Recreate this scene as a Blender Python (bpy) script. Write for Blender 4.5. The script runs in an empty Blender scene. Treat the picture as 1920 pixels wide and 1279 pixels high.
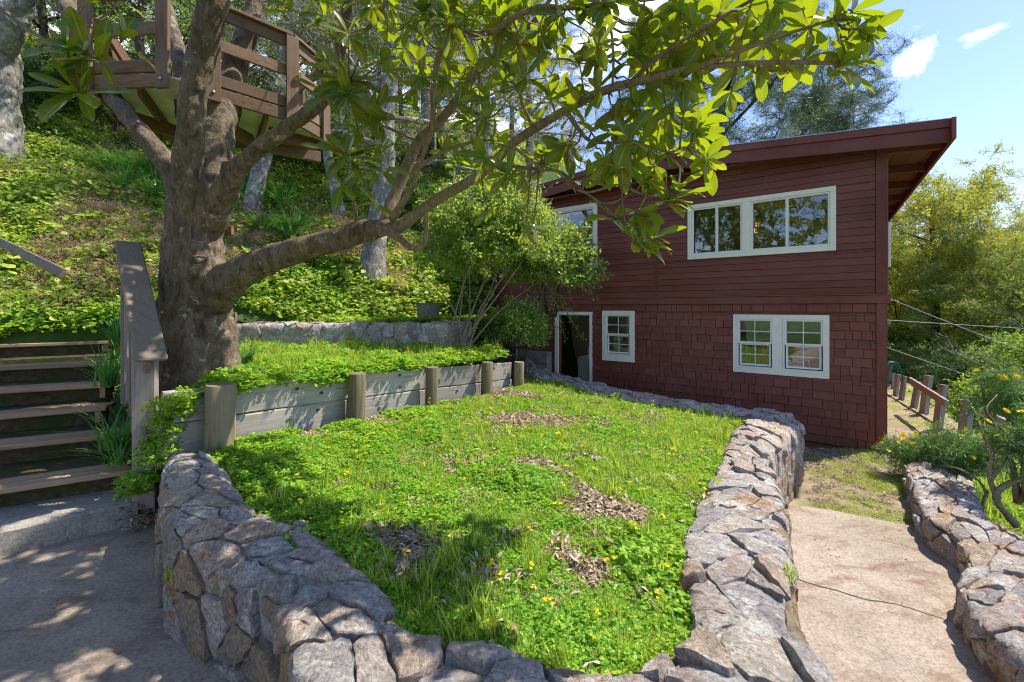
import bpy, math, random
import numpy as np
from mathutils import Vector, Matrix, noise as mnoise

R = math.radians
S = bpy.context.scene
COL = S.collection
rnd = random.Random(7)
rng = np.random.default_rng(11)

# ---------------------------------------------------------------- camera
CH = 1.75                                   # eye height above the patio
FP, CX, HY = 794.0, 960.0, 577.0            # focal length, centre and horizon of the 1920 px photograph
cam = bpy.data.cameras.new('camera')
cam.lens = FP / 1920 * 36
cam.shift_y = -(639.5 - HY) / 1920
cam.clip_start = 0.05
cam.clip_end = 3000
co = bpy.data.objects.new('camera', cam)
co.location = (0, 0, CH)
co.rotation_euler = (R(90), 0, 0)
COL.objects.link(co)
S.camera = co

# ---------------------------------------------------------------- light
SUNV = Vector((0.94, 0.30, 1.55)).normalized()
SUN_EL = math.asin(SUNV.z)
SUN_AZ = math.atan2(SUNV.x, SUNV.y)
sl = bpy.data.lights.new('sun', 'SUN')
sl.energy = 3.5
sl.angle = R(0.6)
sl.color = (1.0, 0.93, 0.80)
so = bpy.data.objects.new('sun', sl)
so.rotation_euler = SUNV.to_track_quat('Z', 'Y').to_euler()
so.location = (20, 6, 30)
COL.objects.link(so)

w = bpy.data.worlds.new('World')
S.world = w
w.use_nodes = True
nt = w.node_tree
nt.nodes.clear()
N = nt.nodes.new
out = N('ShaderNodeOutputWorld')
bg = N('ShaderNodeBackground')
bg.inputs['Strength'].default_value = 0.15
sky = N('ShaderNodeTexSky')
sky.sky_type = 'NISHITA'
sky.sun_disc = False
sky.sun_elevation = SUN_EL
sky.sun_rotation = SUN_AZ
sky.air_density = 1.0
sky.dust_density = 0.25
sky.ozone_density = 3.0
tc = N('ShaderNodeTexCoord')
mp = N('ShaderNodeMapping')
mp.inputs['Scale'].default_value = (1.0, 1.0, 2.2)
nz = N('ShaderNodeTexNoise')
nz.inputs['Scale'].default_value = 5.0
nz.inputs['Detail'].default_value = 9
nz.inputs['Roughness'].default_value = 0.62
nz.inputs['Distortion'].default_value = 0.5
rp = N('ShaderNodeValToRGB')
rp.color_ramp.elements[0].position = 0.47
rp.color_ramp.elements[1].position = 0.66
# clouds gather in a few directions
def cloud_spot(px, py, rad, gain):
    d = Vector(((px - CX) / FP, 1.0, (HY - py) / FP)).normalized()
    nrm = N('ShaderNodeVectorMath'); nrm.operation = 'NORMALIZE'
    nt.links.new(tc.outputs['Generated'], nrm.inputs[0])
    dist = N('ShaderNodeVectorMath'); dist.operation = 'DISTANCE'
    dist.inputs[1].default_value = d
    nt.links.new(nrm.outputs[0], dist.inputs[0])
    mr = N('ShaderNodeMapRange')
    mr.interpolation_type = 'SMOOTHSTEP'
    mr.inputs['From Min'].default_value = rad
    mr.inputs['From Max'].default_value = 0
    mr.inputs['To Min'].default_value = 0
    mr.inputs['To Max'].default_value = gain
    nt.links.new(dist.outputs['Value'], mr.inputs['Value'])
    return mr.outputs[0]
spots = [cloud_spot(1712, 118, .047, .72), cloud_spot(1855, 68, .07, .35), cloud_spot(1180, 10, .35, .8),
         cloud_spot(600, -60, .7, .9), cloud_spot(250, 40, .5, .8), cloud_spot(1825, 238, .05, .4), cloud_spot(-900, -300, .8, .8)]
acc = spots[0]
for s in spots[1:]:
    m = N('ShaderNodeMath'); m.operation = 'MAXIMUM'
    nt.links.new(acc, m.inputs[0]); nt.links.new(s, m.inputs[1])
    acc = m.outputs[0]
nt.links.new(tc.outputs['Generated'], mp.inputs['Vector'])
nt.links.new(mp.outputs[0], nz.inputs['Vector'])
# noise threshold lowered where clouds gather
ad = N('ShaderNodeMath'); ad.operation = 'MULTIPLY_ADD'
ad.inputs[1].default_value = 0.30
nt.links.new(acc, ad.inputs[0]); 
sb = N('ShaderNodeMath'); sb.operation = 'SUBTRACT'; sb.inputs[1].default_value = 0.15
nt.links.new(nz.outputs['Fac'], sb.inputs[0]); nt.links.new(sb.outputs[0], ad.inputs[2])
nt.links.new(ad.outputs[0], rp.inputs['Fac'])
mx = N('ShaderNodeMixRGB')
mx.inputs['Color2'].default_value = (6.5, 6.5, 6.7, 1)
nt.links.new(rp.outputs['Color'], mx.inputs['Fac'])
tint = N('ShaderNodeMixRGB'); tint.blend_type = 'MULTIPLY'; tint.inputs['Fac'].default_value = 1; tint.inputs['Color2'].default_value = (.74, .70, .80, 1)
nt.links.new(sky.outputs[0], tint.inputs['Color1'])
nt.links.new(tint.outputs[0], mx.inputs['Color1'])
nt.links.new(mx.outputs[0], bg.inputs['Color'])
nt.links.new(bg.outputs[0], out.inputs['Surface'])

S.view_settings.view_transform = 'Standard'
S.view_settings.look = 'None'
S.view_settings.gamma = 1
S.view_settings.exposure = 1.22
try:
    S.view_settings.use_curve_mapping = False
except Exception:
    pass
S.render.engine = 'CYCLES'
S.cycles.use_denoising = True
S.cycles.filter_width = 1.05
S.cycles.max_bounces = 7
S.cycles.diffuse_bounces = 4
S.cycles.glossy_bounces = 3
S.cycles.transmission_bounces = 4
S.cycles.transparent_max_bounces = 8
S.cycles.caustics_reflective = False
S.cycles.caustics_refractive = False
S.cycles.sample_clamp_indirect = 6

# ---------------------------------------------------------------- helpers
def P(px, py, Y):
    """point at depth Y seen at photo pixel px, py"""
    return Vector(((px - CX) / FP * Y, Y, CH - (py - HY) / FP * Y))

def G(px, py, z):
    """point on the level z seen at photo pixel px, py"""
    Y = FP * (CH - z) / (py - HY)
    return Vector(((px - CX) / FP * Y, Y, z))

def sstep(a, b, x):
    t = np.clip((x - a) / (b - a), 0, 1)
    return t * t * (3 - 2 * t)

def tagp(o, label=None, cat=None, group=None, kind=None):
    if label: o['label'] = label
    if cat: o['category'] = cat
    if group: o['group'] = group
    if kind: o['kind'] = kind
    return o

def link(name, me, parent=None):
    o = bpy.data.objects.new(name, me)
    COL.objects.link(o)
    if parent: o.parent = parent
    return o

def empty(name, loc=(0, 0, 0), rz=0.0, label=None, cat=None, group=None):
    o = bpy.data.objects.new(name, None)
    o.empty_display_size = .1
    COL.objects.link(o)
    o.location = loc
    o.rotation_euler = (0, 0, rz)
    return tagp(o, label, cat, group)

def mesh(name, V, F, mat=None, smooth=False):
    me = bpy.data.meshes.new(name)
    V = np.asarray(V, dtype=np.float32).reshape(-1, 3)
    if isinstance(F, np.ndarray) and F.ndim == 2:
        k = F.shape[1]
        me.vertices.add(len(V)); me.vertices.foreach_set('co', V.ravel())
        me.loops.add(F.size); me.loops.foreach_set('vertex_index', F.astype(np.int32).ravel())
        me.polygons.add(len(F)); me.polygons.foreach_set('loop_start', np.arange(0, F.size, k, dtype=np.int32))
        me.update(calc_edges=True)
    else:
        me.from_pydata([tuple(map(float, v)) for v in V], [], F)
    if mat: me.materials.append(mat)
    if smooth: me.polygons.foreach_set('use_smooth', np.ones(len(me.polygons), dtype=bool))
    me.update()
    return me

class MB:
    """collects boxes / tubes / prisms into one mesh"""
    def __init__(s): s.V = []; s.F = []
    def add(s, V, F):
        b = len(s.V)
        s.V += [tuple(v) for v in V]
        s.F += [tuple(i + b for i in f) for f in F]
        return s
    def box(s, x0, y0, z0, x1, y1, z1, bev=0.0, M=None):
        x0, x1 = min(x0, x1), max(x0, x1); y0, y1 = min(y0, y1), max(y0, y1); z0, z1 = min(z0, z1), max(z0, z1)
        if bev <= 0:
            V = [(x, y, z) for z in (z0, z1) for y in (y0, y1) for x in (x0, x1)]
            F = [(0, 2, 3, 1), (4, 5, 7, 6), (0, 1, 5, 4), (2, 6, 7, 3), (0, 4, 6, 2), (1, 3, 7, 5)]
        else:
            b = min(bev, (x1 - x0) * .45, (y1 - y0) * .45, (z1 - z0) * .45)
            V = []; 
            cs = [(x, y, z) for z in (z0, z1) for y in (y0, y1) for x in (x0, x1)]
            cx, cy, cz = (x0 + x1) / 2, (y0 + y1) / 2, (z0 + z1) / 2
            for (x, y, z) in cs:
                sx, sy, sz = (1 if x > cx else -1), (1 if y > cy else -1), (1 if z > cz else -1)
                V += [(x, y - sy * b, z - sz * b), (x - sx * b, y, z - sz * b), (x - sx * b, y - sy * b, z)]
            X = lambda i: 3 * i; Yv = lambda i: 3 * i + 1; Z = lambda i: 3 * i + 2
            F = [(Z(0), Z(2), Z(3), Z(1)), (Z(4), Z(5), Z(7), Z(6)),
                 (Yv(0), Yv(1), Yv(5), Yv(4)), (Yv(2), Yv(6), Yv(7), Yv(3)),
                 (X(0), X(4), X(6), X(2)), (X(1), X(3), X(7), X(5)),
                 (Yv(0), Z(0), Z(1), Yv(1)), (Yv(2), Yv(3), Z(3), Z(2)), (Yv(4), Yv(5), Z(5), Z(4)), (Yv(6), Z(6), Z(7), Yv(7)),
                 (X(0), X(2), Z(2), Z(0)), (X(1), Z(1), Z(3), X(3)), (X(4), Z(4), Z(6), X(6)), (X(5), X(7), Z(7), Z(5)),
                 (X(0), Yv(0), Yv(4), X(4)), (X(1), X(5), Yv(5), Yv(1)), (X(2), X(6), Yv(6), Yv(2)), (X(3), Yv(3), Yv(7), X(7))]
            F += [(X(i), Yv(i), Z(i)) if i in (1, 2, 4, 7) else (X(i), Z(i), Yv(i)) for i in range(8)]
        if M is not None: V = [M @ Vector(v) for v in V]
        return s.add(V, F)
    def beam(s, a, b, wd, ht, up=(0, 0, 1), bev=0.004):
        """box from a to b; wd across, ht along up"""
        a = Vector(a); b = Vector(b); d = (b - a); L = d.length; d.normalize()
        up = Vector(up); side = d.cross(up).normalized(); u2 = side.cross(d).normalized()
        M = Matrix((( d.x, side.x, u2.x, a.x), (d.y, side.y, u2.y, a.y), (d.z, side.z, u2.z, a.z), (0, 0, 0, 1)))
        return s.box(0, -wd / 2, -ht / 2, L, wd / 2, ht / 2, bev, M)
    def prism(s, poly, z0, z1):
        n = len(poly)
        V = [(p[0], p[1], z0) for p in poly] + [(p[0], p[1], z1) for p in poly]
        F = [tuple(range(n - 1, -1, -1)), tuple(range(n, 2 * n))] + [(i, (i + 1) % n, n + (i + 1) % n, n + i) for i in range(n)]
        return s.add(V, F)
    def tube(s, pts, rad, n=8, wob=0.0, seed=0):
        V, F = tube(pts, rad, n, wob, seed)
        return s.add(V, F)
    def build(s, name, mat, parent=None, smooth=False):
        return link(name, mesh(name, s.V, s.F, mat, smooth), parent)

def tube(pts, rad, n=8, wob=0.0, seed=0):
    pts = [Vector(p) for p in pts]
    m = len(pts)
    if not hasattr(rad, '__len__'): rad = [rad] * m
    V = []; F = []
    up = Vector((0, 0, 1))
    t0 = (pts[1] - pts[0]).normalized()
    if abs(t0.z) > .9: up = Vector((1, 0, 0))
    side = t0.cross(up).normalized()
    for i in range(m):
        t = (pts[min(i + 1, m - 1)] - pts[max(i - 1, 0)])
        t = t.normalized() if t.length > 1e-9 else t0
        side = (side - t * side.dot(t)).normalized()
        b = t.cross(side)
        for k in range(n):
            a = 2 * math.pi * k / n
            r = rad[i]
            if wob:
                r *= 1 + wob * mnoise.noise(Vector((math.cos(a) * 1.3 + seed, math.sin(a) * 1.3, i * .35 + seed * 3)))
            V.append(pts[i] + (side * math.cos(a) + b * math.sin(a)) * r)
    for i in range(m - 1):
        for k in range(n):
            k2 = (k + 1) % n
            F.append((i * n + k, (i + 1) * n + k, (i + 1) * n + k2, i * n + k2))
    F.append(tuple(range(n))); F.append(tuple((m - 1) * n + k for k in range(n - 1, -1, -1)))
    return V, F

def spline(ctrl, step=0.06):
    """catmull-rom through ctrl rows (x,y,z,r...) -> dense rows"""
    c = np.array([list(p) for p in ctrl], float)
    c = np.vstack([2 * c[0] - c[1], c, 2 * c[-1] - c[-2]])
    outp = []
    for i in range(1, len(c) - 2):
        L = np.linalg.norm(c[i + 1][:3] - c[i][:3])
        k = max(2, int(L / step))
        for j in range(k):
            t = j / k
            a, b, d, e = c[i - 1], c[i], c[i + 1], c[i + 2]
            outp.append(.5 * ((2 * b) + (-a + d) * t + (2 * a - 5 * b + 4 * d - e) * t * t + (-a + 3 * b - 3 * d + e) * t ** 3))
    outp.append(c[-2])
    return np.array(outp)

# ---------------------------------------------------------------- materials
def mat_new(name):
    m = bpy.data.materials.new(name)
    m.use_nodes = True
    nt = m.node_tree
    b = nt.nodes['Principled BSDF']
    return m, nt, b

def nnode(nt, typ, **kw):
    n = nt.nodes.new(typ)
    for k, v in kw.items():
        if k.startswith('_'): setattr(n, k[1:], v)
        else: n.inputs[k].default_value = v
    return n

def tex_noise(nt, vec, scale, detail=6, rough=.6, dist=0.0):
    n = nnode(nt, 'ShaderNodeTexNoise', Scale=scale, Detail=detail, Roughness=rough, Distortion=dist)
    if vec is not None: nt.links.new(vec, n.inputs['Vector'])
    return n.outputs['Fac']

def ramp(nt, fac, stops):
    r = nt.nodes.new('ShaderNodeValToRGB')
    el = r.color_ramp.elements
    while len(el) < len(stops): el.new(.5)
    for e, (p, c) in zip(el, stops):
        e.position = p
        e.color = (c[0], c[1], c[2], 1) if hasattr(c, '__len__') else (c, c, c, 1)
    nt.links.new(fac, r.inputs['Fac'])
    return r.outputs['Color']

def mixc(nt, fac, a, b, mode='MIX'):
    m = nt.nodes.new('ShaderNodeMixRGB'); m.blend_type = mode
    for i, v in (('Fac', fac), ('Color1', a), ('Color2', b)):
        if isinstance(v, bpy.types.NodeSocket): nt.links.new(v, m.inputs[i])
        elif hasattr(v, '__len__'): m.inputs[i].default_value = (v[0], v[1], v[2], 1)
        else: m.inputs[i].default_value = v
    return m.outputs['Color']

def bump(nt, bsdf, h, strength=.5, dist=.01):
    bp = nnode(nt, 'ShaderNodeBump', Strength=strength, Distance=dist)
    nt.links.new(h, bp.inputs['Height'])
    nt.links.new(bp.outputs[0], bsdf.inputs['Normal'])

def coords(nt, kind='Object', scale=(1, 1, 1), rot=(0, 0, 0), loc_rand=0.0):
    t = nt.nodes.new('ShaderNodeTexCoord')
    v = t.outputs[kind]
    if kind == 'World':
        v = nt.nodes.new('ShaderNodeNewGeometry').outputs['Position']
    if loc_rand:
        oi = nt.nodes.new('ShaderNodeObjectInfo')
        ml = nnode(nt, 'ShaderNodeVectorMath', _operation='SCALE')
        cb = nt.nodes.new('ShaderNodeCombineXYZ')
        for k in range(3): nt.links.new(oi.outputs['Random'], cb.inputs[k])
        nt.links.new(cb.outputs[0], ml.inputs[0]); ml.inputs['Scale'].default_value = loc_rand
        adn = nnode(nt, 'ShaderNodeVectorMath', _operation='ADD')
        nt.links.new(v, adn.inputs[0]); nt.links.new(ml.outputs[0], adn.inputs[1])
        v = adn.outputs[0]
    m = nt.nodes.new('ShaderNodeMapping')
    m.inputs['Scale'].default_value = scale
    m.inputs['Rotation'].default_value = rot
    nt.links.new(v, m.inputs['Vector'])
    return m.outputs[0]

def geo_pos(nt):
    return nt.nodes.new('ShaderNodeNewGeometry').outputs['Position']

def obj_rand(nt):
    return nt.nodes.new('ShaderNodeObjectInfo').outputs['Random']

def leaf_mat(name, cols, trans=(.25, .4, .03), tfac=.4, rough=.5, spec=.3, blotch=None, drift=None, veins=False, twoside=None):
    """cols: ramp colours picked per leaf (attribute rnd) and per instance"""
    m, nt, b = mat_new(name)
    at = nt.nodes.new('ShaderNodeAttribute'); at.attribute_name = 'rnd'
    ad = nnode(nt, 'ShaderNodeMath', _operation='ADD')
    nt.links.new(at.outputs['Fac'], ad.inputs[0])
    ml = nnode(nt, 'ShaderNodeMath', _operation='MULTIPLY'); ml.inputs[1].default_value = .6
    nt.links.new(obj_rand(nt), ml.inputs[0]); nt.links.new(ml.outputs[0], ad.inputs[1])
    fr = nnode(nt, 'ShaderNodeMath', _operation='FRACT'); nt.links.new(ad.outputs[0], fr.inputs[0])
    n = len(cols)
    c = ramp(nt, fr.outputs[0], [((i + .5) / n, cols[i]) for i in range(n)])
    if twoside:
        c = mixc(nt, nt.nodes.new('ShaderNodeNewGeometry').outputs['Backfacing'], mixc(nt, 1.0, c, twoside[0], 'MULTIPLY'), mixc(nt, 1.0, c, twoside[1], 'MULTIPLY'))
    if drift:
        c = mixc(nt, ramp(nt, tex_noise(nt, geo_pos(nt), drift[1], 4), [(.38, 0), (.62, .8)]), c, mixc(nt, 1.0, c, drift[0], 'MULTIPLY'))
    if blotch:
        c = mixc(nt, ramp(nt, tex_noise(nt, geo_pos(nt), blotch[1], 3), [(.45, 0), (.62, 1)]), c, blotch[0])
    vein = None
    if veins:
        va = nt.nodes.new('ShaderNodeAttribute'); va.attribute_name = 'mid'
        sn = nnode(nt, 'ShaderNodeMath', _operation='SINE')
        vl = nt.nodes.new('ShaderNodeAttribute'); vl.attribute_name = 'along'
        mm = nnode(nt, 'ShaderNodeMath', _operation='MULTIPLY_ADD'); mm.inputs[1].default_value = 75.0
        m3 = nnode(nt, 'ShaderNodeMath', _operation='MULTIPLY'); m3.inputs[1].default_value = -9.0
        nt.links.new(va.outputs['Fac'], m3.inputs[0]); nt.links.new(vl.outputs['Fac'], mm.inputs[0]); nt.links.new(m3.outputs[0], mm.inputs[2])
        nt.links.new(mm.outputs[0], sn.inputs[0])
        side_v = ramp(nt, sn.outputs[0], [(.80, 0), (.98, .35)])
        mid_v = ramp(nt, va.outputs['Fac'], [(.05, .8), (.14, 0)])
        ad2 = nnode(nt, 'ShaderNodeMath', _operation='MAXIMUM'); nt.links.new(side_v, ad2.inputs[0]); nt.links.new(mid_v, ad2.inputs[1])
        vein = ad2.outputs[0]
        c = mixc(nt, vein, c, (.26, .34, .10))
    nt.links.new(c, b.inputs['Base Color'])
    b.inputs['Roughness'].default_value = rough
    b.inputs['Specular IOR Level'].default_value = spec
    tr = nt.nodes.new('ShaderNodeBsdfTranslucent')
    tcx = mixc(nt, .5, c, trans, 'MIX')
    nt.links.new(mixc(nt, 1.0, mixc(nt, fr.outputs[0], (.8, .85, .8), (1.15, 1.05, 1.0)), trans, 'MULTIPLY'), tr.inputs['Color'])
    mxs = nt.nodes.new('ShaderNodeMixShader'); mxs.inputs[0].default_value = tfac
    nt.links.new(b.outputs[0], mxs.inputs[1]); nt.links.new(tr.outputs[0], mxs.inputs[2])
    nt.links.new(mxs.outputs[0], nt.nodes['Material Output'].inputs['Surface'])
    return m

def bark_mat(name, dark, light, lichen, lich=.55, sc=1.0, bstr=.7):
    m, nt, b = mat_new(name)
    p = geo_pos(nt)
    mp = nnode(nt, 'ShaderNodeMapping'); mp.inputs['Scale'].default_value = (9 * sc, 9 * sc, 3.5 * sc)
    nt.links.new(p, mp.inputs['Vector'])
    a = tex_noise(nt, mp.outputs[0], 1.6, 8, .7, .6)
    fine = tex_noise(nt, p, 60 * sc, 5, .7)
    c = mixc(nt, ramp(nt, a, [(.35, 0), (.68, 1)]), dark, light)
    c = mixc(nt, ramp(nt, fine, [(.3, .6), (.7, 1.15)]), (0, 0, 0), c, 'MIX')
    li = ramp(nt, tex_noise(nt, p, 7 * sc, 7, .75, .3), [(lich, 0), (lich + .08, 1)])
    c = mixc(nt, li, c, lichen)
    nt.links.new(c, b.inputs['Base Color'])
    b.inputs['Roughness'].default_value = .85
    b.inputs['Specular IOR Level'].default_value = .2
    ml = nnode(nt, 'ShaderNodeMath', _operation='ADD')
    vor = nnode(nt, 'ShaderNodeTexVoronoi', Scale=26 * sc); nt.links.new(p, vor.inputs['Vector'])
    nt.links.new(a, ml.inputs[0]); nt.links.new(fine, ml.inputs[1])
    m2 = nnode(nt, 'ShaderNodeMath', _operation='MULTIPLY_ADD'); m2.inputs[1].default_value = .35
    nt.links.new(vor.outputs['Distance'], m2.inputs[0]); nt.links.new(ml.outputs[0], m2.inputs[2])
    bump(nt, b, m2.outputs[0], bstr, .02)
    return m

def wood_mat(name, dark, light, axis=0, grey=None, rough=.75, spots=True, grain=1.0, edge=None):
    m, nt, b = mat_new(name)
    sc = [26, 26, 26]; sc[axis] = 1.6
    v = coords(nt, 'Object', tuple(s * grain for s in sc), loc_rand=37.0)
    n1 = tex_noise(nt, v, 1.0, 7, .65, .8)
    n2 = tex_noise(nt, coords(nt, 'Object', (3, 3, 3), loc_rand=11.0), 1.0, 4, .6)
    c = mixc(nt, ramp(nt, n1, [(.32, 0), (.66, 1)]), dark, light)
    if grey: c = mixc(nt, ramp(nt, n2, [(.38, 0), (.62, 1)]), c, grey)
    hs = nnode(nt, 'ShaderNodeHueSaturation')
    mr = nnode(nt, 'ShaderNodeMapRange'); mr.inputs['To Min'].default_value = .75; mr.inputs['To Max'].default_value = 1.2
    nt.links.new(obj_rand(nt), mr.inputs['Value']); nt.links.new(mr.outputs[0], hs.inputs['Value'])
    nt.links.new(c, hs.inputs['Color'])
    nt.links.new(hs.outputs[0], b.inputs['Base Color'])
    b.inputs['Roughness'].default_value = rough
    b.inputs['Specular IOR Level'].default_value = .25
    bump(nt, b, n1, .6, .004)
    return m

def rand_between(nt, cols):
    r = obj_rand(nt)
    n = len(cols)
    return ramp(nt, r, [((i + .5) / n, cols[i]) for i in range(n)])

def stone_mat(name, cols, lichen=(.42, .42, .38), lich=.60, rust=True):
    m, nt, b = mat_new(name)
    p = geo_pos(nt)
    base = rand_between(nt, cols)
    oi = obj_rand(nt)
    ang = nnode(nt, 'ShaderNodeMath', _operation='MULTIPLY'); ang.inputs[1].default_value = 5.0
    nt.links.new(oi, ang.inputs[0])
    vr = nnode(nt, 'ShaderNodeVectorRotate', _rotation_type='AXIS_ANGLE'); vr.inputs['Axis'].default_value = (.3, .4, .86)
    nt.links.new(p, vr.inputs['Vector']); nt.links.new(ang.outputs[0], vr.inputs['Angle'])
    mp = nnode(nt, 'ShaderNodeMapping'); mp.inputs['Scale'].default_value = (4, 15, 24)
    nt.links.new(vr.outputs[0], mp.inputs['Vector'])
    strata = tex_noise(nt, mp.outputs[0], 1.5, 9, .75, 1.0)
    mott = tex_noise(nt, p, 8, 8, .75, .4)
    fine = tex_noise(nt, p, 55, 8, .8)
    c = mixc(nt, 1.0, base, ramp(nt, strata, [(.34, .55), (.5, 1.0), (.68, 1.3)]), 'MULTIPLY')
    c = mixc(nt, ramp(nt, mott, [(.36, .7), (.60, 0)]), c, mixc(nt, .55, base, (.16, .13, .12)))
    if rust:
        c = mixc(nt, ramp(nt, tex_noise(nt, p, 3.1, 6, .65, .8), [(.565, 0), (.62, .75)]), c, (.46, .25, .11))
    c = mixc(nt, ramp(nt, tex_noise(nt, p, 4.5, 10, .8, .3), [(lich, 0), (lich + .05, .8)]), c, lichen)
    c = mixc(nt, 1.0, c, ramp(nt, fine, [(.36, .42), (.5, 1.0), (.66, 1.35)]), 'MULTIPLY')
    nt.links.new(c, b.inputs['Base Color'])
    b.inputs['Roughness'].default_value = .9
    b.inputs['Specular IOR Level'].default_value = .2
    h = nnode(nt, 'ShaderNodeMath', _operation='MULTIPLY_ADD'); h.inputs[1].default_value = 1.8
    nt.links.new(strata, h.inputs[0]); nt.links.new(fine, h.inputs[2])
    bump(nt, b, h.outputs[0], 1.0, .022)
    return m

def flat_mat(name, col, rough=.5, metal=0.0, spec=.4, noise_amt=.12, nsc=8):
    m, nt, b = mat_new(name)
    f = tex_noise(nt, geo_pos(nt), nsc, 6, .65)
    c = mixc(nt, ramp(nt, f, [(.3, 1 - noise_amt), (.7, 1 + noise_amt * .5)]), (0, 0, 0), col, 'MIX')
    nt.links.new(c, b.inputs['Base Color'])
    b.inputs['Roughness'].default_value = rough
    b.inputs['Metallic'].default_value = metal
    b.inputs['Specular IOR Level'].default_value = spec
    return m

def paint_red(name, k=1.0, scale=(3, 3, 30)):
    m, nt, b = mat_new(name)
    v = coords(nt, 'Object', scale, loc_rand=13.0)
    n1 = tex_noise(nt, v, 1.0, 6, .65, .5)
    n2 = tex_noise(nt, geo_pos(nt), 1.3, 5, .6)
    base = (.225 * k, .060 * k, .041 * k)
    c = mixc(nt, ramp(nt, n1, [(.3, .70), (.75, 1.0)]), (0, 0, 0), base)
    c = mixc(nt, ramp(nt, n2, [(.45, 0), (.75, .55)]), c, (.24, .095, .080))
    hs = nnode(nt, 'ShaderNodeHueSaturation')
    mr = nnode(nt, 'ShaderNodeMapRange'); mr.inputs['To Min'].default_value = .82; mr.inputs['To Max'].default_value = 1.15
    nt.links.new(obj_rand(nt), mr.inputs['Value']); nt.links.new(mr.outputs[0], hs.inputs['Value'])
    nt.links.new(c, hs.inputs['Color']); nt.links.new(hs.outputs[0], b.inputs['Base Color'])
    b.inputs['Roughness'].default_value = .55
    b.inputs['Specular IOR Level'].default_value = .35
    bump(nt, b, n1, .35, .003)
    return m

M = {}
M['bark'] = bark_mat('magnolia_bark', (.095, .066, .045), (.34, .265, .185), (.50, .46, .36), .585, bstr=.95)
M['bark_br'] = bark_mat('magnolia_branch_bark', (.17, .125, .085), (.40, .31, .21), (.46, .44, .38), .60, 2.0, .45)
M['bark_pale'] = bark_mat('pale_oak_bark', (.13, .12, .105), (.42, .40, .36), (.52, .52, .47), .53, .7, 1.0)
M['bark_dark'] = bark_mat('dark_bark', (.05, .04, .03), (.15, .12, .09), (.25, .25, .2), .66)
M['wood_grey'] = wood_mat('weathered_grey_wood', (.18, .155, .13), (.44, .40, .34), 0, (.33, .31, .28))
M['wood_rail'] = wood_mat('weathered_rail_wood', (.12, .09, .065), (.31, .25, .19), 0, (.21, .17, .135))
M['wood_step'] = wood_mat('step_wood', (.17, .10, .055), (.42, .28, .17), 0, (.31, .22, .15))
M['wood_red'] = wood_mat('redwood_board', (.10, .055, .032), (.26, .15, .09), 0, (.20, .13, .09))
M['wood_post'] = wood_mat('treated_post_wood', (.09, .07, .04), (.36, .29, .18), 2, (.22, .18, .11))
M['wood_fence'] = wood_mat('fence_wood', (.20, .16, .125), (.42, .36, .30), 2, (.33, .29, .25))
M['ply'] = wood_mat('pale_plywood', (.70, .67, .58), (.88, .87, .80), 0, (.80, .78, .70), grain=.5)
M['stone'] = stone_mat('wall_stone', [(.56, .47, .43), (.64, .56, .51), (.58, .45, .34), (.52, .45, .44), (.70, .61, .52), (.40, .35, .35), (.62, .48, .38)], (.78, .75, .69), .535)
M['stone_brown'] = stone_mat('brown_wall_stone', [(.54, .39, .24), (.44, .33, .22), (.60, .46, .29), (.40, .33, .27), (.54, .36, .20), (.46, .40, .32)], (.56, .52, .42), .57)
M['stone_grey'] = stone_mat('grey_wall_stone', [(.52, .48, .47), (.64, .57, .53), (.42, .39, .41), (.68, .57, .46), (.52, .43, .42), (.60, .47, .36)], (.76, .74, .70), .54)
M['mortar'] = stone_mat('mortar', [(.46, .43, .39)], (.66, .64, .60), .54, False)
M['red'] = paint_red('red_house_paint')
M['red_sh'] = paint_red('red_shingle_paint', 1.08, (30, 3, 3))
M['red_trim'] = paint_red('red_trim_paint', .92, (4, 4, 4))
M['cream'] = flat_mat('cream_trim_paint', (.88, .84, .69), .5, noise_amt=.08)
M['vinyl'] = flat_mat('white_vinyl', (.82, .82, .78), .35, noise_amt=.04)
M['metal'] = flat_mat('galvanised_metal', (.5, .5, .5), .35, 1.0)
M['dark_metal'] = flat_mat('dark_metal', (.05, .05, .05), .4, .8)
M['interior'] = flat_mat('interior_wall_paint', (.62, .58, .48), .8)
M['interior_dark'] = flat_mat('dark_interior', (.10, .085, .07), .8)
M['white_enamel'] = flat_mat('white_enamel', (.65, .66, .64), .3, noise_amt=.03)
M['blind'] = flat_mat('window_blind', (.62, .66, .58), .7, noise_amt=.2)
M['reflection_sheet'] = flat_mat('plank_reflection_brown', (.42, .33, .26), .9, noise_amt=.3)  # colour of the added sheet that imitates planks reflected in the glass
M['hose'] = flat_mat('green_hose', (.01, .16, .11), .4)
M['wire'] = flat_mat('grey_wire', (.34, .34, .34), .6)
M['roofing'] = flat_mat('roof_gravel', (.22, .21, .20), .9, noise_amt=.4, nsc=60)
M['wicker'] = flat_mat('grey_wicker', (.20, .20, .175), .7, noise_amt=.3, nsc=40)

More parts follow.
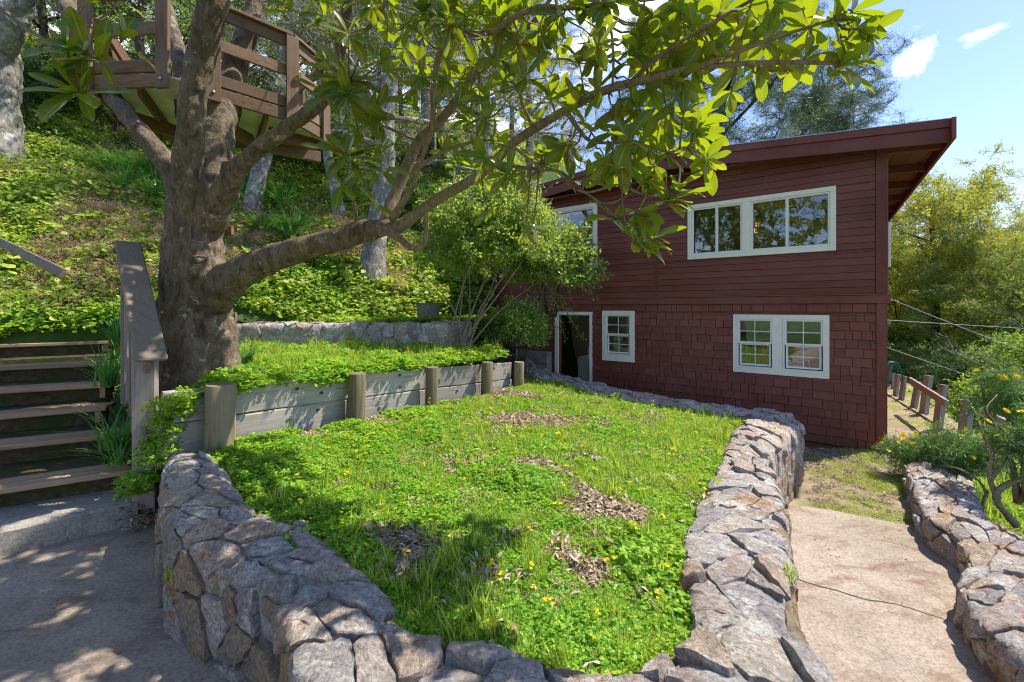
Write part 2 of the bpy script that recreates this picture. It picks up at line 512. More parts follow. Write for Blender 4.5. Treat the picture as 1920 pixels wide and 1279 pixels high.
def m_glass():
    m, nt, b = mat_new('window_glass')
    nt.nodes.remove(b)
    tr = nnode(nt, 'ShaderNodeBsdfTransparent'); tr.inputs[0].default_value = (.78, .82, .80, 1)
    gl = nnode(nt, 'ShaderNodeBsdfGlossy'); gl.inputs['Roughness'].default_value = .012; gl.inputs[0].default_value = (1, 1, 1, 1)
    bpn = nnode(nt, 'ShaderNodeBump', Strength=.05, Distance=.02)
    nt.links.new(tex_noise(nt, geo_pos(nt), 3.0, 2), bpn.inputs['Height']); nt.links.new(bpn.outputs[0], gl.inputs['Normal'])
    fr = nnode(nt, 'ShaderNodeFresnel', IOR=2.4)
    mxs = nt.nodes.new('ShaderNodeMixShader')
    nt.links.new(fr.outputs[0], mxs.inputs[0]); nt.links.new(tr.outputs[0], mxs.inputs[1]); nt.links.new(gl.outputs[0], mxs.inputs[2])
    nt.links.new(mxs.outputs[0], nt.nodes['Material Output'].inputs['Surface'])
    return m
M['glass'] = m_glass()

def m_emit(name, col, s):
    m, nt, b = mat_new(name)
    b.inputs['Base Color'].default_value = (*col, 1)
    b.inputs['Emission Color'].default_value = (*col, 1)
    b.inputs['Emission Strength'].default_value = s
    return m
M['bulb'] = m_emit('warm_bulb', (1, .55, .2), 14)
M['tube_light'] = m_emit('fluorescent_tube', (1, .95, .85), 7)

def m_concrete(name, a, b2, stain):
    m, nt, b = mat_new(name)
    p = geo_pos(nt)
    n1 = tex_noise(nt, p, 1.3, 7, .65, .4)
    n2 = tex_noise(nt, p, 5, 8, .7)
    n3 = tex_noise(nt, p, 48, 10, .85)
    c = mixc(nt, ramp(nt, n1, [(.36, 0), (.64, 1)]), a, b2)
    mp = nnode(nt, 'ShaderNodeMapping'); mp.inputs['Scale'].default_value = (1.2, 3.6, 1); mp.inputs['Rotation'].default_value = (0, 0, -.5)
    nt.links.new(p, mp.inputs['Vector'])
    st = ramp(nt, tex_noise(nt, mp.outputs[0], 1.5, 8, .68, .5), [(.53, 0), (.67, .75)])
    c = mixc(nt, st, c, stain)
    c = mixc(nt, ramp(nt, n2, [(.35, .35), (.6, 0)]), c, tuple(x * .55 for x in a))
    c = mixc(nt, 1.0, c, ramp(nt, n3, [(.36, .45), (.5, .98), (.64, 1.4)]), 'MULTIPLY')
    c = mixc(nt, ramp(nt, tex_noise(nt, p, 3.2, 9, .75, 1.2), [(.54, 0), (.64, .5)]), c, stain)
    nt.links.new(c, b.inputs['Base Color'])
    b.inputs['Roughness'].default_value = .9
    b.inputs['Specular IOR Level'].default_value = .2
    bump(nt, b, n3, .45, .006)
    return m
M['conc_patio'] = m_concrete('patio_concrete', (.30, .24, .19), (.40, .33, .275), (.16, .105, .07))
M['conc_path'] = m_concrete('path_concrete', (.31, .25, .20), (.41, .34, .28), (.17, .095, .055))
M['conc_step'] = m_concrete('step_concrete', (.27, .24, .21), (.38, .35, .31), (.19, .15, .12))

def m_soil(name, cols, sc=6):
    m, nt, b = mat_new(name)
    p = geo_pos(nt)
    n1 = tex_noise(nt, p, sc, 9, .75)
    n2 = tex_noise(nt, p, sc * .22, 5, .6)
    c = ramp(nt, n1, [(.3, cols[0]), (.5, cols[1]), (.7, cols[2])])
    c = mixc(nt, ramp(nt, n2, [(.42, 0), (.6, .7)]), c, cols[3])
    nt.links.new(c, b.inputs['Base Color'])
    b.inputs['Roughness'].default_value = .95
    b.inputs['Specular IOR Level'].default_value = .1
    bump(nt, b, n1, .9, .04)
    return m
M['soil'] = m_soil('garden_soil', [(.05, .035, .02), (.10, .075, .045), (.17, .13, .09), (.05, .08, .02)], 14)
M['soil_hill'] = m_soil('hill_soil', [(.04, .06, .02), (.07, .11, .03), (.11, .16, .05), (.05, .11, .02)], 3)
M['dirt'] = m_soil('dirt_path', [(.22, .16, .11), (.36, .28, .20), (.46, .37, .28), (.24, .22, .10)], 9)
M['far_hill'] = m_soil('far_hill', [(.02, .035, .02), (.035, .06, .03), (.06, .08, .04), (.03, .05, .03)], .08)

# ---------------------------------------------------------------- the lie of the land
HC = Vector((5.6, 6.35))                    # near right corner of the house
UX, UY = .808, -.589                        # along the front wall, to the right
VX, VY = .589, .808                         # into the house

def hsu(x, y): return (x - HC.x) * (-UX) + (y - HC.y) * (-UY)
def hsv(x, y): return (x - HC.x) * VX + (y - HC.y) * VY

def fbm(x, y, s, seed=0.0):
    """cheap vectorised value noise from sines"""
    a = np.sin(x * s * 1.7 + seed) * np.cos(y * s * 1.3 + seed * 2.1)
    b = np.sin(x * s * 3.9 + y * s * 2.7 + seed * 1.3) * .5
    c = np.sin(x * s * 7.3 - y * s * 8.1 + seed * .7) * .28
    d = np.sin(x * s * 15.1 + y * s * 13.7 + seed * 3.3) * .15
    return (a + b + c + d) / 1.9

def H_hill(x, y):
    x = np.asarray(x, float); y = np.asarray(y, float)
    d = (x + 6.5) * (-.43) + (y - 6.0) * .9
    slope = .70 - .25 * sstep(14, 40, d)
    hill = 1.23 + slope * np.maximum(0, d) + .10 * fbm(x, y, .8, 1.0) * sstep(0.3, 2, d)
    su = hsu(x, y); sv = hsv(x, y)
    low = -.50 + 0 * x
    wl = sstep(6.75, 7.7, su)                    # left of the house
    behind = sstep(9.4, 12, sv) * sstep(-2, 5, su)
    wgt = np.maximum(wl * (1 - sstep(8.5, 10.5, sv) * (1 - sstep(9, 13, su))), behind * .25)
    wgt = wgt * (1 - sstep(.08, .26, x / np.maximum(y, 1)) * sstep(10, 14, y))
    h = low * (1 - wgt) + hill * wgt
    right = -su - 1.05                            # beyond the rail fence the ground falls away
    fall = np.where(right > 0, -.55 * np.minimum(right, 12) - .12 * np.maximum(right - 12, 0), 0)
    rr = sstep(60, 400, y) * 60 * sstep(20, 200, x)
    return h + fall * sstep(-6, 4, y) + rr

def H_garden(x, y):
    x = np.asarray(x, float); y = np.asarray(y, float)
    return .455 - .060 * np.maximum(0, x) + .03 * fbm(x, y, 1.6, 4.0) + .05 * sstep(-1, -2.6, x)

def H_terr(x, y):
    x = np.asarray(x, float); y = np.asarray(y, float)
    q = (x + 3.0) * (-.63) + (y - 3.3) * .777
    bank = np.minimum(1.02, .18 + .80 * np.maximum(0, q))
    t = sstep(-3.05, -2.72, x)
    flat = 1.0 - .03 * np.maximum(0, x + 2.5) * 1.2 + .05 * sstep(5.5, 7.2, y)
    return bank * (1 - t) + np.minimum(flat, 1.05) * t + .02 * fbm(x, y, 2.0, 2.0)

def in_poly(x, y, poly):
    x = np.asarray(x, float); y = np.asarray(y, float)
    c = np.zeros(x.shape, bool)
    n = len(poly)
    for i in range(n):
        x1, y1 = poly[i][0], poly[i][1]; x2, y2 = poly[(i + 1) % n][0], poly[(i + 1) % n][1]
        cond = ((y1 > y) != (y2 > y)) & (x < (x2 - x1) * (y - y1) / (y2 - y1 + 1e-12) + x1)
        c ^= cond
    return c

def sheet(name, poly, hf, res, mat, kind='structure'):
    xs = [p[0] for p in poly]; ys = [p[1] for p in poly]
    X = np.arange(min(xs), max(xs) + res, res); Y = np.arange(min(ys), max(ys) + res, res)
    gx, gy = np.meshgrid(X, Y)
    cx, cy = gx[:-1, :-1] + res / 2, gy[:-1, :-1] + res / 2
    keep = in_poly(cx, cy, poly)
    n = gx.shape[1]
    idx = np.arange(gx.size).reshape(gx.shape)
    F = np.stack([idx[:-1, :-1], idx[:-1, 1:], idx[1:, 1:], idx[1:, :-1]], -1)[keep]
    V = np.stack([gx, gy, hf(gx, gy)], -1).reshape(-1, 3)
    used = np.unique(F); mp = -np.ones(len(V), int); mp[used] = np.arange(len(used))
    o = link(name, mesh(name, V[used], mp[F], mat, True))
    return tagp(o, kind=kind)

# one ground sheet out to the horizon, finer close by
def axis_pts(lo, hi, near_lo, near_hi, fine):
    a = list(np.arange(near_lo, near_hi + 1e-6, fine))
    s = fine; v = near_hi
    while v < hi: s *= 1.18; v += s; a.append(v)
    s = fine; v = near_lo
    while v > lo: s *= 1.18; v -= s; a.insert(0, v)
    return np.array(a)
gxs = axis_pts(-400, 700, -16, 16, .25); gys = axis_pts(-60, 1400, -3, 24, .25)
gx, gy = np.meshgrid(gxs, gys)
def H_ground(x, y):
    h = H_hill(x, y)
    near = (y < 7.3) & (x > -5.0) & (hsu(x, y) > -1.2)
    near2 = (x <= -4.7) & ((x + 6.85) * (-.561) + (y - 5.66) * .828 < .36) & (y < 6.9)
    h = np.where(near & (h > .25), .05, h)
    # beneath the stairs: bank rising to the top landing
    q = (x + 3.6) * (-.63) + (y - 2.98) * .777
    bank = np.clip(-.95 + .38 * q, -.6, .9)
    h = np.where(near2, np.minimum(bank, 1.27), h)
    h = np.where((y < 2.6) & (x < 3.5), -.5, h)
    return h
gz = H_ground(gx, gy)
idx = np.arange(gx.size).reshape(gx.shape)
F = np.stack([idx[:-1, :-1], idx[:-1, 1:], idx[1:, 1:], idx[1:, :-1]], -1).reshape(-1, 4)
go = link('ground', mesh('ground', np.stack([gx, gy, gz], -1).reshape(-1, 3), F, M['soil_hill'], True))
tagp(go, kind='structure')

# far wooded ridge beyond the valley
V = []; F = []
nseg = 60
for i in range(nseg + 1):
    a = R(5 + 75 * i / nseg)
    for j, (r, h) in enumerate(((380, -60), (420, 30), (460, 55), (560, 60))):
        hh = h + (14 * math.sin(i * .35) + 6 * math.sin(i * 1.1)) * (1 if j in (1, 2, 3) else 0)
        V.append((r * math.sin(a), r * math.cos(a), hh))
for i in range(nseg):
    for j in range(3):
        F.append((i * 4 + j, i * 4 + j + 1, i * 4 + 5 + j, i * 4 + 4 + j))
tagp(link('hills', mesh('hills', V, F, M['far_hill'], True)), kind='structure')

# ---------------------------------------------------------------- stone masonry
def clip_poly(poly, nx, ny, c):
    """keep nx*x+ny*y <= c"""
    outp = []
    n = len(poly)
    for i in range(n):
        a = poly[i]; b = poly[(i + 1) % n]
        da = nx * a[0] + ny * a[1] - c; db = nx * b[0] + ny * b[1] - c
        if da <= 0: outp.append(a)
        if (da < 0 < db) or (db < 0 < da):
            t = da / (da - db)
            outp.append((a[0] + (b[0] - a[0]) * t, a[1] + (b[1] - a[1]) * t))
    return outp

def voronoi(pts, x0, x1, y0, y1, rad):
    cells = []
    arr = np.array(pts)
    for i, p in enumerate(pts):
        poly = [(x0, y0), (x1, y0), (x1, y1), (x0, y1)]
        d = np.hypot(arr[:, 0] - p[0], arr[:, 1] - p[1])
        for j in np.argsort(d)[1:16]:
            if d[j] > rad: break
            q = pts[j]
            nx, ny = q[0] - p[0], q[1] - p[1]
            poly = clip_poly(poly, nx, ny, nx * (p[0] + q[0]) / 2 + ny * (p[1] + q[1]) / 2)
            if len(poly) < 3: break
        if len(poly) >= 3: cells.append(poly)
    return cells

def surf_grid(rows_I, rows_O, faceh, tin, step=.04):
    """rows: matching inner/outer top edge points; returns a function (s,t)->point,normal and lengths"""
    rows = [list(a) + list(b) + [h] for a, b, h in zip(rows_I, rows_O, faceh)]
    c = np.array(rows, float)
    # interpolate with catmull-rom in all columns
    cc = np.vstack([2 * c[0] - c[1], c, 2 * c[-1] - c[-2]])
    dense = []
    for i in range(1, len(cc) - 2):
        k = max(2, int(np.linalg.norm(cc[i + 1][:6] - cc[i][:6]) / 1.4 / step))
        for j in range(k):
            t = j / k
            a, b, d, e = cc[i - 1], cc[i], cc[i + 1], cc[i + 2]
            dense.append(.5 * ((2 * b) + (-a + d) * t + (2 * a - 5 * b + 4 * d - e) * t * t + (-a + 3 * b - 3 * d + e) * t ** 3))
    dense.append(cc[-2])
    D = np.array(dense)
    mid = (D[:, :3] + D[:, 3:6]) / 2
    s = np.concatenate([[0], np.cumsum(np.linalg.norm(np.diff(mid, axis=0), axis=1))])
    wmean = float(np.mean(np.linalg.norm(D[:, 3:6] - D[:, :3], axis=1)))
    def raw(sv, t):
        r = np.array([np.interp(sv, s, D[:, k]) for k in range(7)])
        I = r[:3]; O = r[3:6]
        if t < 0: return I + np.array([0, 0, t])
        if t <= wmean:
            f = t / wmean
            return I + (O - I) * f + np.array([0, 0, .03 * math.sin(math.pi * f)])
        out = O - I; out[2] = 0; L = np.linalg.norm(out); out = out / max(L, 1e-6)
        dd = t - wmean
        return O + np.array([0, 0, -dd]) + out * (.015 * min(dd / .3, 1))
    def fn(sv, t, r=.045):
        return (raw(sv, t - r) + 2 * raw(sv, t) + raw(sv, t + r)) / 4
    def nrm(sv, t):
        e = .05
        a = fn(min(sv + e, s[-1]), t) - fn(max(sv - e, 0), t)
        b = fn(sv, t + e) - fn(sv, t - e)
        n = np.cross(a, b); L = np.linalg.norm(n)
        return n / max(L, 1e-9)
    def fh(sv): return float(np.interp(sv, s, D[:, 6]))
    return fn, nrm, s[-1], wmean, fh

def rock_patch(poly, fn, nrm, sign, rr, gap=.012, thick=.05, bulge=.03, n=20):
    """mesh of one broken-faced stone that fills the cell poly on the surface"""
    P2 = np.array(poly)
    q = []
    m = len(P2)
    for i in range(m):
        a, b = P2[i], P2[(i + 1) % m]
        k = rr.uniform(.01, .08)
        q.append(a * (1 - k) + b * k); q.append(a * k + b * (1 - k))
    q = np.array(q)
    c = q.mean(0)
    e = np.vstack([q, q[:1]]); L = np.concatenate([[0], np.cumsum(np.hypot(*np.diff(e, axis=0).T))])
    if L[-1] < .14: return None
    tt = np.linspace(0, L[-1], n, endpoint=False)
    o = np.stack([np.interp(tt, L, e[:, 0]), np.interp(tt, L, e[:, 1])], 1)
    size = math.sqrt(max(1e-6, .5 * abs(np.sum(q[:, 0] * np.roll(q[:, 1], -1) - np.roll(q[:, 0], -1) * q[:, 1]))))
    o += (c - o) * (gap / max(size * .5, .03))
    o += np.array([[rr.uniform(-1, 1), rr.uniform(-1, 1)] for _ in range(n)]) * size * .045
    planes = [(rr.uniform(.55, 1.15), rr.uniform(-.75, .75), rr.uniform(-.75, .75)) for _ in range(4)]
    base = rr.uniform(-.014, .024)
    seed = rr.uniform(0, 100)
    sa = rr.uniform(0, 3.14); sx, sy = math.cos(sa), math.sin(sa)
    V = []
    rings = ((1.0, -thick), (1.0, -.006), (.975, .62), (.91, .95), (.76, 1.0), (.55, 1.0), (.30, 1.0))
    for fr, hz in rings:
        for k in range(n):
            st = c + (o[k] - c) * fr
            lx, ly = (st - c) / max(size, .02)
            p = fn(st[0], st[1]); nn = nrm(st[0], st[1]) * sign
            h = hz
            if hz > 0:
                h = bulge * min([hz] + [p0 + p1 * lx * 1.6 + p2 * ly * 1.6 for p0, p1, p2 in planes])
                # strata steps and broken relief
                u = (lx * sx + ly * sy) * 5.0 + seed + .6 * mnoise.noise(Vector((lx * 3, ly * 3, seed)))
                h += base + .20 * bulge * (u - math.floor(u) - .5)
                h += .42 * bulge * mnoise.noise(Vector((p[0] * 8 + seed, p[1] * 8, p[2] * 8))) + .013 * mnoise.noise(Vector((p[0] * 26, p[1] * 26 + seed, p[2] * 26)))
            V.append(p + nn * h)
    p = fn(c[0], c[1]); nn = nrm(c[0], c[1]) * sign
    V.append(p + nn * (base + bulge * .95 * min(1, min(p0 for p0, _, _ in planes))))
    F = []
    nr = len(rings) - 1
    for r_ in range(nr):
        for k in range(n):
            k2 = (k + 1) % n
            F.append((r_ * n + k, r_ * n + k2, (r_ + 1) * n + k2, (r_ + 1) * n + k))
    for k in range(n): F.append((nr * n + k, nr * n + (k + 1) % n, (nr + 1) * n))
    a, b2, d = (Vector(V[F[-1][0]]), Vector(V[F[-1][1]]), Vector(V[F[-1][2]]))
    if (b2 - a).cross(d - a).dot(Vector(nn)) < 0: F = [tuple(reversed(f)) for f in F]
    return V, F

def masonry(root, I, O, faceh, a, b, seed, mats, tin=.12, bulge=.035, gap=.006, smooth_n=20, face_mats=None, drop=.30):
    rr = random.Random(seed)
    fn, nrm, SL, W, fh = surf_grid(I, O, faceh, tin)
    # outward normal sign: top normal must point up
    sign = 1 if nrm(SL * .5, W * .5)[2] > 0 else -1
    hmax = max(faceh)
    t0, t1 = -tin, W + hmax
    pts = []
    nt_ = max(2, round((t1 - t0) / b)); ns = max(2, round(SL / a))
    for j in range(nt_):
        for i in range(ns):
            pts.append(((i + .5 + (.5 if j % 2 else 0) + rr.uniform(-.46, .46)) * SL / ns, t0 + (j + .5 + rr.uniform(-.46, .46)) * (t1 - t0) / nt_))
    pts = [(min(max(p[0], .02), SL - .02), p[1]) for p in pts]
    pts = [p for p in pts if rr.random() > drop]
    cells = voronoi(pts, 0, SL, t0, t1, 3.2 * max(a, b))
    count = 0
    for poly in cells:
        cs = sum(p[0] for p in poly) / len(poly); ct = sum(p[1] for p in poly) / len(poly)
        if ct > W + fh(cs) + .05: continue
        got = rock_patch(poly, fn, nrm, sign, rr, gap, .06, bulge * rr.uniform(.6, 1.4), smooth_n)
        if not got: continue
        mm_ = face_mats if (face_mats and ct > W + .06) else mats
        me = mesh('stone', got[0], got[1], mm_[rr.randrange(len(mm_))], True)
        try: me.set_sharp_from_angle(angle=R(28))
        except Exception: pass
        o = link('stone', me, root); count += 1
    # mortar body
    nS = max(4, int(SL / .035)); nT = max(4, int((t1 - t0) / .035))
    V = []; F = []
    for i in range(nS + 1):
        s_ = SL * i / nS
        for j in range(nT + 1):
            t = t0 + (W + fh(s_) + .08 - t0) * j / nT
            p = fn(s_, t); nn = nrm(s_, t) * sign
            V.append(p + nn * (-.004 + .016 * mnoise.noise(Vector(p) * 11) + .008 * mnoise.noise(Vector(p) * 37)))
    for i in range(nS):
        for j in range(nT):
            F.append((i * (nT + 1) + j, (i + 1) * (nT + 1) + j, (i + 1) * (nT + 1) + j + 1, i * (nT + 1) + j + 1))
    # end caps
    F.append(tuple(range(nT + 1))); F.append(tuple(nS * (nT + 1) + j for j in range(nT, -1, -1)))
    link('mortar', mesh('mortar', V, F, M['mortar'], True), root)
    return count

def GI(px, py, z): return G(px, py, z)
W1 = [  # inner edge, outer edge, drop of the outer face
    (G(392, 856, .57), G(312, 858, .57), .5),
    (G(435, 915, .56), G(306, 922, .56), .58),
    (G(475, 972, .54), G(318, 985, .53), .56),
    (G(560, 990, .53), G(350, 1018, .49), .52),
    (G(612, 1026, .52), G(402, 1066, .44), .47),
    (G(658, 1066, .51), G(458, 1088, .46), .49),
    (G(703, 1108, .51), G(510, 1130, .47), .50),
    (G(750, 1178, .50), G(552, 1215, .48), .52),
    (G(850, 1218, .50), Vector((-.46, 1.18, .50)), .55),
    (G(960, 1238, .50), Vector((-.15, 1.06, .50)), .55),
    (G(1090, 1266, .50), Vector((.24, .99, .50)), .55),
    (G(1200, 1250, .50), Vector((.66, 1.0, .50)), .7),
    (G(1298, 1205, .50), Vector((.99, 1.22, .49)), .9),
    (G(1292, 1090, .49), G(1484, 1140, .48), .88),
    (G(1285, 1000, .48), G(1474, 1030, .46), .86),
    (G(1325, 938, .45), G(1468, 962, .43), .82),
    (G(1345, 880, .42), G(1452, 902, .41), .78),
    (G(1372, 822, .38), G(1440, 862, .38), .74),
    (G(1398, 792, .35), G(1472, 826, .33), .70),
    (G(1448, 779, .32), G(1503, 798, .28), .66),
]
w1 = empty('stone_wall', (0, 0, 0), 0, 'low wall of purple-grey fieldstone curving round the front of the grassy bed', 'stone wall')
n1 = masonry(w1, [r[0] for r in W1], [r[1] for r in W1], [r[2] for r in W1], .19, .155, 5, [M['stone'], M['stone'], M['stone_grey']], bulge=.024, face_mats=[M['stone_brown'], M['stone_brown'], M['stone']])

KB = [  # top edge on the house side, top edge on the garden side
    (G(985, 668, .62), G(978, 690, .56), .25),
    (G(1012, 690, .50), G(1000, 706, .48), .20),
    (G(1060, 706, .44), G(1050, 719, .42), .12),
    (G(1110, 719, .42), G(1098, 733, .40), .10),
    (G(1180, 733, .40), G(1165, 749, .37), .10),
    (G(1265, 748, .37), G(1250, 764, .34), .12),
    (G(1350, 761, .35), G(1338, 776, .33), .10),
    (G(1430, 770, .33), G(1415, 784, .31), .08),
    (G(1490, 779, .30), G(1460, 792, .29), .10),
]
kb = empty('stone_edging', (0, 0, 0), 0, 'narrow grey stone kerb between the grassy bed and the red house wall', 'stone edging')
n2 = masonry(kb, [r[1] for r in KB][::-1] if False else [r[0] for r in KB], [r[1] for r in KB], [r[2] for r in KB], .26, .13, 9, [M['stone_grey'], M['stone']], tin=.10, bulge=.026, smooth_n=14)

W3 = [
    (G(1765, 862, -.12), G(1700, 872, -.14), .30),
    (G(1800, 893, -.12), G(1712, 905, -.13), .26),
    (G(1832, 930, -.12), G(1722, 938, -.13), .26),
    (G(1838, 962, -.12), G(1745, 975, -.12), .25),
    (G(1870, 985, -.12), G(1800, 1012, -.12), .25),
    (G(1925, 1015, -.12), G(1822, 1058, -.12), .25),
    (G(1985, 1060, -.12), G(1806, 1098, -.12), .25),
    (G(2040, 1120, -.12), G(1835, 1165, -.12), .25),
    (G(2110, 1190, -.12), G(1895, 1215, -.12), .25),
    (G(2230, 1290, -.12), G(1990, 1290, -.12), .25),
    (Vector((3.3, 1.2, -.12)), Vector((2.62, 1.2, -.12)), .25),
    (Vector((3.3, .3, -.12)), Vector((2.65, .3, -.12)), .25),
]
w3 = empty('stone_wall', (0, 0, 0), 0, 'knee-high fieldstone border along the right edge of the concrete path', 'stone wall')
n3 = masonry(w3, [r[0] for r in W3], [r[1] for r in W3], [r[2] for r in W3], .20, .15, 21, [M['stone_grey'], M['stone']], bulge=.028)

W2 = [(Vector((x, 7.55 + .03 * math.sin(x), 1.46)), Vector((x, 7.22 + .04 * math.sin(x * 2), 1.44)), .55) for x in (-5.0, -4.2, -3.4, -2.6, -1.8, -1.1, -.7)]
w2 = empty('stone_wall', (0, 0, 0), 0, 'straight mortared stone retaining wall behind the upper green terrace', 'stone wall')
n4 = masonry(w2, [r[0] for r in W2], [r[1] for r in W2], [r[2] for r in W2], .23, .19, 33, [M['stone_grey'], M['stone']], bulge=.034, smooth_n=14)

# ---------------------------------------------------------------- sheets
bed_poly = []
for r in W1: m_ = (Vector(r[0]) + Vector(r[1])) / 2; bed_poly.append((m_.x, m_.y))
for r in reversed(KB): m_ = (Vector(r[0]) + Vector(r[1])) / 2; bed_poly.append((m_.x, m_.y))
PLK = [(-2.80, 3.42), (-2.59, 3.70), (-1.80, 4.77), (-1.11, 5.58), (-.43, 6.28), (.05, 7.0)]
for p in reversed(PLK): bed_poly.append(p)
bed_poly.append((-2.75, 3.2))
sheet('garden_bed', bed_poly, H_garden, .06, M['soil'])
terr_poly = [(-2.78, 3.46), (-2.62, 3.78), (-1.83, 4.85), (-1.15, 5.66), (-.45, 6.36), (.0, 7.1), (.15, 8.6), (-5.2, 7.5), (-5.6, 6.4), (-4.3, 4.75), (-3.35, 3.75), (-3.1, 3.4)]
sheet('terrace_ground', terr_poly, H_terr, .07, M['soil'])
sheet('upper_terrace', [(-5.3, 7.3), (.3, 7.3), (.5, 9.6), (-3.5, 9.0), (-5.6, 7.6)], lambda x, y: np.maximum(1.455 + .02 * fbm(x, y, 2, 1), H_hill(x, y) + .02), .12, M['soil_hill'])
patio_poly = [(-7, -4), (.75, -4), (.75, 1.1), (.2, 1.25), (-.6, 1.5), (-1.2, 1.95), (-1.75, 2.45), (-2.2, 2.9), (-2.45, 3.25), (-2.75, 3.55), (-3.3, 3.7), (-4.4, 2.7), (-7, .6)]
def slab(name, poly, z, mat):
    return tagp(MB().prism(poly, z - .12, z).build(name, mat), kind='structure')
slab('patio', patio_poly, 0.0, M['conc_patio'])
pe = [G(1455, 941, -.35), G(1560, 957, -.35), G(1673, 979, -.35), G(1735, 992, -.35), G(1830, 1015, -.35)]
path_poly = [(.75, -4), (3.0, -4), (3.0, 2.1), (3.08, 2.5), (3.36, 2.95), (3.85, 3.4)] + [(p.x, p.y) for p in reversed(pe)] + [(1.2, 2.0), (.75, 1.2)]
slab('path', path_poly, -.35, M['conc_path'])
sheet('dirt_path', [(1.6, 2.8), (4.6, 3.0), (4.9, 4.6), (5.6, 5.3), (7.2, 6.3), (11.5, 12.4), (10.4, 12.8), (5.2, 6.1), (1.8, 8.6), (1.2, 8.2), (3.0, 5.4), (2.4, 3.9)],
      lambda x, y: -.372 - .05 * sstep(4, 6.5, y) + .012 * fbm(x, y, 2.2, 5), .10, M['dirt'])

# crack across the path
ck = [G(1482, 1082, -.352), G(1530, 1098, -.352), G(1570, 1108, -.352), G(1620, 1124, -.352), G(1680, 1134, -.352), G(1740, 1152, -.352), G(1830, 1182, -.352)]
cs_ = spline([tuple(p) for p in ck], .03)
V = []; F = []
for i, p in enumerate(cs_):
    j = .004 * rnd.uniform(-1, 1); wd = .0040 + .003 * abs(mnoise.noise(Vector((i * .3, 0, 0)))) + (.003 if i < 14 else 0)
    V += [(p[0], p[1] + j - wd, p[2] + .004), (p[0], p[1] + j + wd, p[2] + .004)]
    if i: F.append((2 * i - 2, 2 * i, 2 * i + 1, 2 * i - 1))
tagp(link('path_crack', mesh('path_crack', V, F, flat_mat('crack_dirt', (.06, .055, .03), .95, noise_amt=.5, nsc=50))), kind='structure')

# ---------------------------------------------------------------- concrete step, wooden stairs, handrail
DN = Vector((-.63, .777, 0)); DT = Vector((.777, .63, 0))
A0 = Vector((-3.6, 2.98, 0)); B0 = Vector((-3.03, 3.43, 0))
st = empty('concrete_step', (-3.5, 3.1, 0), 0, 'rough concrete step at the foot of the wooden stairs', 'step')
m = MB()
L0 = A0 - DT * 1.6
d0 = (B0 - L0).normalized(); n0 = Vector((-d0.y, d0.x, 0))
Mx = Matrix(((d0.x, n0.x, 0, L0.x), (d0.y, n0.y, 0, L0.y), (0, 0, 1, 0), (0, 0, 0, 1)))
# sliced block with a worn edge
V = []; F = []
Lb = (B0 - L0).length; ns = 40
prof = [(0, -.2), (.0, .165), (.015, .18), (.25, .183), (.62, .185), (.62, -.2)]
for i in range(ns + 1):
    for (a, b) in prof:
        q = Mx @ Vector((Lb * i / ns, a + .006 * mnoise.noise(Vector((i * .7, a * 3, 0))), b + .006 * mnoise.noise(Vector((i * .6, a * 5, 3)))))
        V.append(q - Vector((-3.5, 3.1, 0)))
k = len(prof)
for i in range(ns):
    for j in range(k - 1): F.append((i * k + j, (i + 1) * k + j, (i + 1) * k + j + 1, i * k + j + 1))
F.append(tuple(range(k))); F.append(tuple(ns * k + j for j in range(k - 1, -1, -1)))
link('block', mesh('block', V, F, M['conc_step']), st)

TR = [((0, 917), (255, 879), .36), ((0, 836), (222, 813), .54), ((0, 779), (200, 762), .72), ((0, 731), (207, 719), .90), ((0, 688), (203, 679), 1.08), ((0, 646), (210, 639), 1.25)]
sr = empty('garden_stairs', (-4.2, 3.9, 0), 0, 'brown timber stairs climbing the left bank beside the tree', 'stairs')
base = Vector((-4.2, 3.9, 0))
for k, (l, r_, z) in enumerate(TR):
    a = G(*l, z); b = G(*r_, z)
    d = (b - a).normalized(); n = Vector((-d.y, d.x, 0))
    a = a - d * .9
    L = (b - a).length
    for q, (y0, y1) in enumerate(((0.0, .138), (.144, .285))):
        mb = MB(); mb.box(0, y0, -.045, L + rnd.uniform(-.015, .015), y1, rnd.uniform(-.003, .003), .006)
        o = mb.build('tread_board', M['wood_step'], sr)
        o.location = a - base; o.rotation_euler = (0, 0, math.atan2(d.y, d.x))
    # dark earth riser under each tread
    mb = MB(); mb.box(-.3, .10, -.20, L - .03, .16, -.046)
    if k: mb.box(-.3, -.34, -.27, L - .03, .0995, -.19)
    o = mb.build('riser', M['soil'], sr); o.location = a - base; o.rotation_euler = (0, 0, math.atan2(d.y, d.x))
    for q in (0, 1):
        mb = MB(); mb.box(L - .10 - q * 1.5, .02, -.16, L - .05 - q * 1.5, .27, -.047, .004)
        o = mb.build('support_block', M['wood_step'], sr); o.location = a - base; o.rotation_euler = (0, 0, math.atan2(d.y, d.x))

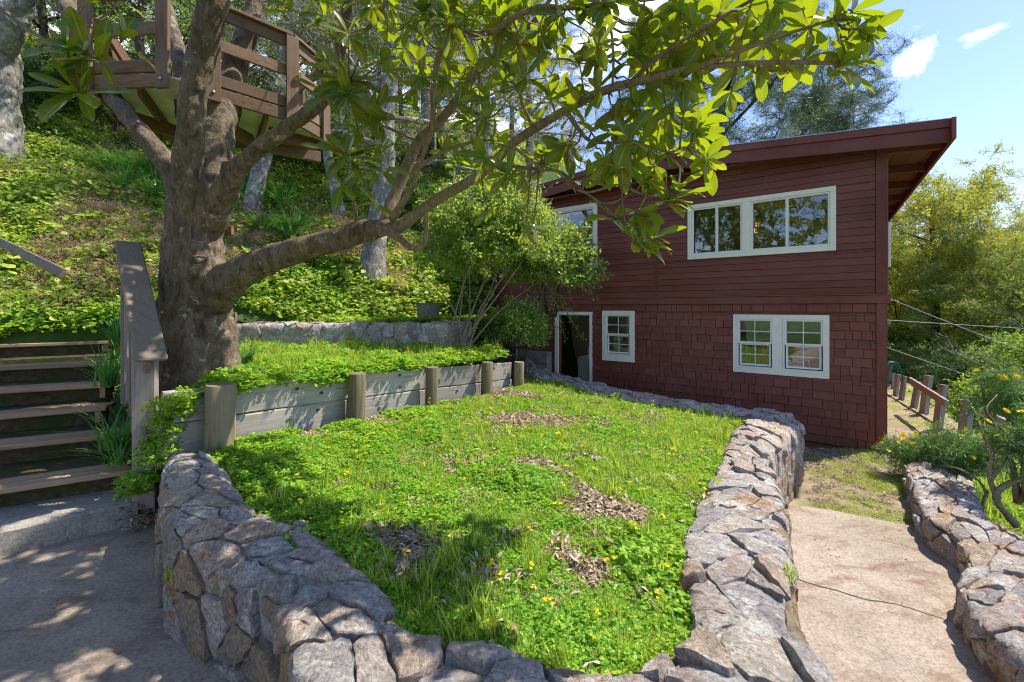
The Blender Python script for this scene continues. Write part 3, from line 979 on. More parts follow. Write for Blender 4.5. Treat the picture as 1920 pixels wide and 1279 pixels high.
hr = empty('handrail', (-3.0, 3.5, 0), 0, 'weathered grey wooden handrail leaning down beside the stairs', 'handrail')
hb = Vector((-3.0, 3.5, 0))
near = P(284, 668, 3.42); far = P(240, 458, 4.25)
drn = (far - near)
top0 = near - drn * .03; top1 = far + drn * .02
mb = MB(); mb.beam(top0 - hb, top1 - hb, .20, .045, (0, 0, 1), .012); mb.build('top_board', M['wood_rail'], hr)
pa = P(273, 800, 3.50)
mb = MB(); mb.box(-.075, -.05, .10, .075, .05, (near.z - .03), .006)
o = mb.build('post', wood_mat('rail_post_wood', (.17, .14, .115), (.40, .35, .29), 2, (.28, .25, .22)), hr); o.location = (pa.x - hb.x, pa.y - hb.y, 0); o.rotation_euler = (0, 0, R(25))
fb = far - drn * .05
mb = MB(); mb.box(-.045, -.045, .8, .045, .045, fb.z - .03, .006)
o = mb.build('post', bpy.data.materials['rail_post_wood'], hr); o.location = (fb.x - hb.x - .02, fb.y - hb.y, 0); o.rotation_euler = (0, 0, R(40))
for q, t in enumerate((.12, .22, .34, .46, .58, .70, .82)):
    c = near + drn * t
    mb = MB(); mb.box(-.018, -.045, max(.3, c.z - 1.05), .018, .045, c.z - .04, .004)
    o = mb.build('baluster', bpy.data.materials['rail_post_wood'], hr)
    o.location = (c.x - hb.x - .035, c.y - hb.y, 0); o.rotation_euler = (0, 0, R(-45))
lo0 = near + Vector((-.03, 0, -.10)); lo1 = far + Vector((-.03, 0, -.10))
mb = MB(); mb.beam(lo0 - hb, lo1 - hb, .035, .11, (0, 0, 1), .004); mb.build('side_rail', M['wood_rail'], hr)
mb = MB(); mb.beam(lo0 + Vector((-.03, 0, -.62)) - hb, lo1 + Vector((-.03, 0, -.62)) - hb, .035, .16, (0, 0, 1), .004); mb.build('side_rail', M['wood_rail'], hr)

# grey plank lying up in the ground cover at the far left
mb = MB(); a = P(-60, 425, 7.3); b = P(118, 512, 6.6)
mb.beam(Vector((0, 0, 0)), b - a, .05, .14, (0, .3, 1), .006)
o = mb.build('timber_plank', M['wood_rail']); o.location = a
tagp(o, 'dark grey-brown board sloping down through the ground cover above the stairs', 'timber')

# ---------------------------------------------------------------- plank retaining wall
pw = empty('plank_retaining_wall', (-1.8, 4.8, .4), 0, 'grey plank wall on round posts holding up the tree terrace', 'retaining wall')
pb = Vector((-1.8, 4.8, .4))
top_z = [1.06, 1.05, .985, .94, .90, .84]
def pl_pt(i, off):
    a = Vector(PLK[max(i - 1, 0)]); b = Vector(PLK[min(i + 1, len(PLK) - 1)])
    d = (b - a).normalized(); n = Vector((-d.y, d.x))
    return Vector(PLK[i]) + n * off
segs = [(0, 2), (2, 3), (3, 4), (4, 5)]
for (i0, i1) in segs:
    a = pl_pt(i0, .10); b = pl_pt(i1, .10)
    za, zb = top_z[i0], top_z[i1]
    for row in range(2):
        hgt = .27
        pA = Vector((a.x, a.y, za - hgt / 2 - row * (hgt + .008))); pB = Vector((b.x, b.y, zb - hgt / 2 - row * (hgt + .008)))
        d = (pB - pA).normalized()
        ln = (pB - pA).length
        mb = MB()
        # board with a slightly wavy face and two knots
        nx = 14
        V = []; F = []
        for i in range(nx + 1):
            for (yy, zz) in ((-.022, -hgt / 2), (-.026, -hgt / 2 + .01), (-.026, hgt / 2 - .012), (-.018, hgt / 2), (.022, hgt / 2), (.022, -hgt / 2)):
                w_ = .006 * mnoise.noise(Vector((i * .5 + row * 7, zz * 4, i0)))
                V.append((ln * i / nx - (.03 if i0 == 0 and row == 1 else 0), yy + w_, zz + w_))
        for i in range(nx):
            for j in range(6):
                j2 = (j + 1) % 6
                F.append((i * 6 + j, (i + 1) * 6 + j, (i + 1) * 6 + j2, i * 6 + j2))
        F.append(tuple(range(6))); F.append(tuple(nx * 6 + j for j in range(5, -1, -1)))
        side = d.cross(Vector((0, 0, 1))).normalized()
        u2 = side.cross(d)
        o = link('plank', mesh('plank', V, F, M['wood_grey']), pw)
        o.matrix_local = Matrix(((d.x, -side.x, u2.x, pA.x - pb.x), (d.y, -side.y, u2.y, pA.y - pb.y), (d.z, -side.z, u2.z, pA.z - pb.z), (0, 0, 0, 1)))
        # knots
        for q in range(2):
            kx = ln * rnd.uniform(.15, .9); kz = rnd.uniform(-.08, .08); rk = rnd.uniform(.010, .018)
            Vk = [(kx + rk * 1.5 * math.cos(t), -.0325, kz + rk * math.sin(t)) for t in [2 * math.pi * e / 9 for e in range(9)]]
            ok = link('knot', mesh('knot', Vk, [tuple(range(9))], M['dark_metal'] if False else M['soil']), o)
def post(i, dia, tz, bz=.2, lean=0):
    p = pl_pt(i, -.055)
    pts = [(0, 0, bz), (0, 0, bz + .2), (0, 0, (bz + tz) / 2), (0, 0, tz - .01), (0, 0, tz)]
    V, F = tube(pts, [dia / 2 * f for f in (1, 1.01, .99, .985, .93)], 20, .07, i)
    o = link('post', mesh('post', V, F, M['wood_post'], False), pw)
    for pl in o.data.polygons: pl.use_smooth = len(pl.vertices) == 4
    o.location = (p.x - pb.x, p.y - pb.y, -pb.z); o.rotation_euler = (lean, R(1.5), 0)
    return o
post(1, .23, 1.09); post(2, .19, 1.02); post(3, .165, .975); post(4, .17, .95); post(5, .17, .86)

# ---------------------------------------------------------------- planter pot
pc = P(803, 600, 8.15)
pot = empty('planter_pot', (pc.x, pc.y, 1.46), 0, 'grey woven planter pot standing on the upper terrace by the stone wall', 'planter')
V = []; F = []
rows, segn = 11, 26
for i in range(rows + 1):
    z = .38 * i / rows
    for k in range(segn):
        a = 2 * math.pi * k / segn
        r = .175 + .055 * i / rows + (.006 if (k + i) % 2 else 0) + (.012 if i == rows else 0)
        V.append((r * math.cos(a), r * math.sin(a), z))
for k in range(segn):
    a = 2 * math.pi * k / segn; V.append((.20 * math.cos(a), .20 * math.sin(a), .375))
for k in range(segn):
    a = 2 * math.pi * k / segn; V.append((.19 * math.cos(a), .19 * math.sin(a), .30))
for i in range(rows + 2):
    for k in range(segn):
        k2 = (k + 1) % segn; F.append((i * segn + k, i * segn + k2, (i + 1) * segn + k2, (i + 1) * segn + k))
link('pot_body', mesh('pot_body', V, F, M['wicker']), pot)
link('potting_soil', mesh('potting_soil', [(.188 * math.cos(2 * math.pi * k / 16), .188 * math.sin(2 * math.pi * k / 16), .31) for k in range(16)], [tuple(range(16))], M['soil']), pot)

# ---------------------------------------------------------------- house
HZ = -.45
house = empty('house', (HC.x, HC.y, 0), math.atan2(UY, UX), 'two-storey dark red house with cream windows and a low overhanging roof', 'house')

def Wl(px, py, off=0.0):
    """photo pixel -> (x along the wall, z) in the house frame, off metres in front of the wall"""
    tx = (px - CX) / FP
    Y = ((HC.x * VX + HC.y * VY) - off) / (tx * VX + VY)
    p = Vector((tx * Y, Y))
    return (p.x - HC.x) * UX + (p.y - HC.y) * UY, CH - (py - HY) / FP * Y

def hbox(name, x0, y0, z0, x1, y1, z1, mat, parent=None, bev=.003):
    return MB().box(x0, y0, z0, x1, y1, z1, bev).build(name, mat, parent or house)

WL, WD = 8.2, 9.3           # wall length and depth
BT, BB = 1.955, 1.815       # band board top / bottom
ridge_x, ridge_z = -3.9, 4.65
def roof_under(x):          # height of the underside of the roof deck over the wall
    return ridge_z - .08 - .092 * abs(x - ridge_x)

# openings: x0,z0,x1,z1
bw = [Wl(1290, 387), Wl(1287, 488), Wl(1567.5, 348.3), Wl(1565.4, 469.6)]
BIG = (bw[0][0], (bw[1][1] + bw[3][1]) / 2, bw[2][0], (bw[0][1] + bw[2][1]) / 2)
lw = [Wl(1375, 589), Wl(1373, 696), Wl(1555, 591.7), Wl(1552, 710)]
DBL = (lw[0][0], (lw[1][1] + lw[3][1]) / 2, lw[2][0], (lw[0][1] + lw[2][1]) / 2)
sw = [Wl(1130.5, 582), Wl(1127.5, 675), Wl(1191, 583.5), Wl(1187, 679)]
SML = (sw[0][0], (sw[1][1] + sw[3][1]) / 2, sw[2][0], (sw[0][1] + sw[2][1]) / 2)
ul = [Wl(1028, 391), Wl(1121, 380), Wl(1121, 502)]
UPL = (ul[0][0], ul[2][1], ul[1][0], ul[1][1])
dr = [Wl(1042, 584), Wl(1111.5, 585)]
DOR = (dr[0][0], HZ + .02, dr[1][0], (dr[0][1] + dr[1][1]) / 2)
print('openings', BIG, DBL, SML, UPL, DOR)

def inset(o, d): return (o[0] + d, o[1] + d, o[2] - d, o[3] - d)
openings = [inset(BIG, .05), inset(DBL, .05), inset(SML, .05), inset(UPL, .05), (DOR[0] + .05, DOR[1], DOR[2] - .05, DOR[3] - .05)]

def cut_rects(x0, z0, x1, z1, ops):
    xs = sorted({x0, x1, *[min(max(v, x0), x1) for o in ops for v in (o[0], o[2])]})
    zs = sorted({z0, z1, *[min(max(v, z0), z1) for o in ops for v in (o[1], o[3])]})
    res = []
    for j in range(len(zs) - 1):
        run = None
        for i in range(len(xs) - 1):
            cx_, cz_ = (xs[i] + xs[i + 1]) / 2, (zs[j] + zs[j + 1]) / 2
            hole = any(o[0] < cx_ < o[2] and o[1] < cz_ < o[3] for o in ops)
            if hole:
                if run: res.append(run); run = None
            else:
                run = [run[0], zs[j], xs[i + 1], zs[j + 1]] if run else [xs[i], zs[j], xs[i + 1], zs[j + 1]]
        if run: res.append(run)
    return res

mb = MB()
for (a, b, c, d) in cut_rects(-WL, HZ - .15, -.005, 4.0, openings): mb.box(a, .002, b, c, .10, d)
mb.build('front_wall', M['red_trim'], house)
# wedge of wall up to the sloping roof
V = []; pr = [(-WL, 4.0), (-.005, 4.0), (-.005, roof_under(0)), (ridge_x, roof_under(ridge_x)), (-WL, roof_under(-WL))]
link('gable_wall', mesh('gable_wall', [(x, .002, z) for x, z in pr] + [(x, .10, z) for x, z in pr],
     [(0, 1, 2, 3, 4), (9, 8, 7, 6, 5)] + [(i, (i + 1) % 5, 5 + (i + 1) % 5, 5 + i) for i in range(5)], M['red_trim']), house)
hbox('side_wall', -.10, .10, HZ - .15, 0, WD, roof_under(0) - .01, M['red_trim'])
hbox('side_wall', -WL, .10, HZ - .15, -WL + .1, WD, roof_under(-WL) - .01, M['red_trim'])
hbox('back_wall', -WL, WD, HZ - .15, 0, WD + .1, roof_under(-WL) - .01, M['red_trim'])
hbox('floor', -WL + .1, .1, HZ - .02, -.1, WD, HZ + .02, M['interior_dark'])
hbox('upper_floor', -WL + .1, .1, 1.80, -.1, WD, 1.98, M['interior_dark'])
hbox('ceiling', -WL + .1, .1, 4.02, -.1, WD, 4.08, M['interior'])
hbox('partition_wall', -WL + .1, 3.6, HZ + .02, -.1, 3.7, 1.80, M['interior'])
hbox('partition_wall', -WL + .1, 4.4, 1.98, -.1, 4.5, 4.02, M['interior'])
hbox('partition_wall', -4.05, .1, HZ + .02, -3.97, 3.6, 1.80, M['interior'])

# clapboards, upper storey
ex = .1135
ops_up = [BIG, UPL]
VT = Wl(1230.5, 470)[0]           # vertical joint trim
z = BT + .002
row = 0
while z < 4.35:
    zt = z + ex
    for (xa, xb) in ((-WL, VT - .035), (VT + .035, -.115)):
        # trim by the sloping roof
        if z > roof_under((xa + xb) / 2) - .02: continue
        for (a, b, c, d) in cut_rects(xa, z, xb, zt, ops_up):
            if d - b < .012: continue
            # butt joints in long runs
            cuts = [a]
            if c - a > 2.2:
                cuts.append(a + (c - a) * rnd.uniform(.3, .7))
            cuts.append(c)
            for q in range(len(cuts) - 1):
                x0, x1 = cuts[q] + .001, cuts[q + 1] - .001
                ft = -.019 - .007 * (zt - d) / ex; fb_ = -.019 - .007 * (zt - b) / ex
                V = [(x0, ft, d - .0055), (x1, ft, d - .0055), (x0, fb_, b), (x1, fb_, b),
                     (x0, -.001, b), (x1, -.001, b), (x0, -.001, d), (x1, -.001, d)]
                def clipz(v):
                    return (v[0], v[1], min(v[2], roof_under(v[0]) - .005))
                V = [clipz(v) for v in V]
                if V[0][2] <= V[2][2] + .004 and V[1][2] <= V[3][2] + .004: continue
                F = [(2, 3, 1, 0), (4, 5, 3, 2), (0, 1, 7, 6), (2, 0, 6, 4), (3, 5, 7, 1)]
                link('siding_board', mesh('siding_board', V, F, M['red']), house)
    z = zt; row += 1

# shingles, lower storey
ops_lo = [DBL, SML, DOR]
exs = .1395
shs = []
z = BB - exs; row = 0
hgt0 = BB
while z > HZ - .12:
    x = -WL + (.09 if row % 2 else 0)
    rr_ = random.Random(row + 100)
    while x < -.112:
        wd = rr_.choice((.10, .14, .17, .20, .23, .26)) * rr_.uniform(.9, 1.1)
        x2 = min(x + wd, -.112)
        if x2 - x > .02:
            zz = z + rr_.uniform(-.003, .003); tilt = rr_.uniform(.85, 1.2)
            for (a, b, c, d) in cut_rects(x + .0034, zz, x2 - .0034, z + exs, ops_lo):
                if c - a > .01 and d - b > .015: shs.append((a, b, c, d, tilt, exs))
        x = x2
    z -= exs; row += 1
def sh_geo(a, b, c, d, tilt, e):
    dp = .018 * tilt * min(1, (d - b) / e)
    V = [(a, -.016, d - .0055), (c, -.016, d - .0055), (a, -.016 - dp, b), (c, -.016 - dp, b), (a, -.001, b), (c, -.001, b), (a, -.001, d), (c, -.001, d)]
    F = [(2, 3, 1, 0), (4, 5, 3, 2), (2, 0, 6, 4), (3, 5, 7, 1)]
    return V, F
def visible_sh(s):  # shingles hidden behind the kerb and the shrub come last
    zlim = HZ - .05 if s[0] > -2.2 else .05
    return (s[1] > zlim, s[0])
shs.sort(key=visible_sh, reverse=True)
rest = MB()
for i, s in enumerate(shs):
    V, F = sh_geo(*s)
    if i < 300: link('shingle', mesh('shingle', V, F, M['red_sh']), house)
    else: rest.add(V, F)
tagp(rest.build('shingle_courses', M['red_sh'], house), kind='stuff')

# band, corner boards, trims
hbox('band_board', -WL, -.055, BB, .055, 0.0, BT - .012, M['red_trim'], bev=.006)
hbox('band_flashing', -WL, -.075, BT - .011, .07, 0.0, BT + .001, flat_mat('red_flashing', (.20, .085, .085), .35))
hbox('band_board', .001, .002, BB, .055, WD, BT - .012, M['red_trim'], bev=.006)
hbox('corner_board', -.112, -.036, BT + .002, .004, .0, roof_under(0) - .02, M['red_trim'])
hbox('corner_board', .0045, -.032, BT + .002, .028, .09, roof_under(0) - .02, M['red_trim'])
hbox('corner_board', -.108, -.040, HZ - .10, .0, .0, BB - .001, M['red_trim'])
hbox('corner_board', .0005, -.030, HZ - .10, .02, .09, BB - .001, M['red_trim'])
hbox('joint_trim', VT - .034, -.034, BT + .002, VT + .034, 0, 3.95, M['red_trim'])
hbox('skirt_board', -3.2, -.012, HZ - .13, -.11, 0, HZ - .118, M['red_trim'])

# windows -------------------------------------------------------
def frame_boxes(o, t, y0, y1, tb=None, tt=None):
    """four butt-jointed boxes round the rectangle o, width t"""
    tb = t if tb is None else tb; tt = t if tt is None else tt
    m = MB()
    m.box(o[0], y0, o[3] - tt, o[2], y1, o[3], .002)
    m.box(o[0], y0, o[1], o[2], y1, o[1] + tb, .002)
    m.box(o[0], y0 + .001, o[1] + tb, o[0] + t, y1, o[3] - tt, .002)
    m.box(o[2] - t, y0 + .001, o[1] + tb, o[2], y1, o[3] - tt, .002)
    return m
def window_root(label=None):
    o = empty('window'); o.parent = house
    if label: o['label'] = label
    return o
def pane(w_, x0, z0, x1, z1, y=.03):
    return link('pane', mesh('pane', [(x0, y, z0), (x1, y, z0), (x1, y, z1), (x0, y, z1)], [(0, 1, 2, 3)], M['glass']), w_)

# upper right wide window
wr = window_root('wide upper window of two sliding units')
frame_boxes(BIG, .075, -.042, -.002, tb=.085, tt=.075).build('trim', M['cream'], wr)
mlx0, mlx1 = Wl(1392, 430)[0], Wl(1408, 430)[0]
zt_, zb_ = BIG[3] - .075, BIG[1] + .085
MB().box(mlx0, -.0405, zb_, mlx1, -.002, zt_, .002).build('mullion', M['cream'], wr)
for (x0, x1, xm) in ((BIG[0] + .075, mlx0, Wl(1344, 430)[0]), (mlx1, BIG[2] - .075, Wl(1475.7, 430)[0])):
    u = (x0 + .0005, zb_ + .0005, x1 - .0005, zt_ - .0005)
    frame_boxes(u, .030, -.02, .07).build('frame', M['vinyl'], wr)
    MB().box(xm - .022, -.012, u[1] + .03, xm + .022, .06, u[3] - .03, .002).build('sash_rail', M['vinyl'], wr)
    pane(wr, u[0] + .03, u[1] + .03, xm - .02, u[3] - .03, .036)
    pane(wr, xm + .02, u[1] + .03, u[2] - .03, u[3] - .03, .022)
    sc_ = MB()
    sc_.box(u[0] + .03, .001, u[1] + .03, u[0] + .038, .012, u[3] - .03); sc_.box(u[0] + .038, .001, u[1] + .03, xm - .022, .012, u[1] + .038); sc_.box(u[0] + .038, .001, u[3] - .038, xm - .022, .012, u[3] - .03)
    sc_.build('insect_screen_frame', M['dark_metal'] if x0 < mlx0 - .1 else M['metal'], wr)

def double_hung(w_, o):
    """vinyl double-hung unit with 2 x 2 grids in each sash"""
    frame_boxes(o, .028, -.052, .07).build('frame', M['vinyl'], w_)
    x0, z0, x1, z1 = o[0] + .028, o[1] + .028, o[2] - .028, o[3] - .028
    zm = z0 + (z1 - z0) * .49
    up = (x0 + .0005, zm, x1 - .0005, z1 - .0005); lo = (x0 + .016, z0 + .014, x1 - .016, zm - .001)
    frame_boxes(up, .028, -.036, -.004).build('sash', M['vinyl'], w_)
    frame_boxes(lo, .030, -.002, .032).build('sash', M['vinyl'], w_)
    g = .006
    for (s, t, y) in ((up, .028, -.016), (lo, .030, .018)):
        xi0, zi0, xi1, zi1 = s[0] + t, s[1] + t, s[2] - t, s[3] - t
        xm, zc = (xi0 + xi1) / 2, (zi0 + zi1) / 2
        mm = MB()
        mm.box(xm - g, y - .008, zi0, xm + g, y + .008, zi1)
        mm.box(xi0, y - .0075, zc - g, xm - g, y + .0075, zc + g); mm.box(xm + g, y - .0075, zc - g, xi1, y + .0075, zc + g)
        mm.build('muntin', M['vinyl'], w_)
        for (a, b) in ((xi0, xm - g), (xm + g, xi1)):
            for (c, d) in ((zi0, zc - g), (zc + g, zi1)):
                pane(w_, a, c, b, d, y)
    return up, lo

wd_ = window_root('pair of white double-hung windows in one cream surround')
frame_boxes(DBL, .055, -.046, -.002, tb=.085, tt=.05).build('trim', M['cream'], wd_)
a0, a1 = Wl(1451.5, 640)[0], Wl(1467.5, 640)[0]
MB().box(a0, -.0445, DBL[1] + .085, a1, -.002, DBL[3] - .05, .002).build('mullion', M['cream'], wd_)
u1, l1 = double_hung(wd_, (DBL[0] + .0555, DBL[1] + .0855, a0 - .0005, DBL[3] - .0505))
u2, l2 = double_hung(wd_, (a1 + .0005, DBL[1] + .0855, DBL[2] - .0555, DBL[3] - .0505))
ws_ = window_root('single small double-hung window beside the doorway')
frame_boxes(SML, .06, -.046, -.002, tb=.12, tt=.06).build('trim', M['cream'], ws_)
double_hung(ws_, (SML[0] + .0605, SML[1] + .1205, SML[2] - .0605, SML[3] - .0605))
wu_ = window_root('upper left window half hidden by the shrub')
frame_boxes(UPL, .085, -.042, -.002).build('trim', M['cream'], wu_)
un = inset(UPL, .0855)
frame_boxes(un, .03, -.02, .07).build('frame', M['vinyl'], wu_)
zc = (un[1] + un[3]) / 2 - .05
MB().box(un[0] + .03, -.012, zc - .02, un[2] - .03, .05, zc + .02).build('sash_rail', M['vinyl'], wu_)
pane(wu_, un[0] + .03, un[1] + .03, un[2] - .03, zc - .02, .02); pane(wu_, un[0] + .03, zc + .02, un[2] - .03, un[3] - .03, .02)

# blinds in the top sashes; brown wavy sheet lower left stands in for reflected planks
for u in (u1, u2):
    k = 0; z = u[3] - .03
    m = MB()
    while z > u[1] + (u[3] - u[1]) * .46:
        m.box(u[0] + .01, .085, z - .015, u[2] - .01, .100, z, 0); z -= .019
    o = m.build('blind_slats', M['blind'], house); o['kind'] = 'stuff'
V = []; F = []
nn_ = 60
for i in range(nn_ + 1):
    x = l1[0] + (l1[2] - l1[0]) * i / nn_
    y = .13 + .018 * math.sin(i * .75) + .008 * math.sin(i * 1.9)
    V += [(x, y, l1[1] - .1), (x, y, l1[3] + .08)]
    if i: F.append((2 * i - 2, 2 * i, 2 * i + 1, 2 * i - 1))
link('reflection_sheet', mesh('reflection_sheet', V, F, M['reflection_sheet'], True), house)

# white trimmed window on the hidden right wall, seen edge on
hbox('side_window_trim', .0005, .16, 2.37, .075, .20, 3.06, M['vinyl'])
hbox('side_window_trim', .0005, .2005, 2.98, .06, 1.3, 3.06, M['vinyl'])

# doorway
dw = empty('doorway'); dw.parent = house
m = MB()
m.box(DOR[0] - .0, -.05, HZ, DOR[0] + .085, -.002, DOR[3], .002)
m.box(DOR[2] - .06, -.05, HZ, DOR[2], -.002, DOR[3], .002)
m.box(DOR[0] + .085, -.049, DOR[3] - .075, DOR[2] - .06, -.002, DOR[3], .002)
m.build('door_casing', M['cream'], dw)
m = MB(); m.box(DOR[0] + .052, .0, HZ, DOR[0] + .075, .14, DOR[3] - .052); m.box(DOR[2] - .075, .0, HZ, DOR[2] - .052, .14, DOR[3] - .052); m.box(DOR[0] + .075, .0, DOR[3] - .075, DOR[2] - .075, .14, DOR[3] - .052)
m.build('door_jamb', M['red_trim'], dw)

# washing machine inside the doorway
wm = empty('washing_machine', (0, 0, 0), 0, 'pale washing machine just inside the open doorway', 'washing machine')
wm.matrix_world = Matrix.Translation((HC.x, HC.y, 0)) @ Matrix.Rotation(math.atan2(UY, UX), 4, 'Z') @ Matrix.Translation(((DOR[0] + DOR[2]) / 2 + .12, .95, HZ + .02))
MB().box(-.36, -.30, .02, .36, .34, 1.0, .02).build('cabinet', M['white_enamel'], wm)
MB().box(-.36, .22, 1.001, .36, .34, 1.17, .02).build('control_panel', M['white_enamel'], wm)
MB().box(-.31, -.27, 1.0012, .31, .20, 1.022, .01).build('lid', M['white_enamel'], wm)
MB().box(-.08, .17, 1.05, .08, .219, 1.12, .01).build('dial_strip', M['dark_metal'], wm)

# lamps seen through the glass
def inhouse(x, y, z): return Matrix.Translation((HC.x, HC.y, 0)) @ Matrix.Rotation(math.atan2(UY, UX), 4, 'Z') @ Matrix.Translation((x, y, z))
tx, tz = Wl(1433, 410, 0)
ch = empty('chandelier', (0, 0, 0), 0, 'warm glowing shell chandelier behind the upper sliding window', 'lamp')
ch.matrix_world = inhouse(tx - .33, 1.0, tz + .03)
m = MB()
for r_, zz in ((.17, .12), (.14, .0), (.10, -.12)):
    for k in range(18):
        a = 2 * math.pi * k / 18
        m.box(r_ * math.cos(a) - .012, r_ * math.sin(a) - .012, zz - .1, r_ * math.cos(a) + .012, r_ * math.sin(a) + .012, zz)
m.build('strands', flat_mat('shell_strands', (.45, .36, .22), .4), ch)
V, F = tube([(0, 0, .16), (0, 0, .19), (0, 0, .5)], [.17, .03, .006], 16); link('canopy_ring', mesh('canopy_ring', V, F, M['dark_metal']), ch)
V, F = tube([(0, 0, -.06), (0, 0, -.03), (0, 0, .03), (0, 0, .06)], [.01, .035, .035, .01], 12); link('bulb', mesh('bulb', V, F, M['bulb'], True), ch)
tx, tz = Wl(1160, 598, 0)
fl = empty('ceiling_lamp', (0, 0, 0), 0, 'lit fluorescent tube on the ceiling behind the small lower window', 'lamp')
fl.matrix_world = inhouse(tx - .35, 1.1, 1.70)
MB().box(-.34, -.05, .03, .34, .05, .08, .01).build('housing', M['white_enamel'], fl)
V, F = tube([(-.32, 0, 0), (.32, 0, 0)], [.018, .018], 10); link('lamp_tube', mesh('lamp_tube', V, F, M['tube_light']), fl)

# roof ----------------------------------------------------------
E1, E0 = .62, -8.5
FY = -.30
def zr(x): return ridge_z - .092 * abs(x - ridge_x)         # top of the deck
prs = [E0, ridge_x, E1]
V = []; F = []
for y in (FY, WD + .5):
    for x in prs: V.append((x, y, zr(x))); V.append((x, y, zr(x) - .06))
F = [(0, 2, 8, 6), (2, 4, 10, 8), (1, 7, 9, 3), (3, 9, 11, 5), (0, 1, 3, 2), (2, 3, 5, 4), (6, 8, 9, 7), (8, 10, 11, 9), (4, 5, 11, 10), (0, 6, 7, 1)]
roof = link('roof', mesh('roof', V, F, M['roofing']), house)
def slope_board(name, x0, x1, y0, y1, dtop, dbot, mat, parent=None):
    V = [(x0, y0, zr(x0) + dtop), (x1, y0, zr(x1) + dtop), (x1, y0, zr(x1) + dbot), (x0, y0, zr(x0) + dbot),
         (x0, y1, zr(x0) + dtop), (x1, y1, zr(x1) + dtop), (x1, y1, zr(x1) + dbot), (x0, y1, zr(x0) + dbot)]
    F = [(0, 3, 2, 1), (4, 5, 6, 7), (0, 1, 5, 4), (3, 7, 6, 2), (1, 2, 6, 5), (0, 4, 7, 3)]
    return link(name, mesh(name, V, F, mat), parent or house)
# barge boards: lower wide board and upper narrow one standing proud
slope_board('barge_board', ridge_x, E1, FY - .035, FY - .001, -.055, -.245, M['red_trim'])
slope_board('barge_board', E0, ridge_x - .002, FY - .035, FY - .001, -.055, -.245, M['red_trim'])
slope_board('barge_cap', -1.55, E1 + .03, FY - .062, FY - .001, .055, -.052, M['red_trim'])
slope_board('barge_cap', ridge_x, -1.553, FY - .060, FY - .001, .055, -.052, M['red_trim'])
slope_board('barge_cap', E0, ridge_x - .002, FY - .062, FY - .001, .055, -.052, M['red_trim'])
slope_board('drip_edge', ridge_x, E1 + .04, FY - .07, FY + .2, .067, .057, M['metal'])
slope_board('drip_edge', E0, ridge_x - .002, FY - .07, FY + .2, .067, .057, M['metal'])
# eave fascia along the right side
hbox('eave_board', E1 + .001, FY - .16, zr(E1) - .245, E1 + .045, WD + .5, zr(E1) + .045, M['red_trim'], bev=.004)
# soffit boards (run along the eave) and rafters
soff = paint_red('red_soffit_paint', 1.0, (3, 3, 3))
bx = -.04
i = 0
while bx < E1 - .02:
    b2 = min(bx + .205, E1)
    slope_board('soffit_board', bx + .003, b2 - .003, FY + .005, WD + .45, -.0625, -.075 - .004 * (i % 2), soff)
    bx = b2; i += 1
slope_board('rafter', -.0, E1, FY + .001, FY + .05, -.08, -.215, M['red_trim'])
for k in range(8):
    y = .10 + 1.22 * k
    slope_board('rafter', .03, E1, y, y + .085, -.08, -.20, M['red_trim'])
slope_board('soffit_board', E0 + .05, -.045, FY + .003, -.0005, -.0625, -.078, soff)
slope_board('frieze_board', ridge_x, -.0, -.028, -.0005, -.185, -.26, M['red_trim']) if False else None

# concrete blocks left of the door, post
cb = empty('concrete_block_wall', (0, 0, 0), 0, 'low grey concrete wall against the house left of the doorway', 'concrete wall')
x0_, z0_ = Wl(972, 662, .25); x1_, z1_ = Wl(1026, 660, .25)
cb.matrix_world = inhouse(0, 0, 0)
zt2 = Wl(1026, 661, .25)[1]
MB().box(x1_ - 1.2, -.25, HZ - .1, x1_, -.03, zt2 - .27, .012).build('block', M['conc_step'], cb)
MB().box(x1_ - 1.2, -.24, zt2 - .265, x1_ - .01, -.03, zt2, .012).build('block', M['conc_step'], cb)
x3, z3 = Wl(968, 600, .35)
dp = MB().box(-.06, -.06, -.3, .06, .06, 1.45, .006).build('wooden_post', M['wood_grey'])
dp.matrix_world = inhouse(x3, -.38, .45); tagp(dp, 'grey upright post at the left end of the house by the shrub', 'post')

# service wires leaving the corner of the house
def wire(p0, p1, sag, label):
    pts = []
    for i in range(25):
        t = i / 24
        p = p0.lerp(p1, t); p.z -= sag * 4 * t * (1 - t); pts.append(p)
    mb = MB().tube(pts, .0062, 6); o = mb.build('power_cable', M['wire']); return tagp(o, label, 'cable')
hp = lambda x, y, z: inhouse(x, y, z).to_translation()
wire(hp(.03, .5, 1.93), P(2100, 720, 9.0), .05, 'grey cable slanting from the house corner band down to the right')
wire(hp(.03, .9, 1.55), P(2300, 630, 16), .06, 'nearly level grey cable crossing in front of the yellow tree')
wire(hp(.03, 1.5, 1.1), P(2000, 760, 16), .05, 'lowest thin cable running down from the house side')

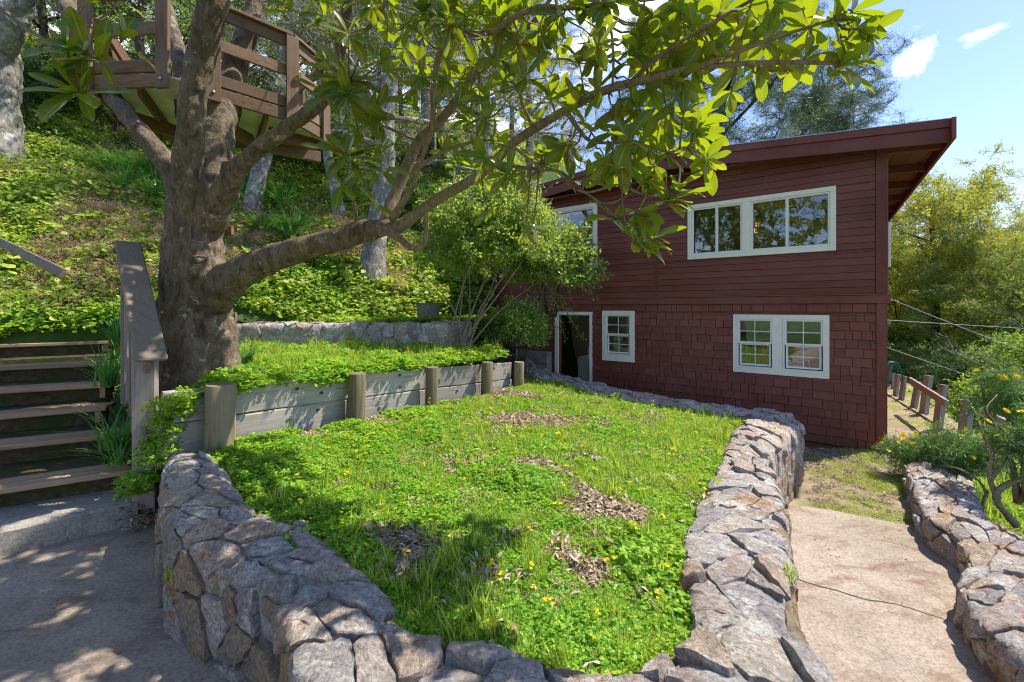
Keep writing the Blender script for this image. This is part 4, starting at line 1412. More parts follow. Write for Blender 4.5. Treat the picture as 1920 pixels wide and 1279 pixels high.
# ---------------------------------------------------------------- foliage tools
def leaves_geo(Pn, D, Nn, L, Wd, fold=.18, shape='rhomb', droop=0.0):
    """Pn base points, D directions, Nn normals, L lengths, Wd widths -> V, F, rnd"""
    Pn = np.asarray(Pn, float); D = np.asarray(D, float); Nn = np.asarray(Nn, float)
    D = D / np.linalg.norm(D, axis=1, keepdims=True)
    Sd = np.cross(D, Nn); Sd /= np.maximum(np.linalg.norm(Sd, axis=1, keepdims=True), 1e-6)
    Nn = np.cross(Sd, D)
    L = np.asarray(L, float)[:, None]; Wd = np.asarray(Wd, float)[:, None]
    n = len(Pn)
    dz = np.array([0, 0, -1.0]) * droop
    if shape == 'rhomb':
        base = Pn; l = Pn + D * L * .5 - Sd * Wd * .5 + Nn * Wd * fold; r = Pn + D * L * .5 + Sd * Wd * .5 + Nn * Wd * fold
        tip = Pn + D * L + dz * L
        V = np.stack([base, l, tip, r], 1).reshape(-1, 3)
        F = np.arange(n)[:, None, None] * 4 + np.array([[0, 2, 1], [0, 3, 2]])
        F = F.reshape(-1, 3)
        k = 2
    else:  # 'oval': 6 outline points + midrib
        f = lambda t, s_, h: Pn + D * L * t + Sd * Wd * s_ + Nn * Wd * h + dz * L * t * t
        V = np.stack([f(0, 0, 0), f(.3, -.42, fold), f(.68, -.5, fold), f(1, 0, 0), f(.68, .5, fold), f(.3, .42, fold), f(.5, 0, 0)], 1).reshape(-1, 3)
        F = np.arange(n)[:, None, None] * 7 + np.array([[0, 6, 1], [1, 6, 2], [2, 6, 3], [3, 6, 4], [4, 6, 5], [5, 6, 0]])
        F = F.reshape(-1, 3)
        k = 6
    rn = np.repeat(rng.random(n), k)
    return V, F, rn

def geo_mesh(name, parts):
    """parts: list of (V, F(tri), rnd per face, material); returns one mesh with the face attribute rnd"""
    Vs = []; Fs = []; Rs = []; Ms = []; mats = []
    off = 0
    for V, F, rn, mt in parts:
        if mt not in mats: mats.append(mt)
        Vs.append(V); Fs.append(F + off); Rs.append(rn); Ms.append(np.full(len(F), mats.index(mt)))
        off += len(V)
    me = mesh(name, np.vstack(Vs), np.vstack(Fs))
    for mt in mats: me.materials.append(mt)
    me.polygons.foreach_set('material_index', np.concatenate(Ms).astype(np.int32))
    at = me.attributes.new('rnd', 'FLOAT', 'FACE')
    at.data.foreach_set('value', np.concatenate(Rs).astype(np.float32))
    me.update()
    return me

def tubes_geo(list_pr, n=4, mat=None):
    Vs = []; Fs = []; off = 0
    for pts, rad in list_pr:
        V, F = tube(pts, rad, n)
        F = [f for f in F if len(f) == 4 and n != len(f) or (len(f) == 4)]
        T = []
        for f in F[:(len(pts) - 1) * n]: T += [(f[0], f[1], f[2]), (f[0], f[2], f[3])]
        Vs.append(np.array([tuple(v) for v in V])); Fs.append(np.array(T) + off); off += len(V)
    V = np.vstack(Vs); F = np.vstack(Fs)
    return V, F, np.full(len(F), .5), mat

def rand_dirs(n, up=0.0):
    d = rng.normal(size=(n, 3)); d[:, 2] += up
    return d / np.linalg.norm(d, axis=1, keepdims=True)

def template(name, me):
    return bpy.data.objects.new(name, me)      # not linked: only used as an instance source

def scatter(name, temps, pos, rot, scl, parent=None, kind='stuff', pick=None):
    """one object whose geometry nodes place the template meshes on its points"""
    pos = np.asarray(pos, np.float32).reshape(-1, 3); n = len(pos)
    rot = np.asarray(rot, np.float32).reshape(-1, 3); scl = np.asarray(scl, np.float32).reshape(-1)
    if pick is None: pick = rng.integers(0, len(temps), n)
    me = bpy.data.meshes.new(name)
    me.vertices.add(n); me.vertices.foreach_set('co', pos.ravel())
    a = me.attributes.new('rot', 'FLOAT_VECTOR', 'POINT'); a.data.foreach_set('vector', rot.ravel())
    a = me.attributes.new('scl', 'FLOAT', 'POINT'); a.data.foreach_set('value', scl)
    a = me.attributes.new('pick', 'INT', 'POINT'); a.data.foreach_set('value', np.asarray(pick, np.int32))
    o = link(name, me, parent)
    ng = bpy.data.node_groups.new(name + '_scatter', 'GeometryNodeTree')
    ng.interface.new_socket('Geometry', in_out='INPUT', socket_type='NodeSocketGeometry')
    ng.interface.new_socket('Geometry', in_out='OUTPUT', socket_type='NodeSocketGeometry')
    gi = ng.nodes.new('NodeGroupInput'); gout = ng.nodes.new('NodeGroupOutput')
    jn = ng.nodes.new('GeometryNodeJoinGeometry')
    ar = ng.nodes.new('GeometryNodeInputNamedAttribute'); ar.data_type = 'FLOAT_VECTOR'; ar.inputs[0].default_value = 'rot'
    asn = ng.nodes.new('GeometryNodeInputNamedAttribute'); asn.data_type = 'FLOAT'; asn.inputs[0].default_value = 'scl'
    ap = ng.nodes.new('GeometryNodeInputNamedAttribute'); ap.data_type = 'INT'; ap.inputs[0].default_value = 'pick'
    er = ng.nodes.new('FunctionNodeEulerToRotation')
    ng.links.new(ar.outputs['Attribute'], er.inputs[0])
    for i, t in enumerate(temps):
        oi = ng.nodes.new('GeometryNodeObjectInfo'); oi.inputs['Object'].default_value = t
        oi.inputs['As Instance'].default_value = True
        cmpn = ng.nodes.new('FunctionNodeCompare'); cmpn.data_type = 'INT'; cmpn.operation = 'EQUAL'
        ng.links.new(ap.outputs['Attribute'], [s for s in cmpn.inputs if s.type == 'INT'][0]); [s for s in cmpn.inputs if s.type == 'INT'][1].default_value = i
        ip = ng.nodes.new('GeometryNodeInstanceOnPoints')
        ng.links.new(gi.outputs[0], ip.inputs['Points']); ng.links.new(cmpn.outputs[0], ip.inputs['Selection'])
        ng.links.new(oi.outputs['Geometry'], ip.inputs['Instance'])
        ng.links.new(er.outputs[0], ip.inputs['Rotation'])
        ng.links.new(asn.outputs['Attribute'], ip.inputs['Scale'])
        ng.links.new(ip.outputs[0], jn.inputs[0])
    ng.links.new(jn.outputs[0], gout.inputs[0])
    md = o.modifiers.new('scatter', 'NODES'); md.node_group = ng
    if kind: o['kind'] = kind
    return o

def zrot(n, tilt=.25):
    r = rng.normal(size=(n, 3)) * tilt
    r[:, 2] = rng.uniform(0, 2 * math.pi, n)
    return r

# leaf materials
M['clover'] = leaf_mat('clover_leaf', [(.04, .13, .018), (.10, .25, .025), (.15, .34, .03), (.21, .42, .04), (.32, .50, .06)], (.55, .80, .06), .42, .5, .25, drift=((1.45, 1.15, .8), 1.3))
M['grass'] = leaf_mat('grass_blade', [(.05, .15, .02), (.12, .28, .03), (.18, .35, .04), (.32, .48, .07), (.50, .52, .18)], (.62, .80, .08), .45, .45, .3, drift=((1.4, 1.1, .9), 1.1))
M['yellow_fl'] = leaf_mat('yellow_petal', [(.80, .62, .02), (.85, .70, .03)], (.8, .6, .02), .35, .6, .2)
M['litter'] = leaf_mat('dry_leaf', [(.30, .18, .11), (.45, .32, .22), (.58, .48, .38), (.20, .11, .07), (.66, .58, .50)], (.3, .2, .1), .15, .8, .15)
M['cover'] = leaf_mat('ground_cover_leaf', [(.07, .18, .03), (.17, .34, .05), (.32, .46, .08), (.50, .57, .14)], (.56, .68, .09), .4, .45, .3, drift=((1.35, 1.15, .9), .7))
M['pink'] = leaf_mat('pink_flower_heads', [(.60, .32, .29), (.76, .48, .43), (.48, .25, .22)], (.7, .42, .38), .38, .8, .1)
M['strap'] = leaf_mat('strap_leaf', [(.04, .17, .04), (.07, .25, .06), (.12, .32, .07)], (.25, .5, .08), .35, .28, .5)
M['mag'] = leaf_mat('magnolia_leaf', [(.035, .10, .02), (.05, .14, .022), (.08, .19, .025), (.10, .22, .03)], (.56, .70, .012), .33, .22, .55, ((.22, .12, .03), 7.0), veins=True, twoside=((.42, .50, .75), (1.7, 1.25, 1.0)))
M['shrub'] = leaf_mat('shrub_leaf', [(.10, .22, .03), (.17, .33, .04), (.26, .42, .07), (.38, .50, .12)], (.55, .66, .08), .45, .4, .4)
M['oak'] = leaf_mat('oak_leaf', [(.11, .15, .06), (.17, .22, .09), (.25, .29, .14), (.32, .34, .20)], (.42, .48, .16), .42, .5, .3)
M['green_tree'] = leaf_mat('bright_tree_leaf', [(.09, .21, .03), (.15, .30, .04), (.24, .38, .07)], (.45, .62, .07), .45, .5, .3)
M['dark_tree'] = leaf_mat('dark_tree_leaf', [(.02, .06, .015), (.035, .09, .02), (.06, .13, .03)], (.10, .22, .03), .3, .5, .3)
M['pine'] = leaf_mat('pine_needles', [(.10, .16, .10), (.15, .22, .14), (.20, .27, .18)], (.20, .3, .14), .3, .5, .3)
M['acacia'] = leaf_mat('acacia_leaf', [(.12, .21, .05), (.18, .30, .07), (.28, .38, .09)], (.46, .58, .10), .48, .5, .25)
M['acacia_fl'] = leaf_mat('acacia_blossom', [(.80, .62, .04), (.88, .72, .06), (.66, .56, .07)], (.85, .7, .05), .45, .8, .1)
M['fern'] = leaf_mat('daisy_bush_leaf', [(.05, .15, .03), (.09, .22, .05), (.15, .30, .07)], (.25, .45, .08), .35, .4, .3)

# ---------------------------------------------------------------- templates
def t_clover(n, rad, h, size=.0185, seed=0):
    r_ = rad * np.sqrt(rng.random(n)); a = rng.uniform(0, 2 * math.pi, n)
    c = np.stack([r_ * np.cos(a), r_ * np.sin(a), h * (.35 + .65 * rng.random(n)) * (1 - .5 * (r_ / rad) ** 2)], 1)
    nn = rand_dirs(n, 3.2)
    Pn = []; D = []; Nn = []
    for k in range(3):
        t = rng.uniform(0, 6.28, n) if k == 0 else t
        ang = t + k * 2.094
        d = np.stack([np.cos(ang), np.sin(ang), np.zeros(n)], 1)
        d = d - nn * np.sum(d * nn, 1, keepdims=True)
        Pn.append(c); D.append(d); Nn.append(nn)
    s = size * np.tile(rng.uniform(.7, 1.3, n), 3)
    return (*leaves_geo(np.vstack(Pn), np.vstack(D), np.vstack(Nn), s, s * 1.05, -.12), M['clover'])

def t_blades(n, rad, h, w=.0045, mat=None, lean=.5, segs=3):
    Vs = []; Fs = []
    for i in range(n):
        a = rng.uniform(0, 6.28); r0 = rad * math.sqrt(rng.random())
        p = np.array([r0 * math.cos(a), r0 * math.sin(a), 0.0])
        b = a + rng.normal() * .8
        out_ = np.array([math.cos(b), math.sin(b), 0]); ln = h * rng.uniform(.5, 1.1); le = lean * rng.uniform(.2, 1.3)
        side = np.array([-math.sin(b), math.cos(b), 0])
        base = len(Vs)
        for s_ in range(segs + 1):
            t = s_ / segs
            q = p + out_ * ln * le * t * t + np.array([0, 0, ln * (t - .35 * le * t * t)])
            ww = w * (1 - t ** 1.6) + .0004
            Vs += [q - side * ww, q + side * ww]
        for s_ in range(segs):
            k = base + 2 * s_
            Fs += [(k, k + 1, k + 3), (k, k + 3, k + 2)]
    F = np.array(Fs)
    return np.array(Vs), F, np.repeat(rng.random(n), segs * 2), mat or M['grass']

def t_flowers(n, rad, h, size, mat):
    parts = []
    a = rng.uniform(0, 6.28, n); r_ = rad * np.sqrt(rng.random(n))
    c = np.stack([r_ * np.cos(a), r_ * np.sin(a), h * rng.uniform(.7, 1.1, n)], 1)
    nn = rand_dirs(n, 2.0)
    Pn = []; D = []; Nn = []
    for k in range(5):
        ang = a + k * 1.2566
        d = np.stack([np.cos(ang), np.sin(ang), np.full(n, .25)], 1)
        Pn.append(c); D.append(d); Nn.append(nn)
    s = np.full(5 * n, size)
    parts.append((*leaves_geo(np.vstack(Pn), np.vstack(D), np.vstack(Nn), s, s * .8, .1), mat))
    st = [([(c[i][0] * .6, c[i][1] * .6, 0), tuple(c[i])], [.0012, .0010]) for i in range(n)]
    parts.append(tubes_geo(st, 3, M['grass']))
    return parts

T = {}
T['clover'] = [template('clover_patch', geo_mesh('clover_patch', [t_clover(74, .12, .055 + .02 * k)])) for k in range(3)]
T['clover_lo'] = [template('low_clover_patch', geo_mesh('low_clover_patch', [t_clover(75, .13, .028, .016)])) for k in range(2)]
T['grass'] = [template('grass_tuft', geo_mesh('grass_tuft', [t_blades(26, .05, .10 + .05 * k)])) for k in range(3)]
T['grass_fine'] = [template('fine_grass', geo_mesh('fine_grass', [t_blades(60, .12, .045, .0022, lean=.9, segs=2)])) for k in range(2)]
T['oxalis'] = [template('yellow_oxalis', geo_mesh('yellow_oxalis', t_flowers(3 + k, .04, .15, .014, M['yellow_fl']))) for k in range(2)]
def t_litter(n, rad):
    a = rng.uniform(0, 6.28, n); r_ = rad * np.sqrt(rng.random(n))
    c = np.stack([r_ * np.cos(a), r_ * np.sin(a), rng.uniform(.004, .03, n)], 1)
    d = rand_dirs(n); d[:, 2] *= .25; nn = rand_dirs(n, 3)
    L = rng.choice([.012, .02, .03, .055], n) * rng.uniform(.8, 1.2, n)
    return (*leaves_geo(c, d, nn, L, L * rng.uniform(.12, .45, n), .3), M['litter'])
T['litter'] = [template('leaf_litter', geo_mesh('leaf_litter', [t_litter(120, .12)])) for k in range(3)]
def t_cover(n, rad, h, size, mat, up=1.2, shape='oval'):
    d = rand_dirs(n, .9); d[:, 2] = np.abs(d[:, 2])
    c = d * np.array([rad, rad, h]) * rng.uniform(.55, 1.0, n)[:, None]
    nn = rand_dirs(n, up) + d * .8
    t = rng.uniform(0, 6.28, n)
    dd = np.stack([np.cos(t), np.sin(t), rng.uniform(-.3, .4, n)], 1)
    s = size * rng.uniform(.6, 1.35, n)
    return (*leaves_geo(c, dd, nn, s, s * .8, .08, shape), mat)
T['cover'] = [template('leafy_cover', geo_mesh('leafy_cover', [t_cover(85, .26, .20, .062, M['cover'])])) for k in range(3)]
T['cover_far'] = [template('far_cover', geo_mesh('far_cover', [t_cover(110, .40, .22, .060, M['cover'], shape='rhomb')])) for k in range(3)]
T['ivy'] = [template('ivy_cover', geo_mesh('ivy_cover', [t_cover(95, .26, .14, .045, M['clover'], 2.0)])) for k in range(2)]
T['pinkf'] = [template('pink_cover', geo_mesh('pink_cover', [t_cover(150, .24, .30, .022, M['pink'], shape='rhomb'), t_cover(40, .24, .2, .045, M['cover'], shape='rhomb')])) for k in range(2)]
def t_branchlet(n, rad, size, mat, aspect=.5, extra=None, flat=.7, twigs=6, twmat=None):
    tw = []
    Pn = []; D = []
    for k in range(twigs):
        d = rand_dirs(1, .1)[0] * np.array([1, 1, flat]); L = rad * rng.uniform(.7, 1.1)
        e = d * L
        tw.append(([(0, 0, 0), tuple(e * .55 + np.array([0, 0, .02])), tuple(e)], [.006 * rad / .35, .004 * rad / .35, .0015]))
        m_ = n // twigs
        t = rng.uniform(.2, 1.05, m_)[:, None]
        Pn.append(e * t + rng.normal(size=(m_, 3)) * rad * .09)
        D.append(e / L * .6 + rng.normal(size=(m_, 3)) * .6)
    Pn = np.vstack(Pn); D = np.vstack(D)
    s = size * rng.uniform(.6, 1.3, len(Pn))
    parts = [(*leaves_geo(Pn, D, rand_dirs(len(Pn), .8), s, s * aspect, .12), mat)]
    parts.append(tubes_geo(tw, 3, twmat or M['bark_pale']))
    if extra:
        m_ = extra[1]
        i = rng.integers(0, len(Pn), m_)
        c = Pn[i] + rng.normal(size=(m_, 3)) * rad * .08
        s = extra[2] * rng.uniform(.6, 1.3, m_)
        parts.append((*leaves_geo(c, rand_dirs(m_), rand_dirs(m_), s, s * .8, .2), extra[0]))
    return parts
def T_br(key, cnt, *a, **k): T[key] = [template(key + '_branchlet', geo_mesh(key + '_branchlet', t_branchlet(*a, **k))) for _ in range(cnt)]
T_br('oakb', 3, 84, .46, .052, M['oak'], .45, twigs=12)
T_br('oakg', 3, 100, .40, .060, M['green_tree'], .5, twigs=8)
T_br('darkb', 3, 130, .45, .085, M['dark_tree'], .5, twigs=8)
T_br('midb', 3, 130, .45, .080, M['green_tree'], .5, twigs=8)
T_br('pineb', 3, 260, .75, .20, M['pine'], .07, twigs=9, flat=.5, twmat=M['bark_dark'])
T_br('acab', 3, 190, .50, .075, M['acacia'], .35, extra=(M['acacia_fl'], 105, .05), twigs=9)
T_br('acag', 3, 210, .50, .070, M['acacia'], .35, extra=(M['acacia_fl'], 22, .05), twigs=9)
T_br('shrubb', 3, 66, .25, .060, M['shrub'], .5, twigs=7)
T_br('bare', 2, 12, .5, .03, M['oak'], .4, twigs=14)
T_br('fernb', 3, 150, .16, .045, M['fern'], .16, twigs=9)

# ---------------------------------------------------------------- garden ground cover
def sample_poly(poly, dens):
    xs = [p[0] for p in poly]; ys = [p[1] for p in poly]
    n = int((max(xs) - min(xs)) * (max(ys) - min(ys)) * dens)
    x = rng.uniform(min(xs), max(xs), n); y = rng.uniform(min(ys), max(ys), n)
    k = in_poly(x, y, poly)
    return x[k], y[k]
# inner outline of the bed
inner = [(r[0].x, r[0].y) for r in W1] + [(r[1].x, r[1].y) for r in reversed(KB)] + [(p[0] + .10, p[1] - .10) for p in reversed(PLK)] + [(-2.72, 3.3)]
# bare patches with leaf litter (photo pixels on the bed)
bare = []
for (px, py, rx, ry) in ((742, 1035, .20, .16), (1110, 955, .19, .22), (1080, 1060, .17, .10), (980, 885, .22, .12), (930, 745, .5, .22), (1010, 790, .5, .22), (600, 830, .25, .12), (720, 800, .4, .15), (880, 870, .25, .08)):
    g = G(px, py, .44); bare.append((g.x, g.y, rx, ry))
def bare_f(x, y):
    f = np.full(x.shape, -9.0)
    for (bx_, by_, rx, ry) in bare:
        f = np.maximum(f, 1 - (((x - bx_) / rx) ** 2 + ((y - by_) / ry) ** 2) * (1 + .9 * fbm(x, y, 9)) + .7 * fbm(x, y, 23, 3.0))
    return f
x, y = sample_poly(inner, 330)
bf = bare_f(x, y)
tall = fbm(x, y, 1.9, 8.0) + .6 * sstep(-.2, -1.6, x)          # taller clover on the left and in drifts
far_low = sstep(2.6, 4.2, y) * sstep(-1.6, -.2, x)             # short turf in the sunny middle
k = (bf < .05) & (rng.random(len(x)) > .80 * far_low)
xx, yy, tt = x[k], y[k], tall[k]
scatter('clover', T['clover'], np.stack([xx, yy, H_garden(xx, yy) - .005], 1), zrot(len(xx), .12), .50 + .72 * np.clip(tt + .25, 0, 1.1) * (.6 + .4 * rng.random(len(xx))))
k = (bf < .25)
xx, yy = x[k] + .03, y[k] - .02
kk = in_poly(xx, yy, inner); xx, yy = xx[kk], yy[kk]
scatter('low_clover', T['clover_lo'], np.stack([xx, yy, H_garden(xx, yy) - .003], 1), zrot(len(xx), .1), rng.uniform(.7, 1.1, len(xx)))
x, y = sample_poly(inner, 230)
bf = bare_f(x, y)
g1 = fbm(x, y, 2.6, 3.0)
k = (bf < .12) & (g1 + rng.normal(size=len(x)) * .25 > -.15)
scatter('grass', T['grass'], np.stack([x[k], y[k], H_garden(x[k], y[k])], 1), zrot(k.sum(), .3), rng.uniform(.28, .72, k.sum()) + .45 * (rng.random(k.sum()) < .12) * (fbm(x[k], y[k], 1.4, 2.0) > 0))
x, y = sample_poly(inner, 230)
k = (bare_f(x, y) < .3)
scatter('fine_grass', T['grass_fine'], np.stack([x[k], y[k], H_garden(x[k], y[k])], 1), zrot(k.sum(), .1), rng.uniform(.6, 1.1, k.sum()))
x, y = sample_poly(inner, 9)
k = (bare_f(x, y) < 0)
scatter('yellow_oxalis_flowers', T['oxalis'], np.stack([x[k], y[k], H_garden(x[k], y[k])], 1), zrot(k.sum(), .2), rng.uniform(.6, 1.0, k.sum()))
x, y = sample_poly(inner, 420)
bf = bare_f(x, y)
k = (bf > -.35 + .5 * rng.random(len(x))) | (rng.random(len(x)) < .05)
scatter('leaf_litter', T['litter'], np.stack([x[k], y[k], H_garden(x[k], y[k])], 1), zrot(k.sum(), .08), rng.uniform(.8, 1.2, k.sum()))
# litter and weeds on the tree terrace
tp = [(-2.72, 3.65), (-2.5, 3.95), (-1.75, 4.98), (-1.08, 5.78), (-.4, 6.5), (-.1, 7.1), (-4.9, 7.2), (-5.2, 6.4), (-4.2, 4.9), (-3.35, 4.0)]
x, y = sample_poly(tp, 190)
tr_d = np.hypot(x + 3.34, y - 4.5)
k = tr_d > .46
scatter('terrace_clover', T['clover'], np.stack([x[k], y[k], H_terr(x[k], y[k])], 1), zrot(k.sum(), .22), .8 + 1.1 * np.clip(fbm(x[k], y[k], 3.0) + rng.random(k.sum()) * .6, 0, 1))
x, y = sample_poly(tp, 60); k = np.hypot(x + 3.34, y - 4.5) > .5
scatter('terrace_grass', T['grass'], np.stack([x[k], y[k], H_terr(x[k], y[k])], 1), zrot(k.sum(), .25), rng.uniform(.7, 1.5, k.sum()))
x, y = sample_poly(tp, 2.2)
scatter('terrace_flowers', T['oxalis'], np.stack([x, y, H_terr(x, y) + .04], 1), zrot(len(x), .2), rng.uniform(.7, 1.1, len(x)))
# clover on the little bank behind the handrail post, and at the planks' feet
bp_ = [(-2.98, 3.3), (-2.75, 3.35), (-2.72, 3.6), (-3.25, 4.2), (-3.45, 4.15)]
x, y = sample_poly(bp_, 420)
scatter('bank_clover', T['clover'], np.stack([x, y, H_terr(x, y)], 1), zrot(len(x), .3), rng.uniform(.7, 1.2, len(x)))
# upper terrace strip and behind the stairs
x, y = sample_poly([(-5.0, 7.6), (.1, 7.6), (.2, 8.8), (-3.6, 8.5)], 45)
scatter('upper_clover', T['clover'], np.stack([x, y, np.maximum(1.46, H_hill(x, y))], 1), zrot(len(x), .15), rng.uniform(1.1, 1.9, len(x)))
x, y = sample_poly([(-11, 3.5), (-6.6, 5.55), (-5.2, 6.6), (-5.3, 7.4), (-6.6, 7.2), (-9, 6.2)], 90)
k = (x + 6.85) * (-.561) + (y - 5.66) * .828 > .42
x, y = x[k], y[k]
scatter('landing_clover', T['clover'], np.stack([x, y, np.maximum(1.24, H_hill(x, y))], 1), zrot(len(x), .2), rng.uniform(1.2, 2.2, len(x)))
x = rng.uniform(-10, -5.2, 9000); y = rng.uniform(3.2, 7.2, 9000)
q6 = (x + 6.85) * (-.561) + (y - 5.66) * .828
k = (q6 > .34) & (q6 < 1.0) & (rng.random(9000) < .5)
x, y = x[k], y[k]
scatter('landing_weeds', T['clover'] + T['ivy'], np.stack([x, y, np.maximum(1.26, H_hill(x, y)) + .04], 1), zrot(len(x), .3), rng.uniform(.8, 1.5, len(x)) * np.where(rng.random(len(x)) < .4, .7, 1), pick=rng.integers(0, 5, len(x)))
# dirt path: thin turf
dp_ = [(1.9, 3.35), (3.4, 3.4), (4.3, 4.4), (5.2, 5.7), (5.3, 6.3), (4.0, 6.6), (3.3, 4.6)]
x, y = sample_poly(dp_, 260)
pass
k = (fbm(x, y, 2.3, 6.0) + .3 * fbm(x, y, 6, 2.0) + rng.normal(size=len(x)) * .15) > .05
scatter('path_turf', T['grass_fine'], np.stack([x[k], y[k], np.full(k.sum(), -.38)], 1), zrot(k.sum(), .1), rng.uniform(.5, .9, k.sum()))
x, y = sample_poly(dp_, 60)
scatter('path_litter', T['litter'], np.stack([x, y, np.full(len(x), -.385)], 1), zrot(len(x), .08), rng.uniform(.5, .8, len(x)))
x, y = sample_poly([(6.0, 6.3), (7.2, 6.8), (11.3, 12.4), (10.0, 12.0)], 60)
k = fbm(x, y, 2.5) + rng.normal(size=len(x)) * .2 > .1
scatter('side_path_turf', T['grass_fine'], np.stack([x[k], y[k], np.full(k.sum(), -.43)], 1), zrot(k.sum(), .1), rng.uniform(.6, 1.3, k.sum()))
# little tufts growing out of the walls
pts = [P(320, 1085, 2.33), P(330, 1090, 2.3), P(1480, 1075, 2.0), P(1478, 1090, 1.98), P(1345, 905, 2.95), P(700, 1095, 1.9), P(1500, 860, 5.5)]
scatter('wall_weeds', T['grass'], [tuple(p) for p in pts], zrot(len(pts), .3), np.full(len(pts), .55))

# ---------------------------------------------------------------- hillside
def hill_pts(n, xr, yr, dmin=.1, dmax=30):
    x = rng.uniform(*xr, n); y = rng.uniform(*yr, n)
    d = (x + 6.5) * (-.43) + (y - 6.0) * .9
    k = (d > dmin) & (d < dmax) & (hsu(x, y) > 6.9) & ~((x < -4.7) & ((x + 6.85) * (-.561) + (y - 5.66) * .828 < .5)) & ~((x > -5.0) & (y < 7.65)) & (np.abs(x / y) < 1.45)
    return x[k], y[k], d[k]
x, y, d = hill_pts(5200, (-13, -.2), (5.2, 11.5), .0, 5.0)
pk = fbm(x, y, .55, 5.0) + .35 * fbm(x, y, 1.7, 2.0) + .45 * sstep(1.5, 3.0, d)
pink = pk > .22
x1, y1, d1 = hill_pts(6500, (-13, -.2), (5.2, 11.5), .0, 5.0)
scatter('ground_cover', T['cover'] + T['ivy'], np.stack([x1, y1, H_hill(x1, y1)], 1), zrot(len(x1), .3), rng.uniform(.6, 1.35, len(x1)) * (1 + .5 * (rng.random(len(x1)) < .06)), pick=np.where(fbm(x1, y1, 1.1, 3.0) + rng.normal(size=len(x1)) * .3 > .25, rng.integers(3, 5, len(x1)), rng.integers(0, 3, len(x1))))
sel = pink & (rng.random(len(x)) < .8)
scatter('pink_ground_cover', T['pinkf'], np.stack([x[sel], y[sel], H_hill(x[sel], y[sel]) + .09], 1), zrot(sel.sum(), .3), rng.uniform(.7, 1.2, sel.sum()))
x, y, d = hill_pts(6500, (-26, 1), (8, 26), 4.0, 22)
pink = fbm(x, y, .4, 9.0) > .62
scatter('far_ground_cover', T['cover_far'] + T['pinkf'], np.stack([x, y, H_hill(x, y)], 1), zrot(len(x), .35), rng.uniform(.8, 1.7, len(x)), pick=np.where(pink, rng.integers(3, 5, len(x)), rng.integers(0, 3, len(x))))

# ---------------------------------------------------------------- magnolia
mag = empty('magnolia_tree', (-3.34, 4.5, .95), 0, 'big spreading magnolia with glossy leaves and a thick grey trunk holding the treehouse', 'tree')
mb_ = Vector((-3.34, 4.5, .95))
def PR(px, py, Y, r):
    p = P(px, py, Y); return (p.x, p.y, p.z, r)
def limb_mesh(rows_list, n=14, wob=.08, step=.05, seed=0):
    V = []; F = []
    for q, rows in enumerate(rows_list):
        s_ = spline(rows, step)
        v, f = tube([Vector(r[:3]) - mb_ for r in s_], [max(.003, r[3]) for r in s_], n, wob, q * 3.1 + seed)
        b = len(V); V += v; F += [tuple(i + b for i in t) for t in f]
    return V, F
TRK = [
    [PR(368, 730, 4.50, .50), PR(369, 700, 4.5, .42), PR(369, 660, 4.5, .375), PR(368, 600, 4.5, .355), PR(366, 520, 4.5, .335), PR(366, 440, 4.5, .30), PR(370, 370, 4.5, .29), PR(372, 330, 4.5, .25)],
    # root flares
    [PR(340, 640, 4.4, .22), PR(325, 695, 4.35, .17), PR(312, 735, 4.3, .12)],
    [PR(405, 600, 4.4, .19), PR(418, 665, 4.35, .15), PR(447, 712, 4.3, .09), PR(462, 722, 4.3, .04)],
    [PR(372, 640, 4.3, .2), PR(370, 700, 4.2, .16), PR(366, 730, 4.15, .10)],
    # left limb
    [PR(352, 400, 4.5, .17), PR(335, 340, 4.45, .15), PR(300, 290, 4.4, .115), PR(262, 245, 4.4, .10), PR(225, 200, 4.55, .095), PR(190, 150, 4.9, .10), PR(160, 85, 5.2, .11), PR(130, 20, 5.4, .115), PR(105, -60, 5.6, .11), PR(60, -220, 5.9, .09)],
    # middle stem
    [PR(356, 390, 4.4, .20), PR(352, 320, 4.3, .165), PR(358, 250, 4.22, .135), PR(361, 180, 4.18, .128), PR(376, 110, 4.15, .135), PR(388, 60, 4.1, .145), PR(400, 0, 4.05, .14), PR(415, -80, 4.0, .12), PR(470, -220, 3.9, .10)],
    # back stem
    [PR(396, 380, 4.6, .2), PR(404, 310, 4.7, .185), PR(412, 240, 4.8, .175), PR(430, 160, 5.0, .15), PR(458, 80, 5.2, .14), PR(480, 10, 5.3, .13), PR(500, -100, 5.5, .11)],
    # thin back stem left of the middle one
    [PR(372, 330, 4.7, .13), PR(345, 220, 4.95, .09), PR(338, 130, 5.2, .085), PR(325, 60, 5.4, .09), PR(300, -20, 5.6, .08)],
    # right limb
    [PR(392, 420, 4.45, .18), PR(415, 370, 4.35, .15), PR(452, 310, 4.2, .095), PR(495, 272, 4.1, .082), PR(545, 235, 4.0, .078), PR(598, 193, 3.9, .074), PR(628, 140, 3.85, .062), PR(640, 80, 3.8, .055), PR(652, 10, 3.75, .05), PR(665, -80, 3.7, .045)],
    # low right limb out to the knuckle
    [PR(392, 560, 4.4, .24), PR(418, 535, 4.3, .21), PR(455, 510, 4.2, .172), PR(500, 488, 4.1, .148), PR(555, 470, 4.0, .132), PR(610, 455, 3.95, .122), PR(660, 440, 3.9, .118), PR(700, 430, 3.85, .105), PR(735, 424, 3.75, .065)],
    # burl on the front
    [PR(372, 455, 4.25, .10), PR(365, 490, 4.2, .135), PR(362, 525, 4.22, .12), PR(360, 560, 4.3, .08)],
]
TRK = [[(r[0], r[1], r[2], r[3] * (.90 if r[2] > 1.7 else .97)) for r in rows] for rows in TRK]
V, F = limb_mesh(TRK, 16, .12, .05)
